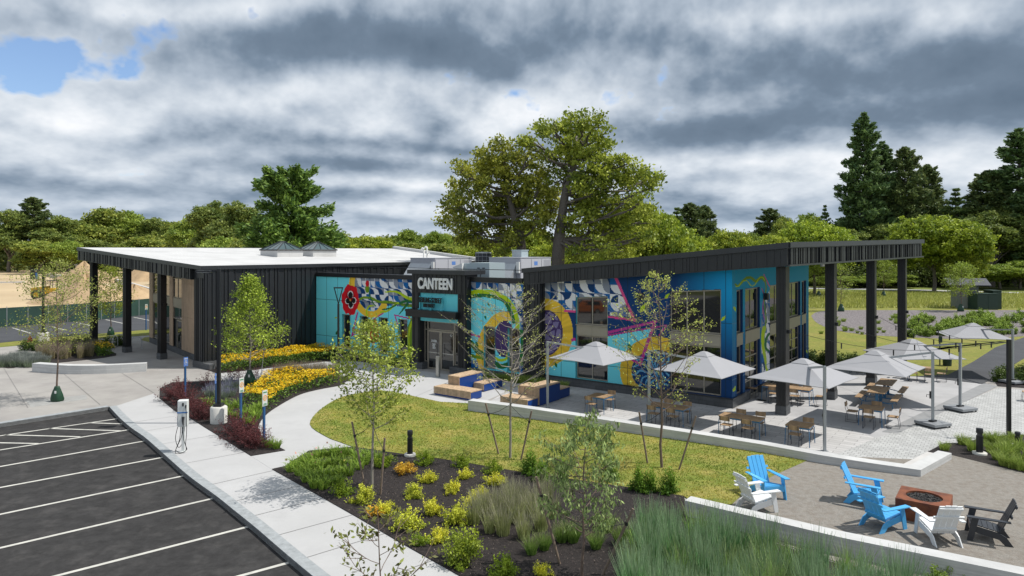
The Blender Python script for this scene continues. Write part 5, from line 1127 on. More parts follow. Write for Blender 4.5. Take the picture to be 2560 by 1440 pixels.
def picnic(label, x, y, top_m):
    t = thing('picnic_table', label, 'picnic table', (x, y, 0), YAW, 'steel framed picnic tables in a row'); w, l, h = .75, 1.85, .75
    mb = MB()
    for i in range(6): mb.box(-w/2+i*w/6+.004, -w/2+(i+1)*w/6-.004, -l/2, l/2, h-.04, h)
    mb.build('tabletop', top_m, t)
    for s in (-1, 1):
        mb = MB()
        for i in range(3): mb.box(s*.74-.14+i*.095, s*.74-.14+i*.095+.088, -l/2, l/2, .42, .455)
        mb.build('bench', top_m, t)
    for yy in (-.55, .55):
        mb = MB(); mb.box(-.06, .06, yy-.05, yy+.05, .04, h-.045); mb.box(-.30, .30, yy-.04, yy+.04, h-.085, h-.045); mb.box(-.35, .35, yy-.05, yy+.05, 0, .04); mb.build('pedestal', blue_m, t)
        for s in (-1, 1): mb = MB(); mb.tube([(s*.05, yy, .30), (s*.50, yy, .22), (s*.72, yy, .30), (s*.78, yy, .415)], .022, 6); mb.tube([(s*.62, yy, .24), (s*.66, yy, 0)], .018, 6); mb.build('bench_arm', blue_m, t)
    return t
picnic('near picnic table with the darker shaded top in the middle of the patio', 17.35, 32.3, slat_m); picnic('far picnic table with the pale sunlit top behind the shaded one', 18.75, 34.2, slat_m)
# ------------------------------------------------------------------ lounge chairs and fire pit
def slat_chair(label, x, y, fx, fy, m, i):
    t = thing('slatted_armchair', label, 'armchair', (x, y, .02), math.atan2(fy, fx), 'slatted armchairs round the fire pit')
    # local: front = +x.  Back leans, four slats, curved cross rails behind
    bw = .52
    for k in range(4):
        mb = MB(); y0 = -bw/2+k*bw/4+.006; y1 = y0+bw/4-.012
        M_ = Matrix.Translation((-.20, 0, .30)) @ Matrix.Rotation(-.42, 4, 'Y'); mb.box(-.012, .012, y0, y1, -.08, .74-(.0 if k in (1, 2) else .015), M=M_); mb.build('back_slat', m, t, .003)
    for zz in (.06, .42, .66):
        mb = MB(); M_ = Matrix.Translation((-.20, 0, .30)) @ Matrix.Rotation(-.42, 4, 'Y'); mb.box(-.045, -.014, -bw/2-(.08 if zz == .42 else 0), bw/2+(.08 if zz == .42 else 0), zz-.03, zz+.03, M=M_); mb.build('back_rail', m, t)
    for k in range(5):
        mb = MB(); x0 = -.18+k*.11; x1 = x0+.10; z0, z1 = .27+.021*k, .27+.021*(k+1)
        mb.hexa([Vector(p) for p in ((x0, -.27, z0), (x1, -.27, z1), (x1, .27, z1), (x0, .27, z0), (x0, -.27, z0+.022), (x1, -.27, z1+.022), (x1, .27, z1+.022), (x0, .27, z0+.022))]); mb.build('seat_slat', m, t)
    mb = MB(); mb.box(.37, .395, -.27, .27, .22, .385); mb.build('front_board', m, t)
    for s in (-1, 1):
        ya, yb = (s*.275, s*.30) if s > 0 else (s*.30, s*.275)
        mb = MB(); mb.prism([(0, 0), (1, 0), (1, 1), (0, 1)], 0, 1) if False else None
        def plate(pts):
            v = [Vector((p[0], ya, p[1])) for p in pts]+[Vector((p[0], yb, p[1])) for p in pts]; n = len(pts)
            mb.add(v, [tuple(range(n)), tuple(range(2*n-1, n-1, -1))]+[(j, n+j, n+(j+1) % n, (j+1) % n) for j in range(n)])
        plate([(.40, .22), (.40, .37), (-.16, .27), (-.30, .20), (-.44, 0), (-.28, 0), (-.16, .12)]); mb.build('side_rail', m, t)
        ya, yb = (s*.302, s*.328) if s > 0 else (s*.328, s*.302)
        mb = MB(); plate([(.36, .545), (.22, .545), (.34, 0), (.46, 0)]); mb.build('front_leg', m, t)
        mb = MB(); mb.hexa([Vector(p) for p in ((-.38, s*.35-.05, .555), (.46, s*.35-.075, .555), (.46, s*.35+.075, .555), (-.38, s*.35+.05, .555), (-.38, s*.35-.05, .578), (.46, s*.35-.075, .578), (.46, s*.35+.075, .578), (-.38, s*.35+.05, .578))]); mb.build('armrest', m, t)
    t.scale = (1.08, 1.08, 1.08)
    return t
skyb = mat('sky_blue_plastic', (.075, .39, .74), .38, var=.03); skyb2 = mat('mid_blue_plastic', (.035, .27, .62), .38, var=.03); whp = mat('white_plastic', (.72, .74, .75), .4); dkp = mat('charcoal_plastic', (.03, .034, .042), .4)
slat_chair('sky blue slatted armchair at the lawn edge, seen from the front', 7.55, 20.3, .28, -1, skyb, 0)
slat_chair('white slatted armchair at the lawn edge, seen from behind', 6.85, 19.2, .95, .30, whp, 1)
slat_chair('sky blue slatted armchair facing the fire pit from the left', 10.15, 19.75, .82, -.57, skyb, 2)
slat_chair('darker blue slatted armchair in front of the other blue one, seen from behind', 9.75, 18.0, .92, .38, skyb, 3)
slat_chair('white slatted armchair in front of the fire pit, back to the camera', 10.75, 17.2, .05, 1, whp, 4)
slat_chair('charcoal slatted armchair at the right of the fire pit', 12.05, 17.25, -.80, .45, dkp, 5)
rust_m = mat('rusted_steel', (.20, .060, .022), .75, var=.30, vscale=3, col2=(.085, .024, .012), c2scale=2.5, c2lo=.45, c2hi=.65, bump=.2, bscale=60)
t = thing('fire_pit', 'square rusty steel fire pit with a round bowl of dark stones', 'fire pit', (11.3, 18.72, .02), YAW-.0)
mb = MB(); n = 28; s_ = .62; hh = .55; vs = []; 
def sq(a_):
    c_, s1 = math.cos(a_), math.sin(a_); m_ = max(abs(c_), abs(s1)); return (c_/m_*s_, s1/m_*s_)
n = 40
ov = [(*sq(2*math.pi*(k+.0)/n+math.pi/4), hh) for k in range(n)]; iv = [(.44*math.cos(2*math.pi*k/n+math.pi/4), .44*math.sin(2*math.pi*k/n+math.pi/4), hh) for k in range(n)]; dv_ = [(x, y, hh-.12) for x, y, z in iv]
mb.add(ov+iv+dv_, [(k, (k+1) % n, n+(k+1) % n, n+k) for k in range(n)]+[(n+k, n+(k+1) % n, 2*n+(k+1) % n, 2*n+k) for k in range(n)])
for (a_, b_) in (((-s_, -s_), (s_, -s_)), ((s_, -s_), (s_, s_)), ((s_, s_), (-s_, s_)), ((-s_, s_), (-s_, -s_))): mb.add([(*a_, 0), (*b_, 0), (*b_, hh), (*a_, hh)], [(0, 1, 2, 3)])
mb.build('steel_box', rust_m, t)
rs = np.random.RandomState(2); mb = MB(); mb.lathe([(.0, hh-.125), (.44, hh-.12)], 24)
for k in range(420):
    r_, a_ = .42*math.sqrt(rs.uniform()), rs.uniform(0, 6.28); c_ = Vector((r_*math.cos(a_), r_*math.sin(a_), hh-.07+.02*rs.uniform())); q = .022*rs.uniform(.7, 1.3)
    M_ = Matrix.Translation(c_) @ Matrix.Rotation(rs.uniform(0, 3), 4, Vector(rs.normal(size=3)).normalized()); mb.box(-q, q, -q, q, -q*.7, q*.7, M=M_)
o = mb.build('lava_stones', mat('lava_rock', (.035, .033, .032), .8, var=.4, vscale=30), t)
# ------------------------------------------------------------------ lamps, posts, signs
def lamp_arm(label, p, h, base_h, base_r, arm, name='light_pole'):
    t = thing(name, label, 'light pole', (p.x, p.y, 0)); mb = MB()
    if base_h: mb.lathe([(base_r, 0), (base_r, base_h-.04), (base_r-.04, base_h)], 24); mb.build('concrete_base', mat('footing_concrete', (.58, .57, .53), .85, var=.15, vscale=2.5), t)
    mb = MB(); mb.box(-.07, .07, -.07, .07, base_h, h); mb.box(-.17, .17, -.17, .17, base_h+.002, base_h+.12); mb.build('pole', black_metal, t, .006)
    mb = MB(); mb.box(-arm, -.07, -.03, .03, h-.12, h-.06); mb.build('arm', black_metal, t)
    mb = MB(); mb.box(-arm-.65, -arm, -.17, .17, h-.16, h-.09); o = mb.build('lamp_head', black_metal, t, .01); mb = MB(); mb.box(-arm-.6, -arm-.05, -.14, .14, h-.175, h-.162); mb.build('lamp_lens', mat('lamp_lens', (.6, .62, .65), .2), o); return t
lamp_arm('tall square black light pole on a round concrete base in the planting bed', at(547, 1058), 6.55, .72, .34, .28)
lamp_arm('distant black light pole on a concrete base near the construction site fence', at(108, 853), 5.9, .70, .42, .3)
t = thing('lantern_pole', 'slim black lamp post with an open triangle head beside the walk', 'lamp post', at(846, 941)); p = at(846, 941); hp = H-(760-HY)*p.y/F_PX; ht = H-(720-HY)*p.y/F_PX
mb = MB(); mb.tube([(0, 0, .1), (0, 0, hp)], .065, 10); mb.build('pole', black_metal, t); mb = MB(); mb.lathe([(.17, 0), (.17, .12), (.08, .14)], 16); mb.build('footing', concrete, t)
mb = MB(); w_ = .24
for (a_, b_) in (((0, hp), (-w_, ht)), ((0, hp), (w_, ht)), ((-w_, ht), (w_, ht))): mb.tube([(a_[0], 0, a_[1]), (b_[0], 0, b_[1])], .03, 6)
mb.box(-w_-.03, w_+.03, -.05, .05, ht, ht+.05); mb.build('lantern_frame', black_metal, t)
def bollard(label, p, h, r=.10, ring=True):
    t = thing('bollard_light', label, 'bollard', (p.x, p.y, .02), 0, 'black bollard lights'); mb = MB(); mb.lathe([(r, 0), (r, h*.72)], 18); mb.build('bollard_body', black_metal, t)
    mb = MB(); mb.lathe([(r*.75, h*.72), (r*.75, h*.82)], 18); mb.build('lamp_band', mat('smoky_lens', (.05, .05, .055), .2), t)
    mb = MB(); mb.lathe([(r, h*.82), (r, h*.98), (r*.9, h)], 18); mb.build('bollard_cap', black_metal, t)
    mb = MB(); mb.lathe([(r*2.1, 0), (r*2.1, .07), (r*1.9, .085)], 20); mb.build('footing', mat('footing_concrete', (.58, .57, .53)), t); return t
bollard('black bollard light at the lawn edge in the front planting bed', at(1025, 1141), .90); bollard('black bollard light among the grasses right of the fire pit terrace', at(2449, 1137), .93, .11); bollard('small black bollard light by the string light post at the right edge', at(2544, 1118), .55, .09)
t = thing('door_opener_post', 'square brushed steel post in front of the entrance doors', 'post', at(1095, 943), YAW); mb = MB(); mb.box(-.11, .11, -.075, .075, 0, 1.22); mb.build('post_body', steel_m, t, .008); mb = MB(); mb.box(-.07, .07, .076, .082, .95, 1.1); mb.build('push_plate', galv, t); 
t = thing('string_light_post', 'black square post carrying the string lights at the right edge', 'post', at(2522, 1096)); mb = MB(); hs = 3.85; mb.box(-.06, .06, -.06, .06, 0, hs); mb.build('pole', black_metal, t); mb = MB(); mb.box(-.14, .14, -.14, .14, 0, .02); mb.build('base_plate', black_metal, t)
sp_ = at(2522, 1096); SP = Vector((sp_.x, sp_.y, 3.75))
for k, (a, b) in enumerate(((-8.2, 31.8), (-7.16, 36.4), (-6.16, 41.5), (-5.24, 46.2))):
    q = ab(a+.15, b, 3.70); t = thing('string_light', 'string of bulbs from the '+('first', 'second', 'third', 'fourth')[k]+' black column to the black post at the right edge', 'string lights', (SP.x, SP.y, SP.z), 0, 'string lights over the patio')
    pts = [SP.lerp(q, i/24)-Vector((0, 0, .55*math.sin(math.pi*i/24))) for i in range(25)]; mb = MB(SP); mb.tube(pts, .009, 4); mb.build('cable', black_metal, t)
    nb = int((q-SP).length/2.0)
    for i in range(1, nb+1):
        c_ = SP.lerp(q, i/(nb+1))-Vector((0, 0, .55*math.sin(math.pi*i/(nb+1)))); mb = MB(SP); mb.tube([c_, c_-Vector((0, 0, .17))], .03, 6); mb.tube([c_-Vector((0, 0, .17)), c_-Vector((0, 0, .24))], .028, 6); mb.build('bulb_socket', black_metal, t)
sign_blue = mat('sign_post_blue', (.02, .085, .22), .5); sign_lt = mat('sign_plate_blue', (.10, .20, .50), .5); sign_wh = mat('sign_plate_white', (.60, .62, .60), .5)
def sign(label, p, h, ph, kind, w=.10, pw=.25, rz=1.15, grp=None):
    t = thing('sign_post', label, 'sign', (p.x, p.y, 0), rz, grp); mb = MB(); mb.box(-.045, .045, -.03, .03, 0, h-.03); mb.build('post', sign_blue, t)
    mb = MB(); mb.box(-pw/2, pw/2, -.05, -.034, h-ph, h); o = mb.build('sign_plate', sign_lt if kind == 'blue' else sign_wh, t)
    if kind == 'blue':
        mb = MB()
        for (x, z, rx) in ((0, .72, .05), ): mb.lathe([(rx, -.004), (rx, .004)], 12, 0, (0, 0, 0)) if False else None
        c_ = h-ph*.5; mb.box(-.02, .02, -.055, -.051, c_+.04, c_+.08); mb.box(-.015, .015, -.055, -.051, c_-.06, c_+.03); mb.box(-.015, .06, -.055, -.051, c_-.06, c_-.04)
        for i in range(12):
            a_ = i*.5236; mb.box(.0+.07*math.cos(a_)-.01, .07*math.cos(a_)+.01, -.055, -.051, c_-.06+.07*math.sin(a_)-.01, c_-.06+.07*math.sin(a_)+.01)
        mb.box(-pw*.36, pw*.36, -.055, -.051, h-.09, h-.06); mb.build('sign_symbol', sign_wh, o)
    else:
        mb = MB(); c_ = h-ph*.48; n = 20; vs = []
        for r_ in (.075, .105):
            for k in range(n): vs.append((r_*math.cos(2*math.pi*k/n), -.056, c_+r_*math.sin(2*math.pi*k/n)))
        mb.add(vs, [(k, (k+1) % n, n+(k+1) % n, n+k) for k in range(n)]); mb.box(-.012, .012, -.056, -.052, c_-.05, c_+.05); mb.box(-.04, .04, -.056, -.052, c_-.01, c_+.01); mb.build('sign_symbol', mat('sign_orange', (.75, .32, .04), .5), o)
        mb = MB(); mb.box(-pw*.38, pw*.38, -.056, -.052, h-.10, h-.06); mb.box(-pw*.3, pw*.3, -.056, -.052, h-ph+.07, h-ph+.10); mb.box(-pw*.36, pw*.36, -.056, -.052, h-ph+.03, h-ph+.05); mb.build('sign_lettering', mat('sign_green', (.05, .25, .12), .5), o)
sg = 'blue sign posts along the parking'
sign('blue sign post at the left end of the entry bed, by the plaza', at(463, 992), 1.98, .45, 'blue', grp=sg); sign('blue sign post just behind the tall light pole', at(541, 1040), 1.90, .45, 'blue', grp=sg)
sign('blue post with a white and orange plate, left of the pair in the entry bed', at(602, 1062), 1.98, .62, 'white', grp=sg); sign('blue post with a white and orange plate, at the tip of the entry bed', at(660, 1105), 1.98, .60, 'white', grp=sg)
sign('distant blue sign post with a white plate at the far parking', at(365, 826), 2.4, .5, 'white', grp=sg)
t = thing('garden_globe', 'silver globe on a thin leaning rod among the flowers', 'garden ornament', at(650, 962)); mb = MB(); mb.tube([(0, 0, 0), (.22, 0, 1.85)], .018, 6); mb.build('rod', galv, t); mb = MB(); mb.lathe([(.11*math.sin(math.pi*i/12)+.001, 1.95-.11*math.cos(math.pi*i/12)) for i in range(13)], 16, 0, (.235, 0, 0)); mb.build('globe', steel_m, t)
# charging station
t = thing('charging_station', 'white car charging station on a slim pedestal with black cables', 'charging station', at(458, 1129), .25); cs = mat('charger_white', (.66, .68, .67), .4)
mb = MB(); mb.box(-.05, .05, -.04, .04, 0, .95); mb.box(-.11, .11, -.11, .11, 0, .02); mb.build('pedestal', cs, t)
mb = MB(); mb.box(-.17, .17, -.14, .14, .93, 1.88); hd = mb.build('charger_head', cs, t, .03)
mb = MB(); mb.box(-.175, .175, -.146, -.141, 1.43, 1.47); mb.build('blue_stripe', mat('stripe_blue', (.02, .15, .45), .4), hd); mb = MB(); mb.box(-.176, -.171, -.12, .12, .98, 1.25); mb.build('side_sticker', mat('sign_post_blue'), hd)
mb = MB(); mb.box(.0, .05, -.17, -.141, 1.68, 1.80); mb.box(.10, .14, -.17, -.141, 1.62, 1.72); mb.build('plug_dock', black_metal, hd)
mb = MB(); mb.tube([(.03, -.16, 1.3), (.03, -.20, 1.15), (.04, -.19, 1.0)], [.05, .035, .02], 8); mb.build('plug', mat('dark_plug', (.03, .03, .035), .4), hd)
for k, pts in enumerate((((.04, -.19, 1.02), (-.02, -.2, .6), (-.16, -.18, .25), (-.2, -.2, .12), (-.05, -.25, .03), (.14, -.2, .12), (.05, -.18, .5), (0, -.12, .92)), ((.12, -.17, 1.66), (.15, -.19, 1.2), (.15, -.2, .7), (.12, -.2, .3), (.16, -.2, .12), (0, -.26, .03), (-.22, -.22, .05), (-.08, -.2, .5), (-.06, -.12, .93)), ((-.15, -.15, .95), (-.22, -.18, .55), (-.12, -.2, .22), (-.02, -.16, .3)))):
    mb = MB(); mb.tube(smooth([Vector(p) for p in pts], 5), .011, 5); mb.build('cable', black_metal, t)
# bike racks, hydrant, bin, lawn stakes
for k, (x, y) in enumerate(((287, 868), (303, 865), (319, 862), (347, 872))):
    p = at(x-6, y); t = thing('bike_rack', ('first', 'second', 'third', 'fourth')[k]+' steel hoop bike rack from the left, among the black columns', 'bike rack', p, .35, 'steel hoop bike racks'); mb = MB(); pts = [(-.36, 0, 0), (-.36, 0, .6)]+[(-.36*math.cos(math.pi*i/8), 0, .6+.30*math.sin(math.pi*i/8)) for i in range(1, 8)]+[(.36, 0, .6), (.36, 0, 0)]; mb.tube(pts, .025, 8); mb.build('hoop', galv, t)
    for x_ in (-.36, .36): mb = MB(); mb.lathe([(.06, 0), (.06, .012)], 12, 0, (x_, 0, 0)); mb.build('foot_plate', galv, t)
red_m = mat('hydrant_red', (.42, .02, .02), .4)
t = thing('fire_hydrant', 'red fire hydrant on the grass verge behind the left bed', 'hydrant', at(75, 866)); mb = MB(); mb.lathe([(.15, 0), (.13, .05), (.11, .08), (.11, .55), (.15, .57), (.15, .61), (.12, .64), (.10, .72), (.05, .78), (.03, .84)], 16); mb.build('barrel', red_m, t)
for s in (-1, 1): mb = MB(); mb.tube([(s*.10, 0, .45), (s*.20, 0, .45)], .055, 10); mb.build('outlet', red_m, t)
mb = MB(); mb.tube([(0, -.10, .40), (0, -.20, .40)], .07, 10); mb.build('outlet', red_m, t)
t = thing('litter_bin', 'dark green litter bin with a bag post on the lawn beyond the parasols', 'litter bin', at(2368, 915)); mb = MB(); mb.lathe([(.24, 0), (.27, .75)], 18); mb.build('bin_body', mat('bin_green', (.015, .04, .03), .5), t); mb = MB(); mb.lathe([(.29, .75), (.29, .80)], 18); mb.build('bin_rim', black_metal, t); mb = MB(); mb.box(-.32, -.27, .25, .30, 0, 1.9); mb.box(-.40, -.18, .20, .245, 1.45, 1.85); mb.build('bag_post', mat('bin_green'), t)
t = thing('drain_cover', 'small dark floor drain grate near the first black column', 'drain', at(1904, 1001, .0), YAW); mb = MB()
for i in range(6): mb.box(-.22, .22, -.17+i*.06, -.135+i*.06, .012, .02)
mb.build('grate', black_metal, t)
# kiosk and green transformer cabinets on the far lawn
p = at(2430, 772); t = thing('garden_kiosk', 'small kiosk with dark pitched roof on the far lawn', 'kiosk', (p.x, p.y+1.0, 0), -.25); gm = mat('kiosk_grey', (.16, .18, .17), .7)
mb = MB(); mb.box(-1.5, 1.0, -.9, .9, 0, 2.9); mb.build('kiosk_wall', gm, t); mb = MB(); rf = mat('shingle_roof', (.07, .075, .085), .8, var=.3, vscale=6)
mb.hexa([Vector(q) for q in ((-2.5, -1.5, 2.9), (2.2, -1.5, 2.9), (2.2, .1, 3.7), (-2.5, .1, 3.7), (-2.5, -1.5, 3.0), (2.2, -1.5, 3.0), (2.2, .1, 3.82), (-2.5, .1, 3.82))]); mb.hexa([Vector(q) for q in ((-2.5, .1, 3.7), (2.2, .1, 3.7), (2.2, 1.6, 2.9), (-2.5, 1.6, 2.9), (-2.5, .1, 3.82), (2.2, .1, 3.82), (2.2, 1.6, 3.0), (-2.5, 1.6, 3.0))]); mb.build('kiosk_roof', rf, t)
mb = MB(); mb.box(-.9, -.1, -.93, -.905, .1, 2.1); mb.build('door', mat('kiosk_door', (.22, .24, .22), .6), t)
tg = mat('transformer_green', (.018, .045, .03), .5, var=.1)
for (x0, x1, y, h, l) in ((2444, 2497, 775, 1.95, 'low green steel transformer cabinet in front of the kiosk'), (2486, 2508, 774, 2.3, 'taller green steel cabinet at the right of the kiosk')):
    a_, b_ = at(x0, y), at(x1, y); w_ = b_.x-a_.x; t = thing('transformer_cabinet', l, 'utility cabinet', ((a_.x+b_.x)/2, a_.y+(.9 if h < 2 else 1.1), 0)); mb = MB(); mb.box(-w_/2, w_/2, -.85, .9, 0, h); mb.build('cabinet_body', tg, t, .03); mb = MB(); mb.box(-w_/2-.05, w_/2+.05, -.9, .95, h+.002, h+.06); mb.build('cabinet_lid', tg, t)
    for s in (-1, 1): mb = MB(); mb.box(s*w_/4-w_/4+.03, s*w_/4+w_/4-.03, -.88, -.852, .1, h-.1); mb.build('cabinet_door', tg, t)
# ------------------------------------------------------------------ construction site at the left
green_net = mat('green_privacy_net', (.022, .062, .048), .8, var=.35, vscale=.8)
fp = [at(-260, 842), at(0, 818), at(232, 801), at(377, 786), at(520, 772)]
t = thing('construction_fence', 'long green netted fence between the far parking and the building site', 'fence', (fp[1].x, fp[1].y, 0)); mb = MB((fp[1].x, fp[1].y, 0))
rr = random.Random(3); P2 = []
for i in range(len(fp)-1):
    n = 14
    for k in range(n): P2.append(fp[i].lerp(fp[i+1], k/n))
for i in range(len(P2)-1):
    a_, b_ = P2[i], P2[i+1]; w_ = rr.uniform(-.04, .04); h = 1.83; tt = (b_-a_).normalized(); nn = Vector((-tt.y, tt.x, 0))*.02
    mb.hexa([Vector((p.x, p.y, z)) for z in (.03, h) for p in (a_-nn, b_-nn, b_+nn, a_+nn)])
mb.build('netting', green_net, t)
for i in range(0, len(P2), 3): mb = MB((fp[1].x, fp[1].y, 0)); mb.tube([P2[i]+Vector((0, -.05, 0)), P2[i]+Vector((0, -.05, 1.95))], .03, 6); mb.build('fence_post', galv, t)
pile_m = mat('sand_pile', (.42, .30, .175), .95, var=.25, vscale=.5, bump=.6, bscale=4)
def pile(label, p, r, h, seed, ry=None):
    rs = np.random.RandomState(seed); mb = MB(); n, m = 30, 9; ry = ry or r*.7; ph = rs.uniform(0, 6.28, 6)
    vs = []
    for j in range(m+1):
        s = j/m
        for k in range(n):
            a_ = 2*math.pi*k/n; w_ = 1+.14*math.sin(2*a_+ph[0])+.09*math.sin(3*a_+ph[1])+.05*math.sin(7*a_+ph[2]); z = h*(1-s)**1.2*(1+.12*math.sin(4*a_+ph[3]+s*5))+rs.normal()*.03*h; vs.append((r*s*w_*math.cos(a_), ry*s*w_*math.sin(a_), z if j < m else -.1))
    mb.add(vs, [(j*n+k, (j+1)*n+k, (j+1)*n+(k+1) % n, j*n+(k+1) % n) for j in range(m) for k in range(n)], 0, True); o = mb.build('sand_pile', pile_m); o.location = (p.x, p.y, 0); return tag(o, label, 'sand pile', 'heaps of sand on the building site')
pile('big sand heap behind the green fence, left of the black columns', at(215, 758), 7.5, 4.0, 1); pile('smaller sand heap behind the big one, near the concrete blocks', at(210, 706), 8.5, 4.6, 2); pile('low sand heap seen between the black columns', at(335, 752), 7, 2.2, 4); pile('grey gravel heap below the trees at the right end of the site', at(372, 702), 7, 4.5, 5)
def blockrow(label, pts, h, w=.5, cat='concrete blocks', m=None, name='foundation_wall'):
    c = pts[0]; t = thing(name, label, cat, (c.x, c.y, 0)); mb = MB((c.x, c.y, 0))
    for i in range(len(pts)-1):
        a_, b_ = pts[i], pts[i+1]; tt = (b_-a_).normalized(); nn = Vector((-tt.y, tt.x, 0))*w/2; mb.hexa([Vector((p.x, p.y, z)) for z in (0, h) for p in (a_-nn, b_-nn, b_+nn, a_+nn)])
    mb.build('wall_body', m or concrete, t); return t
blockrow('long pale foundation wall crossing the sand between the columns', [at(290, 706), at(330, 717), at(377, 732), at(470, 755)], .8); blockrow('pale foundation wall beyond the yellow roller', [at(120, 692), at(170, 700), at(212, 712)], 1.0); blockrow('low pale kerb line across the sand at the far left', [at(-60, 709), at(0, 708), at(62, 707)], .35)
blockrow('row of concrete blocks beside the sand heap', [at(196, 706), at(236, 706)], 1.3, 1.5, 'concrete blocks', None, 'concrete_blocks')
white_net = mat('white_netting', (.52, .53, .53), .8, var=.2, vscale=.3); orange_net = mat('orange_netting', (.45, .10, .05), .8, var=.2, vscale=.5)
blockrow('white screen fence below the trees at the far left', [at(-120, 663), at(0, 664), at(60, 665), at(112, 672)], 3.6, .1, 'fence', white_net, 'screen_fence'); blockrow('second white screen fence near the yellow excavator', [at(165, 672), at(205, 675), at(240, 674)], 2.2, .1, 'fence', white_net, 'screen_fence'); blockrow('orange safety net in front of the white screen fence', [at(-60, 668), at(40, 667), at(80, 671), at(115, 677)], 1.0, .08, 'safety net', orange_net, 'safety_net')
ym = mat('machine_yellow', (.55, .33, .02), .5, var=.1)
p = at(134, 748); t = thing('soil_compactor', 'yellow soil compactor with a big front drum on the sand', 'construction machine', (p.x, p.y, 0), 0.12); k = 1.0
mb = MB(); mb.hexa([Vector(q) for q in ((-2.9, -.8, .8), (-.7, -.8, .8), (-.7, .8, .8), (-2.9, .8, .8), (-2.8, -.75, 1.75), (-.9, -.75, 2.0), (-.9, .75, 2.0), (-2.8, .75, 1.75))]); mb.build('engine_hood', ym, t, .08)
mb = MB(); mb.box(-.95, .35, -.7, .7, 1.0, 1.7); mb.build('cab', ym, t, .05); mb = MB()
for (x, y) in ((-.8, -.6), (.2, -.6), (-.8, .6), (.2, .6)): mb.box(x-.04, x+.04, y-.04, y+.04, 1.7, 2.75)
mb.box(-.9, .35, -.7, .7, 2.75, 2.85); mb.build('canopy_frame', black_metal, t)
for s in (-1, 1):
    mb = MB(); mb.tube([(-1.9, s*.7, .75), (-1.9, s*1.05, .75)], .75, 20); w_ = mb.build('tyre', mat('rubber', (.02, .02, .02), .8), t); mb = MB(); mb.tube([(-1.9, s*1.052, .75), (-1.9, s*1.07, .75)], .38, 16); mb.build('rim', ym, w_)
mb = MB(); mb.tube([(2.0, -.95, .76), (2.0, .95, .76)], .75, 26); mb.build('drum', mat('drum_steel', (.16, .13, .08), .5, metal=.4), t); mb = MB(); mb.box(.3, 2.9, -1.08, -.96, .75, 1.15); mb.box(.3, 2.9, .96, 1.08, .75, 1.15); mb.box(.35, .8, -.96, .96, .75, 1.15); mb.box(2.8, 2.95, -1.0, 1.0, .8, 1.1); mb.build('drum_frame', ym, t)
p = at(205, 676); t = thing('excavator', 'distant yellow excavator behind the white screen fence', 'construction machine', (p.x, p.y+4, 2.0)); mb = MB(); mb.box(-2.0, 2.6, -1.3, 1.3, 1.2, 2.9); mb.build('engine_house', ym, t, .1); mb = MB(); mb.box(-2.6, 2.6, -1.4, -.8, 0, 1.0); mb.box(-2.6, 2.6, .8, 1.4, 0, 1.0); mb.build('track', mat('rubber'), t); mb = MB(); mb.box(-2.6, -1.2, -1.2, 0, 1.2, 3.6); mb.build('cab', black_metal, t); mb = MB(); mb.tube([(-2, .4, 2.2), (-4.5, .4, 5.0), (-7.5, .4, 3.2)], [.35, .3, .2], 6); mb.build('boom', ym, t)
for (x, y, l) in ((88, 697, 'blue barrel in the middle of the sand'), (82, 698, 'dark barrel left of the blue one')): o = thing('barrel', l, 'barrel', at(x, y)); mb = MB(); mb.lathe([(.55, 0), (.58, .5), (.55, 1.6)], 14); mb.build('barrel_body', mat('barrel_blue', (.02, .09, .25), .5) if 'blue barrel' in l else black_metal, o); mb = MB(); mb.lathe([(.58, 1.6), (.58, 1.68)], 14); mb.build('barrel_lid', black_metal, o)
# orange car parked behind the camera: it shows only as a reflection in the upper window
cm = mat('car_orange', (.50, .13, .02), .25, coat=1.0); p = ab(-41.0, -6.6, -.15); t = thing('parked_car', 'orange compact SUV that shows in the upper window reflection', 'car', p, YAW+2.55)
prof = [(-2.15, .35), (-2.2, .8), (-2.05, 1.05), (-1.75, 1.62), (.3, 1.66), (1.05, 1.08), (2.0, .95), (2.2, .7), (2.2, .35)]
mb = MB(); n = len(prof); vs = [Vector((x, -.88*(1 if z < 1.1 else .78), z)) for x, z in prof]+[Vector((x, .88*(1 if z < 1.1 else .78), z)) for x, z in prof]; mb.add(vs, [tuple(range(n)), tuple(range(2*n-1, n-1, -1))]+[(i, n+i, n+(i+1) % n, (i+1) % n) for i in range(n)]); mb.build('body', cm, t, .05)
mb = MB(); mb.hexa([Vector(q) for q in ((.36, -.66, 1.62), (1.03, -.78, 1.13), (1.03, .78, 1.13), (.36, .66, 1.62), (.39, -.66, 1.64), (1.07, -.78, 1.15), (1.07, .78, 1.15), (.39, .66, 1.64))]); mb.build('windscreen', glass_m, t)
for s in (-1, 1):
    mb = MB(); mb.hexa([Vector(q) for q in ((-1.7, s*.86, 1.12), (.85, s*.86, 1.12), (.85, s*.80, 1.12), (-1.7, s*.80, 1.12), (-1.6, s*.72, 1.56), (.3, s*.72, 1.56), (.3, s*.66, 1.56), (-1.6, s*.66, 1.56))]); mb.build('side_window', glass_m, t)
    mb = MB(); mb.box(2.15, 2.23, s*.65-.16, s*.65+.16, .72, .88); mb.build('headlight', mat('lamp_lens'), t)
    for x_ in (-1.35, 1.35): mb = MB(); mb.tube([(x_, s*.72, .34), (x_, s*.92, .34)], .34, 20); w_ = mb.build('wheel', mat('rubber'), t); mb = MB(); mb.tube([(x_, s*.921, .34), (x_, s*.935, .34)], .22, 14); mb.build('rim', steel_m, w_)
mb = MB(); mb.box(2.19, 2.22, -.45, .45, .5, .8); mb.build('grille', black_metal, t)
ORD = ['first','second','third','fourth','fifth','sixth','seventh','eighth','ninth','tenth','eleventh','twelfth','thirteenth','fourteenth','fifteenth','sixteenth','seventeenth','eighteenth']
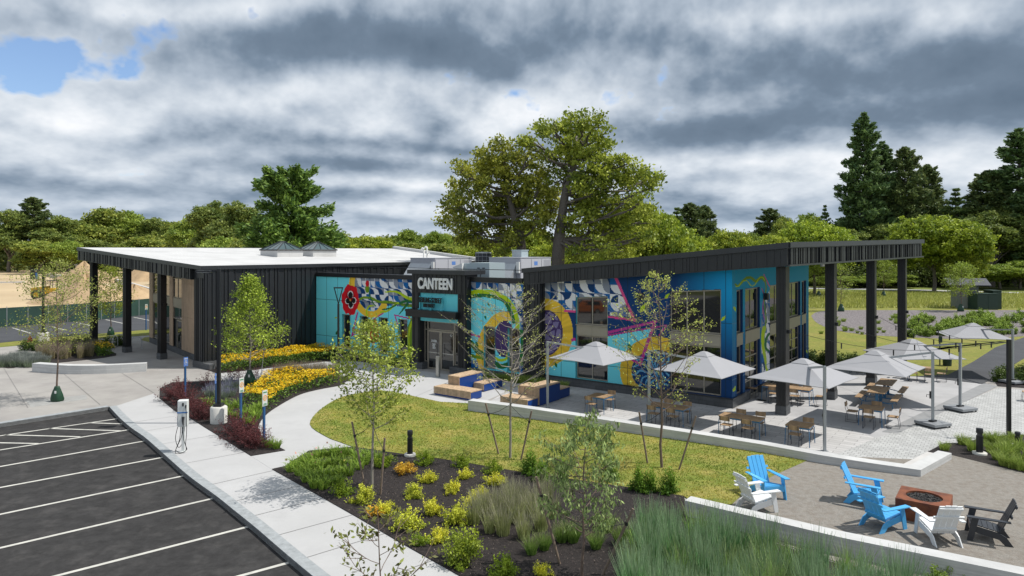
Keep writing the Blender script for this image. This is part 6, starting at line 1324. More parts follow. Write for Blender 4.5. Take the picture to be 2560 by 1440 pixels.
# ------------------------------------------------------------------ background trees
rr = random.Random(9); rsb = np.random.RandomState(77)
def tp_(x, Yd): return ((x-1280)*Yd/F_PX, Yd)
def top_scale(ytop, Yd, hproto): return (H+(HY-ytop)*Yd/F_PX)/hproto
def btree(kind, key, x, ytop, Yd, label, cat='tree', group=None, wf=None):
    hp = PDEF[key][0][1]; sz = top_scale(ytop, Yd, hp); s = sz if wf is None else wf; X, Y_ = tp_(x, Yd)
    return plant_tree(kind, key, label, cat, X, Y_, s, rr.uniform(0, 6.28), group, sz=sz)
btree('pine_tree', 'pine', 727, 420, 92, 'big broad white pine rising behind the two skylights', 'pine tree', wf=1.0)
# the twin oaks behind the rooftop units: crowns laid out limb by limb
def oak(label, lobes, trunk, Yd, seed, c1, c2):
    rs = np.random.RandomState(seed); r_ = random.Random(seed); bx, by = tp_(trunk[0][0], Yd); t = thing('oak_tree', label, 'tree', (bx, by, 0)); mb = MB((bx, by, 0)); W = []
    for (x, y, r) in lobes:
        dy = r_.uniform(-3.0, 3.0); yy = Yd+dy; W.append(((x-1280)*yy/F_PX, yy, H+(HY-y)*yy/F_PX, r*yy/F_PX))
    tr = [Vector(((x-1280)*Yd/F_PX, Yd, H+(HY-y)*Yd/F_PX)) for x, y, r in trunk]; tr[0].z = -.3
    mb.tube(smooth(tr, 4), [v for i in range(len(trunk)-1) for v in [trunk[i][2]+(trunk[i+1][2]-trunk[i][2])*k/4 for k in range(4)]]+[trunk[-1][2]], 10, cap=False)
    st = smooth(tr, 4)
    for (x, y, z, r) in W:
        c = Vector((x, y, z)); b = min([p for p in st if p.z > 8.0 and p.z < z+1.5] or [st[-1]], key=lambda p: (p-c).length+abs(p.z-z+2)*.4)
        pts = limb(mb, b, c, .13, .05, -.06, r_, 6, 6, .05)
        for k in range(4): e = c+Vector((r_.uniform(-1, 1), r_.uniform(-1, 1), r_.uniform(-.5, 1)))*r*.8; limb(mb, pts[3].lerp(c, r_.random()), e, .07, .02, 0, r_, 5, 3, .05)
    mb.build('trunk', bark_m, t)
    q, c_ = crown(rs, W, .28, 1.0, c1, c2, .85, .52, .45, 34); q = q-np.array([bx, by, 0]); link('crown', fast_mesh('crown', q, c_, [leaf_m]), t); return t
oak('broad oak on the left of the pair behind the rooftop units', [(1255, 365, 30), (1220, 395, 42), (1265, 420, 45), (1190, 440, 36), (1300, 400, 30), (1330, 395, 28), (1150, 430, 28), (1160, 475, 40), (1215, 470, 45), (1130, 510, 34), (1135, 545, 36), (1180, 530, 46), (1240, 510, 40), (1290, 460, 45), (1345, 440, 40), (1345, 480, 45), (1360, 520, 38), (1300, 530, 40), (1180, 580, 34), (1240, 580, 40), (1200, 605, 30), (1345, 560, 40), (1385, 520, 30), (1150, 590, 25), (1300, 585, 34), (1270, 620, 30), (1250, 545, 34), (1225, 430, 34), (1290, 500, 34), (1370, 480, 30)],
    [(1305, 700, .50), (1303, 620, .40), (1290, 560, .30), (1272, 490, .22), (1262, 430, .12)], 56, 3, (.085, .11, .016), (.30, .30, .04))
oak('taller oak on the right of the pair with a pale limbed trunk', [(1455, 295, 26), (1420, 305, 28), (1490, 310, 28), (1350, 325, 24), (1375, 320, 22), (1400, 340, 36), (1450, 340, 36), (1505, 340, 32), (1500, 375, 32), (1320, 348, 15), (1310, 355, 12), (1420, 385, 42), (1470, 400, 42), (1395, 400, 32), (1510, 410, 26), (1530, 420, 34), (1570, 410, 26), (1590, 430, 28), (1625, 440, 22), (1640, 450, 14), (1630, 470, 14), (1480, 450, 40), (1530, 465, 42), (1580, 470, 36), (1600, 510, 38), (1550, 520, 44), (1500, 520, 40), (1455, 500, 34), (1440, 545, 40), (1490, 575, 44), (1550, 575, 46), (1600, 555, 36), (1440, 600, 34), (1380, 600, 22), (1450, 635, 28), (1500, 625, 34), (1560, 630, 34), (1400, 450, 28), (1445, 455, 34), (1475, 500, 34), (1360, 380, 20), (1430, 430, 28), (1520, 600, 36), (1615, 600, 30), (1550, 440, 30)],
    [(1390, 700, .60), (1396, 630, .50), (1404, 550, .36), (1416, 470, .30), (1435, 420, .20), (1450, 370, .10)], 54, 8, (.08, .115, .016), (.28, .31, .04))
btree('maple_tree', 'maple', 1600, 512, 66, 'dense green maple right of the oaks above the black roof', 'maple tree', wf=.62); btree('maple_tree', 'maple', 1655, 530, 72, 'bright green maple between the oaks and the distant pines', 'maple tree', wf=.62)
btree('pine_tree', 'scotch', 1725, 506, 120, 'dark ragged pine behind the round maples right of the oaks', 'pine tree', wf=1.0); btree('pine_tree', 'scotch', 1762, 512, 126, 'second dark ragged pine right of the oaks, slimmer', 'pine tree', wf=.8); btree('pine_tree', 'spruce', 1692, 518, 118, 'small dark pine closest to the oaks', 'pine tree', wf=1.3)
btree('maple_tree', 'maple2', 1812, 572, 105, 'round yellow-green maple peeking above the black roof edge', 'maple tree', wf=.72); btree('pine_tree', 'scotch', 1925, 520, 150, 'wide distant pine above the right end of the front roof', 'pine tree', wf=1.15); btree('broadleaf_tree', 'round', 1880, 582, 120, 'yellow-green tree left of the wide distant pine', 'tree', wf=.8)
btree('broadleaf_tree', 'round2', 1960, 540, 130, 'light green tree in front of the wide distant pine', 'tree', wf=.6); btree('maple_tree', 'maple2', 1930, 585, 100, 'low rounded maple just above the roof corner', 'maple tree', wf=.6); btree('maple_tree', 'maple', 2035, 552, 112, 'large rounded bright maple above the roof corner', 'maple tree', wf=.82)
btree('broadleaf_tree', 'round', 2020, 532, 170, 'dark round tree behind the large bright maple', 'tree', wf=1.1); btree('pine_tree', 'spruce', 2062, 512, 160, 'small pointed spruce left of the tallest pine', 'pine tree', wf=1.0)
btree('pine_tree', 'tallpine', 2160, 278, 158, 'tallest dark pine in the right background', 'pine tree', wf=1.6); btree('pine_tree', 'tallpine', 2205, 350, 164, 'dark pine leaning against the tallest one', 'pine tree', wf=1.5); btree('pine_tree', 'scotch', 2262, 366, 156, 'pine with bare lower trunk right of the tallest one', 'pine tree', wf=1.4); btree('pine_tree', 'scotch', 2318, 410, 158, 'shorter red-trunked pine next to the bare-trunked one', 'pine tree', wf=1.3)
btree('pine_tree', 'spruce', 2390, 470, 150, 'green spruce between the pines and the dark grove at the right edge', 'pine tree', wf=1.9); btree('pine_tree', 'tallpine', 2545, 318, 148, 'huge dark pine cut by the right edge of the photo', 'pine tree', wf=1.9); btree('pine_tree', 'scotch', 2470, 425, 150, 'dark pine left of the huge one at the right edge', 'pine tree', wf=1.6); btree('pine_tree', 'tallpine', 2600, 400, 140, 'dark pine behind the frame edge at the far right', 'pine tree', wf=1.5)
btree('maple_tree', 'maple', 2335, 538, 124, 'large round yellow-green maple on the far lawn', 'maple tree', wf=1.12); btree('maple_tree', 'maple2', 2410, 590, 122, 'right-hand shoulder maple beside the large round one', 'maple tree', wf=.75)
dg = 'dark shaded trees closing the far lawn'
for i, (x, yt, Yd, key, wf) in enumerate(sorted(((2130, 575, 150, 'tallbroad', 1.2), (2200, 560, 152, 'tallbroad', 1.1), (2265, 565, 150, 'tallbroad', 1.2), (2430, 520, 150, 'tallbroad', 1.3), (2480, 530, 142, 'tallbroad', 1.3), (2535, 500, 146, 'tallbroad', 1.4), (2590, 520, 140, 'tallbroad', 1.4), (2060, 600, 150, 'tallbroad', .9), (2360, 560, 158, 'tallbroad', 1.2)))):
    btree('broadleaf_tree', key, x, yt, Yd, ORD[i]+' from the left in the dark tall tree row closing the far lawn', 'tree', dg, wf)
for i, (x, yt, Yd, key, wf) in enumerate(sorted(((2120, 690, 138, 'round', .7), (2190, 680, 140, 'round', .8), (2250, 685, 140, 'round', .7), (2440, 655, 134, 'round', .9), (2500, 660, 134, 'round', .9), (2550, 650, 134, 'round', .9), (2385, 670, 140, 'round', .7), (2060, 690, 140, 'round', .6)))):
    btree('broadleaf_tree', key, x, yt, Yd, ORD[i]+' from the left of the low dark trees behind the far lawn', 'tree', 'low trees of the undergrowth behind the far lawn', wf)
# left skyline
L_ = [('pine_tree', 'scotch', 82, 492, 235, 'tall dark pine above the left edge of the building site', 1.9), ('broadleaf_tree', 'tallbroad', 22, 525, 230, 'tall tree at the very left edge of the skyline', 1.5), ('broadleaf_tree', 'tallbroad', 150, 540, 235, 'tree right of the tall pine on the left skyline', 1.6), ('broadleaf_tree', 'round2', 100, 600, 215, 'rounder light tree below the tall left pine', 1.3),
 ('broadleaf_tree', 'round2', 262, 518, 250, 'largest round tree of the left skyline', 2.1), ('broadleaf_tree', 'round', 325, 527, 255, 'round tree just right of the largest on the left skyline', 2.0), ('broadleaf_tree', 'tallbroad', 385, 545, 250, 'darker tree in the middle of the left skyline', 1.5), ('broadleaf_tree', 'round2', 215, 560, 240, 'small olive tree left of the largest on the left skyline', 1.3), ('broadleaf_tree', 'round2', 440, 552, 245, 'tree above the end of the left black fascia', 1.6), ('broadleaf_tree', 'round', 490, 535, 190, 'grey-green tree left of the big white pine', 1.5),
 ('broadleaf_tree', 'tallbroad', 540, 505, 150, 'airy grey-green tree next to the big white pine', 1.2), ('broadleaf_tree', 'tallbroad', 592, 505, 140, 'airy tall tree touching the big white pine', 1.1), ('broadleaf_tree', 'round2', 350, 590, 220, 'lower tree in front of the left skyline', 1.3), ('broadleaf_tree', 'round', 175, 600, 205, 'low tree beside the yellow excavator', 1.2), ('broadleaf_tree', 'tallbroad', 235, 600, 225, 'dark tree right above the yellow excavator', 1.2), ('broadleaf_tree', 'round', 560, 590, 120, 'low green tree behind the white roof left of the pine', 1.0), ('broadleaf_tree', 'round2', 640, 585, 110, 'low bright tree at the foot of the white pine', .8)]
for (k, key, x, yt, Yd, lab, wf) in L_: btree(k, key, x, yt, Yd, lab, 'tree' if 'pine_tree' != k else 'pine tree', None, wf)
cg = 'rounded trees on the horizon behind the white roof'
cl = [(850, 582), (885, 592), (920, 588), (955, 600), (985, 596), (1018, 572), (1050, 590), (1085, 577), (1112, 583), (1140, 590), (1165, 600), (868, 604), (1035, 606), (1100, 606), (1130, 612), (940, 608), (760, 590), (800, 585)]
for i, (x, yt) in enumerate(sorted(cl)): btree('broadleaf_tree', ('round', 'round2', 'maple2')[i % 3], x, yt, 150+((i*37) % 60), ORD[i]+' from the left of the rounded horizon trees behind the white roof', 'tree', cg, 1.05)
for i, (x, yt) in enumerate(sorted(((1310, 560), (1350, 575), (1260, 590), (1220, 596), (1480, 600), (1560, 600), (1400, 590)))): btree('broadleaf_tree', ('maple2', 'round')[i % 2], x, yt, 120+(i*13) % 40, ORD[i]+' from the left of the bright trees showing beneath the oak crowns', 'tree', 'bright trees seen beneath the oak crowns', 1.0)
# far woods on the horizon, one mass
Q, Cc = [], []
for i in range(230):
    ang = -62+124*i/229; d_ = 290+rsb.uniform(-25, 60); x = math.sin(R(ang))*d_*1.05; y = math.cos(R(ang))*d_*.98+20; h_ = rsb.uniform(7, 12.5)
    q, c = crown(rsb, [(x, y, h_*.45, 6.5), (x+rsb.uniform(-4, 4), y, h_*.8, 4.5)], 1.15, .12, (.05, .075, .02), (.14, .16, .04), .9, 1.6, .5, 14); Q.append(q); Cc.append(c)
tag(link('far_woods', fast_mesh('far_woods', np.concatenate(Q), np.concatenate(Cc), [leaf_m])), 'distant woods closing the horizon', 'woods', kind='stuff')
tag(bpy.data.objects['far_woods'], kind='stuff')
Q, Cc = [], []
for i in range(60):
    x = 1990+i*12.5+rsb.uniform(-8, 8); Yd = rsb.uniform(143, 160); X_ = (x-1280)*Yd/F_PX; q, c = crown(rsb, [(X_, Yd, 1.6, 3.4), (X_+rsb.uniform(-2, 2), Yd+1, 4.6, 2.8)], .50, .35, (.03, .045, .012), (.10, .13, .03), .9, 1.0, .5, 16); Q.append(q); Cc.append(c)
tag(link('woodland_undergrowth', fast_mesh('woodland_undergrowth', np.concatenate(Q), np.concatenate(Cc), [leaf_m])), 'dark undergrowth closing the far lawn', 'undergrowth', kind='stuff')
# ------------------------------------------------------------------ young trees near the building
def ytree(label, p, proto, lm=None, name='young_tree', stakes=None, bag=False, z=.02, straps=True):
    mb, q, c, bark = proto; t = thing(name, label, 'young tree', (p.x, p.y, z)); mb.build('trunk', bark, t); link('crown', fast_mesh('crown', q, c, [lm or leaf_m]), t)
    return t
stake_m = mat('weathered_stake', (.20, .15, .115), .85, var=.2, vscale=8)
def stake(label, x0, y0, x1, y1, tree_p, hh):
    p = at(x0, y0); Yd = p.y; dz = None
    # the stake leans in the plane facing the tree: its top found on the plane y = p.y
    top = Vector(((x1-1280)*Yd/F_PX, Yd, H-(y1-HY)*Yd/F_PX)); t = thing('tree_stake', label, 'tree stake', (p.x, p.y, 0), 0, 'leaning wooden stakes beside young trees')
    mb = MB((p.x, p.y, 0)); mb.tube([p+(p-top).normalized()*.2, top], .032, 8); mb.build('stake_pole', stake_m, t)
    mb = MB((p.x, p.y, 0)); a_ = p.lerp(top, .78); b_ = Vector((tree_p.x, tree_p.y, hh)); mb.tube([a_, a_.lerp(b_, .5)-Vector((0, 0, .05)), b_], .009, 5); mb.tube([a_-Vector((0, 0, .04)), a_+Vector((0, 0, .04))], .042, 8); mb.build('tie_strap', black_metal, t)
def bag(label, p, s=1.0):
    t = thing('watering_bag', label, 'watering bag', (p.x, p.y, .02), 0, 'green watering bags round young tree trunks'); rs = np.random.RandomState(int(p.x*10) % 99+3); mb = MB(); n = 18; vs = []
    for (r, z) in ((.27, .0), (.30, .10), (.26, .30), (.19, .50), (.13, .64), (.12, .70), (.07, .72)):
        for k in range(n): a_ = 2*math.pi*k/n; w = 1+.10*math.sin(5*a_+z*4)+.05*math.sin(9*a_+z*7); vs.append((r*w*math.cos(a_)*s, r*w*math.sin(a_)*s*.8, z*s))
    mb.add(vs, [(j*n+k, j*n+(k+1) % n, (j+1)*n+(k+1) % n, (j+1)*n+k) for j in range(6) for k in range(n)], 0, True); mb.build('bag_body', mat('bag_green', (.010, .050, .024), .45, var=.15, vscale=9), t)
    mb = MB(); mb.box(.02*s, .10*s, -.245*s, -.22*s, .40*s, .52*s); mb.build('bag_tag', white_m, t)
A1, A2 = (.13, .16, .02), (.40, .40, .05)
p = at(143, 1003); ytree('thin airy young tree on the plaza at the left, trunk in a green bag', p, young(51, 7.0, 2.1, 1.55, 36, 5500, .085, (.12, .13, .03), (.33, .32, .08), 1.0, .05, 'oval', cl=.17, twigs=5)); bag('green watering bag round the thin tree on the plaza', p)
p = at(624, 962); ytree('pyramidal yellow-green young maple in front of the black wall', p, young(52, 6.15, 1.25, 1.55, 50, 7600, .12, (.12, .16, .02), (.40, .44, .06), .70, .055, 'pyramid', cl=.17, twigs=6, bark=bark_pale), name='young_maple'); bag('green watering bag round the young maple in the entry bed', p, 1.1)
p = at(930, 1224); ytree('staked young tree with loose yellow-green leaves in front of the curved walk', p, young(53, 5.25, 1.85, 1.0, 34, 5200, .10, A1, (.44, .44, .09), 1.05, .045, 'oval', cl=.13, twigs=5, bark=bark_pale))
stake('left stake of the yellow-green tree in front of the curved walk', 911, 1213, 880, 1055, p, 2.0); stake('right stake of the yellow-green tree in front of the curved walk', 951, 1238, 962, 1095, p, 2.0)
p = at(1275, 1147); ytree('nearly bare staked young tree in front of the timber seating', p, young(54, 6.3, 1.9, 1.75, 38, 1500, .06, (.20, .20, .05), (.50, .46, .15), .95, .05, 'oval', cl=.05, twigs=7, bark=bark_pale)); stake('left stake of the nearly bare tree on the lawn', 1247, 1137, 1214, 1008, p, 1.9); stake('right stake of the nearly bare tree on the lawn', 1302, 1152, 1329, 1027, p, 1.9)
p = at(1655, 1171); ytree('tall sparse staked young tree in front of the mural rings', p, young(55, 6.85, 1.9, 1.35, 42, 3000, .065, (.20, .20, .04), (.52, .50, .13), 1.1, .05, 'oval', cl=.06, twigs=7)); stake('left stake of the tall sparse tree on the lawn', 1619, 1160, 1598, 1030, p, 1.9); stake('right stake of the tall sparse tree on the lawn', 1697, 1176, 1740, 1040, p, 1.9)
p = at(1454, 1446); ytree('small drooping-leaved tree between leaning stakes in the front bed', p, young(56, 3.75, .95, .74, 34, 3600, .105, (.06, .09, .03), (.36, .40, .16), .8, .035, 'oval', cl=.055, twigs=6, asp=.34, dropdir=.75)); stake('left stake of the small drooping tree in the front bed', 1400, 1412, 1340, 1192, p, 1.15); stake('right stake of the small drooping tree in the front bed', 1505, 1440, 1583, 1272, p, 1.15)
ytree('leafy twig-like young tree top at the bottom edge of the photo', Vector((-2.0, 10.6, 0)), young(57, 3.35, .8, .62, 18, 520, .10, (.07, .06, .02), (.26, .26, .07), 1.2, .022, 'oval', cl=.06, twigs=5, asp=.45))
p = at(277, 838); ytree('young tree with a green bag seen between the left black columns', p, young(58, 6.2, 1.5, 1.35, 40, 4200, .13, (.13, .15, .02), (.36, .36, .05), .9, .05, 'oval', cl=.16, twigs=5)); bag('green watering bag seen between the left black columns', p)
yl = [(2047, 742, 5.6, 1.9, 'young tree just right of the building end', 59), (2103, 779, 5.9, 1.3, 'sparse young tree with a green bag between the first and second black columns', 60), (2209, 742, 5.9, 2.0, 'bushy young tree between the second and third black columns', 61), (2402, 779, 6.0, 1.55, 'young fan-shaped tree with a green bag beside the kiosk', 62)]
for (x, y, h, r, lab, sd) in yl:
    p = at(x, y); ytree(lab, p, young(sd, h, 1.5, r, 36, 3600 if sd != 60 else 1100, .17, (.11, .14, .02), (.34, .37, .06), 1.0, .05, 'oval', cl=.18, twigs=5)); bag('green watering bag of the '+lab.replace(' with a green bag','').replace(' on the far lawn',''), p, 1.25)
# ------------------------------------------------------------------ planting
def T(ox, oy, k): return lambda x, y: at(ox+x/k, oy+y/k, .03)
f = T(680, 1000, 3.272); rq = random.Random(21)
sg = 'low golden shrubs in the front mulch bed'
sh = [(1090, 600, 'spirea_o', 'orange-tinted shrub right of the black bollard light', 1.0), (925, 545, 'spirea_g', 'green shrub behind the yellow-green staked tree', 1.05), (1255, 520, 'spirea_g', 'wide green shrub at the foot of the black bollard light', 1.1), (1545, 535, 'spirea_g', 'green shrub at the lawn edge in the middle of the bed', 1.0), (1270, 672, 'spirea_y', 'golden shrub below the orange-tinted one', .95), (1160, 795, 'spirea_y2', 'bushy yellow-green shrub in the middle of the mulch', .95), (1480, 752, 'spirea_y', 'golden shrub above the pair of clipped balls', 1.0), (1575, 640, 'spirea_y', 'upright golden shrub at the lawn side', .85), (1815, 590, 'spirea_g', 'green shrub beneath the nearly bare tree', 1.05), (1820, 692, 'spirea_y', 'golden shrub left of the dark conical bushes', 1.1),
      (560, 775, 'spirea_g', 'green shrub at the lower end of the daylilies', .95), (735, 835, 'spirea_y2', 'yellow-green shrub at the foot of the staked tree', 1.05), (835, 945, 'spirea_o', 'orange-yellow shrub nearest the sidewalk bend', .8), (935, 925, 'spirea_y', 'tall golden shrub beside the orange-yellow one', 1.0), (1110, 1040, 'spirea_y2', 'largest golden shrub in the middle of the bed', 1.25), (1310, 928, 'spirea_y', 'dense golden shrub right of the largest one', 1.1), (1510, 1005, 'spirea_y2', 'dense golden shrub left of the first tan grass clump', 1.15), (1625, 850, 'spirea_y', 'golden shrub partly behind the tan grasses', .85), (1700, 800, 'spirea_y', 'golden shrub just behind the tan grasses', .9), (1350, 1155, 'spirea_y', 'loose golden shrub in the lower part of the bed', 1.05), (1210, 1185, 'spirea_g', 'small green shrub near the sidewalk edge', .7), (1560, 1335, 'spirea_big', 'big loose green shrub near the bottom of the bed', 1.15), (1910, 1425, 'spirea_g', 'olive shrub at the bottom edge of the photo', 1.0), (1530, 1395, 'spirea_g', 'tiny green shrub below the big loose one', .4), (2215, 1440, 'spirea_y', 'yellow shrub at the bottom edge near the tree stake', .8)]
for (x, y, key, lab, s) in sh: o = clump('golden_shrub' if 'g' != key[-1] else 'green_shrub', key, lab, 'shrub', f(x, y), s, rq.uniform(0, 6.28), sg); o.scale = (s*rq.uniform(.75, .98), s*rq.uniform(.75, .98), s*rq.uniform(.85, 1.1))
f4 = T(1340, 1040, 3.6)
for (x, y, s, lab) in ((50, 585, 1.0, 'dark clipped bush just left of the drooping tree'), (225, 565, 1.05, 'dark clipped bush hidden in the drooping tree'), (665, 575, 1.15, 'dark clipped bush right behind the drooping tree'), (930, 672, 1.25, 'left one of the two clipped bushes above the blue grasses'), (1025, 680, 1.1, 'bush grown together with the left clipped bush above the blue grasses'), (1197, 690, 1.2, 'right one of the two clipped bushes above the blue grasses')): clump('clipped_bush', 'box', lab, 'bush', f4(x, y), s, rq.uniform(0, 6), 'dark clipped bushes along the lawn')
for (x, y, s, lab) in ((2105, 600, 1.25, 'tall dark clipped bush left of the drooping tree'), (2215, 645, 1.05, 'shorter dark clipped bush beside the tall one')): clump('clipped_bush', 'box', lab, 'bush', f(x, y), s, rq.uniform(0, 6), 'dark clipped bushes along the lawn')
dl = 'daylily clumps at the tip of the front bed'
flower_spots = []
for i, (x, y) in enumerate([(130, 560), (190, 530), (250, 500), (310, 470), (370, 450), (430, 440), (500, 435), (560, 440), (620, 430), (680, 470), (740, 500), (780, 450), (840, 480), (200, 590), (270, 570), (340, 550), (410, 530), (480, 520), (560, 510), (640, 520), (700, 540), (260, 640), (330, 630), (400, 610), (470, 600), (540, 590), (610, 590), (330, 690), (400, 700), (460, 670), (530, 660), (160, 555), (300, 520)]):
    p = f(x+20, y+25); clump('daylily', 'daylily', 'arching daylily clump at the tip of the front bed by the walk', 'daylily', p, rq.uniform(.9, 1.25), rq.uniform(0, 6.28), dl); flower_spots.append(p)
def blooms(name, label, cat, pts, cols, size, h, kind=None, center=True, up=2.2):
    rs = np.random.RandomState(len(pts)); P = np.array([list(p) for p in pts]); n = len(P); P[:, 2] += h*rs.uniform(.82, 1.08, n); Q, Cc = [], []
    nn = rdir(rs, n, up); t = rdir(rs, n); u = np.cross(nn, t); u /= np.linalg.norm(u, axis=1)[:, None]; w = np.cross(nn, u); s = (size*rs.uniform(.8, 1.2, n))[:, None]/2
    ci = rs.randint(0, len(cols), n); cc = np.array(cols)[ci]*rs.uniform(.85, 1.1, n)[:, None]
    for k in range(4):
        a_ = k*math.pi/4; d = u*math.cos(a_)+w*math.sin(a_); e = -u*math.sin(a_)+w*math.cos(a_); o = nn*.002*k; Q.append(np.stack([P-d*s+o, P-e*s*.28+o, P+d*s+o, P+e*s*.28+o], 1)); Cc.append(cc)
    if center: o = nn*.012; r_ = s*.24; Q.append(np.stack([P-u*r_+o, P-w*r_+o, P+u*r_+o, P+w*r_+o], 1)); Cc.append(np.tile(np.array([[.03, .015, .01]]), (n, 1)))
    return np.concatenate(Q), np.concatenate(Cc)
q, c = blooms('', '', '', [flower_spots[i]+Vector((rq.uniform(-.2, .2), rq.uniform(-.2, .2), 0)) for i in (0, 1, 3, 5, 6, 9, 14, 18, 22, 26, 12, 11)], [(.55, .12, .08), (.6, .5, .12), (.65, .35, .28)], .11, .52, center=False, up=.8)
tag(link('daylily_flowers', fast_mesh('daylily_flowers', q, c, [petal_m])), 'scattered red and cream daylily flowers at the bed tip', 'flowers', kind='stuff')
# yellow coneflower masses
def scatter(poly, n, seed):
    rs = random.Random(seed); xs = [p.x for p in poly]; ys = [p.y for p in poly]; out = []; P2 = [(p.x, p.y) for p in poly]
    while len(out) < n:
        x, y = rs.uniform(min(xs), max(xs)), rs.uniform(min(ys), max(ys)); ins = False; m = len(P2)
        for i in range(m):
            x0, y0 = P2[i]; x1, y1 = P2[(i+1) % m]
            if (y0 > y) != (y1 > y) and x < (x1-x0)*(y-y0)/(y1-y0)+x0: ins = not ins
        if ins: out.append(Vector((x, y, .03)))
    return out
def flower_bed(name, label, poly, nf, nl, h, seed):
    rs = np.random.RandomState(seed); pts = scatter(poly, nf, seed)
    # drifts: height changes slowly over the bed
    for p in pts: p.z += .10*math.sin(p.x*2.1+seed)*math.cos(p.y*1.7)
    q, c = blooms('', '', '', pts, [(.85, .58, .012), (.87, .66, .02), (.80, .48, .008)], .11, h)
    L = np.array([list(p) for p in scatter(poly, nl, seed+1)]); L[:, 2] += rs.uniform(0, h*.88, nl); q2 = leaves(rs, L, np.full(nl, .13), .6, .5); c2 = lcol(rs, nl, (.025, .055, .010), (.10, .17, .02), .3)
    tag(link(name, fast_mesh(name, np.concatenate([q, q2]), np.concatenate([c, c2]), [petal_m])), label, 'flowers', kind='stuff')
flower_bed('yellow_coneflowers', 'mass of yellow coneflowers against the black and turquoise walls', px([(548, 934), (640, 923), (700, 915), (843, 899), (900, 897), (905, 880)])+[ab(-36.5, 30.6), ab(-40.1, 30.6), ab(-40.1, 24.6), at(545, 921)], 4300, 5200, .72, 4)
flower_bed('yellow_coneflowers', 'mass of yellow coneflowers between the entry bed and the curved walk', px([(600, 1010), (640, 985), (668, 955), (720, 945), (780, 955), (846, 951), (838, 964), (795, 973), (748, 985), (699, 1010), (672, 1028), (640, 1022)]), 2700, 3000, .66, 5)
flower_bed('yellow_coneflowers', 'small fading patch of yellow coneflowers by the left columns', px([(222, 883), (240, 876), (270, 879), (288, 888), (250, 893)]), 260, 900, .7, 6)
flower_bed('yellow_coneflowers', 'fading coneflowers under the last turquoise wall panel left of the entrance', px([(965, 912), (985, 903), (1022, 909), (1026, 919), (990, 916)]), 120, 900, .75, 8)
bg_ = 'dark red barberry shrubs in the entry bed'
fb = T(380, 820, 4.236)
for i, (x, y, k, s, lab) in enumerate([(215, 760, 'barberry', 1.0, 'dark red spiky barberry at the left tip of the entry bed'), (330, 800, 'barberry', 1.05, 'dark red barberry behind the charging station'), (430, 870, 'barberry', 1.0, 'dark red barberry right of the charging station head'), (560, 960, 'barberry', .95, 'dark red barberry left of the concrete lamp base'), (300, 700, 'barberry', .9, 'barberry around the leftmost blue sign post'), (470, 950, 'barberry', .9, 'low barberry near the kerb by the charging station'), (590, 640, 'barberry2', 1.0, 'upright barberry between two blue sign posts'), (820, 560, 'barberry2', .9, 'upright barberry left of the green bag'), (925, 555, 'barberry2', .9, 'upright barberry touching the green bag'), (1310, 560, 'barberry2', 1.0, 'upright barberry below the feather grasses'), (1110, 540, 'barberry2', .8, 'upright barberry behind the lavender'), (880, 1120, 'barberry', 1.0, 'dark red barberry right of the concrete lamp base'), (950, 1190, 'barberry', 1.05, 'dark red barberry in front of the pair of white plates'), (1050, 1240, 'barberry', 1.0, 'dark red barberry at the foot of the last sign post'), (1120, 1270, 'barberry', .85, 'dark red barberry nearest the tip of the entry bed'), (640, 330, 'barberry2', .9, 'small reddish shrub at the corner of the black wall')]):
    clump('barberry_shrub', k, lab, 'shrub', fb(x, y), s, rq.uniform(0, 6.28), bg_)
for i, (x, y) in enumerate([(590, 720), (640, 690), (700, 720), (740, 660), (790, 680), (840, 720), (800, 610), (860, 640), (1150, 590), (1200, 600), (1250, 580), (760, 740), (690, 660), (1330, 600)]): clump('lavender', 'lavender', 'grey-purple lavender clump in the middle of the entry bed', 'lavender', fb(x, y), rq.uniform(.9, 1.2), rq.uniform(0, 6.28), 'lavender clumps in the entry bed')
for i, (x, y) in enumerate([(600, 820), (660, 850), (720, 850), (770, 830), (840, 860), (900, 840), (870, 950), (950, 960), (1010, 930), (1060, 900), (1120, 880), (1000, 1010), (1060, 1020), (960, 880), (810, 920), (1100, 960), (1240, 1260), (1320, 1275)]): clump('daylily', 'daylily', 'green daylily clump in the entry bed below the coneflowers', 'daylily', fb(x, y), rq.uniform(.9, 1.3), rq.uniform(0, 6.28), 'daylily clumps in the entry bed')
for i in range(26): clump('feather_grass', 'featherreed', 'upright tan feather grass clump along the back of the entry bed', 'ornamental grass', at(688+i*6.2, 946+rq.uniform(-3, 3), .03), rq.uniform(.8, 1.0), rq.uniform(0, 6.28), 'upright tan feather grasses in the entry bed')
# front bed grasses
for i, (x, y) in enumerate([(1650, 1010), (1700, 930), (1780, 1080), (1760, 960), (1840, 900), (1890, 1100), (1860, 1010), (1930, 960), (1990, 900), (2010, 1000), (2060, 1130), (1950, 830), (2050, 860), (2120, 960), (2180, 900), (2240, 830), (2200, 1060), (2280, 960), ]): clump('ornamental_grass', 'tangrass', 'tan and mauve grass clump left of the blue-green mass', 'ornamental grass', f(x, y), rq.uniform(.85, 1.15), rq.uniform(0, 6.28), 'tan and mauve grass clumps in the front bed')
for i, (x, y, lab) in enumerate([(75, 1200, 'green fountain grass right of the leaning left stake'), (230, 1130, 'green fountain grass left of the drooping tree trunk'), (330, 1130, 'green fountain grass just behind the drooping tree trunk'), (540, 1190, 'wide green fountain grass right of the drooping tree trunk'), (640, 1040, 'green fountain grass behind the right leaning stake'), (-40, 1240, 'green fountain grass at the left end of the row'), (760, 1150, 'green fountain grass at the edge of the blue-green mass')]): clump('ornamental_grass', 'greengrass', lab, 'ornamental grass', f4(x, y), rq.uniform(.85, 1.05), rq.uniform(0, 6.28), 'green fountain grasses in the front bed')
k = 0
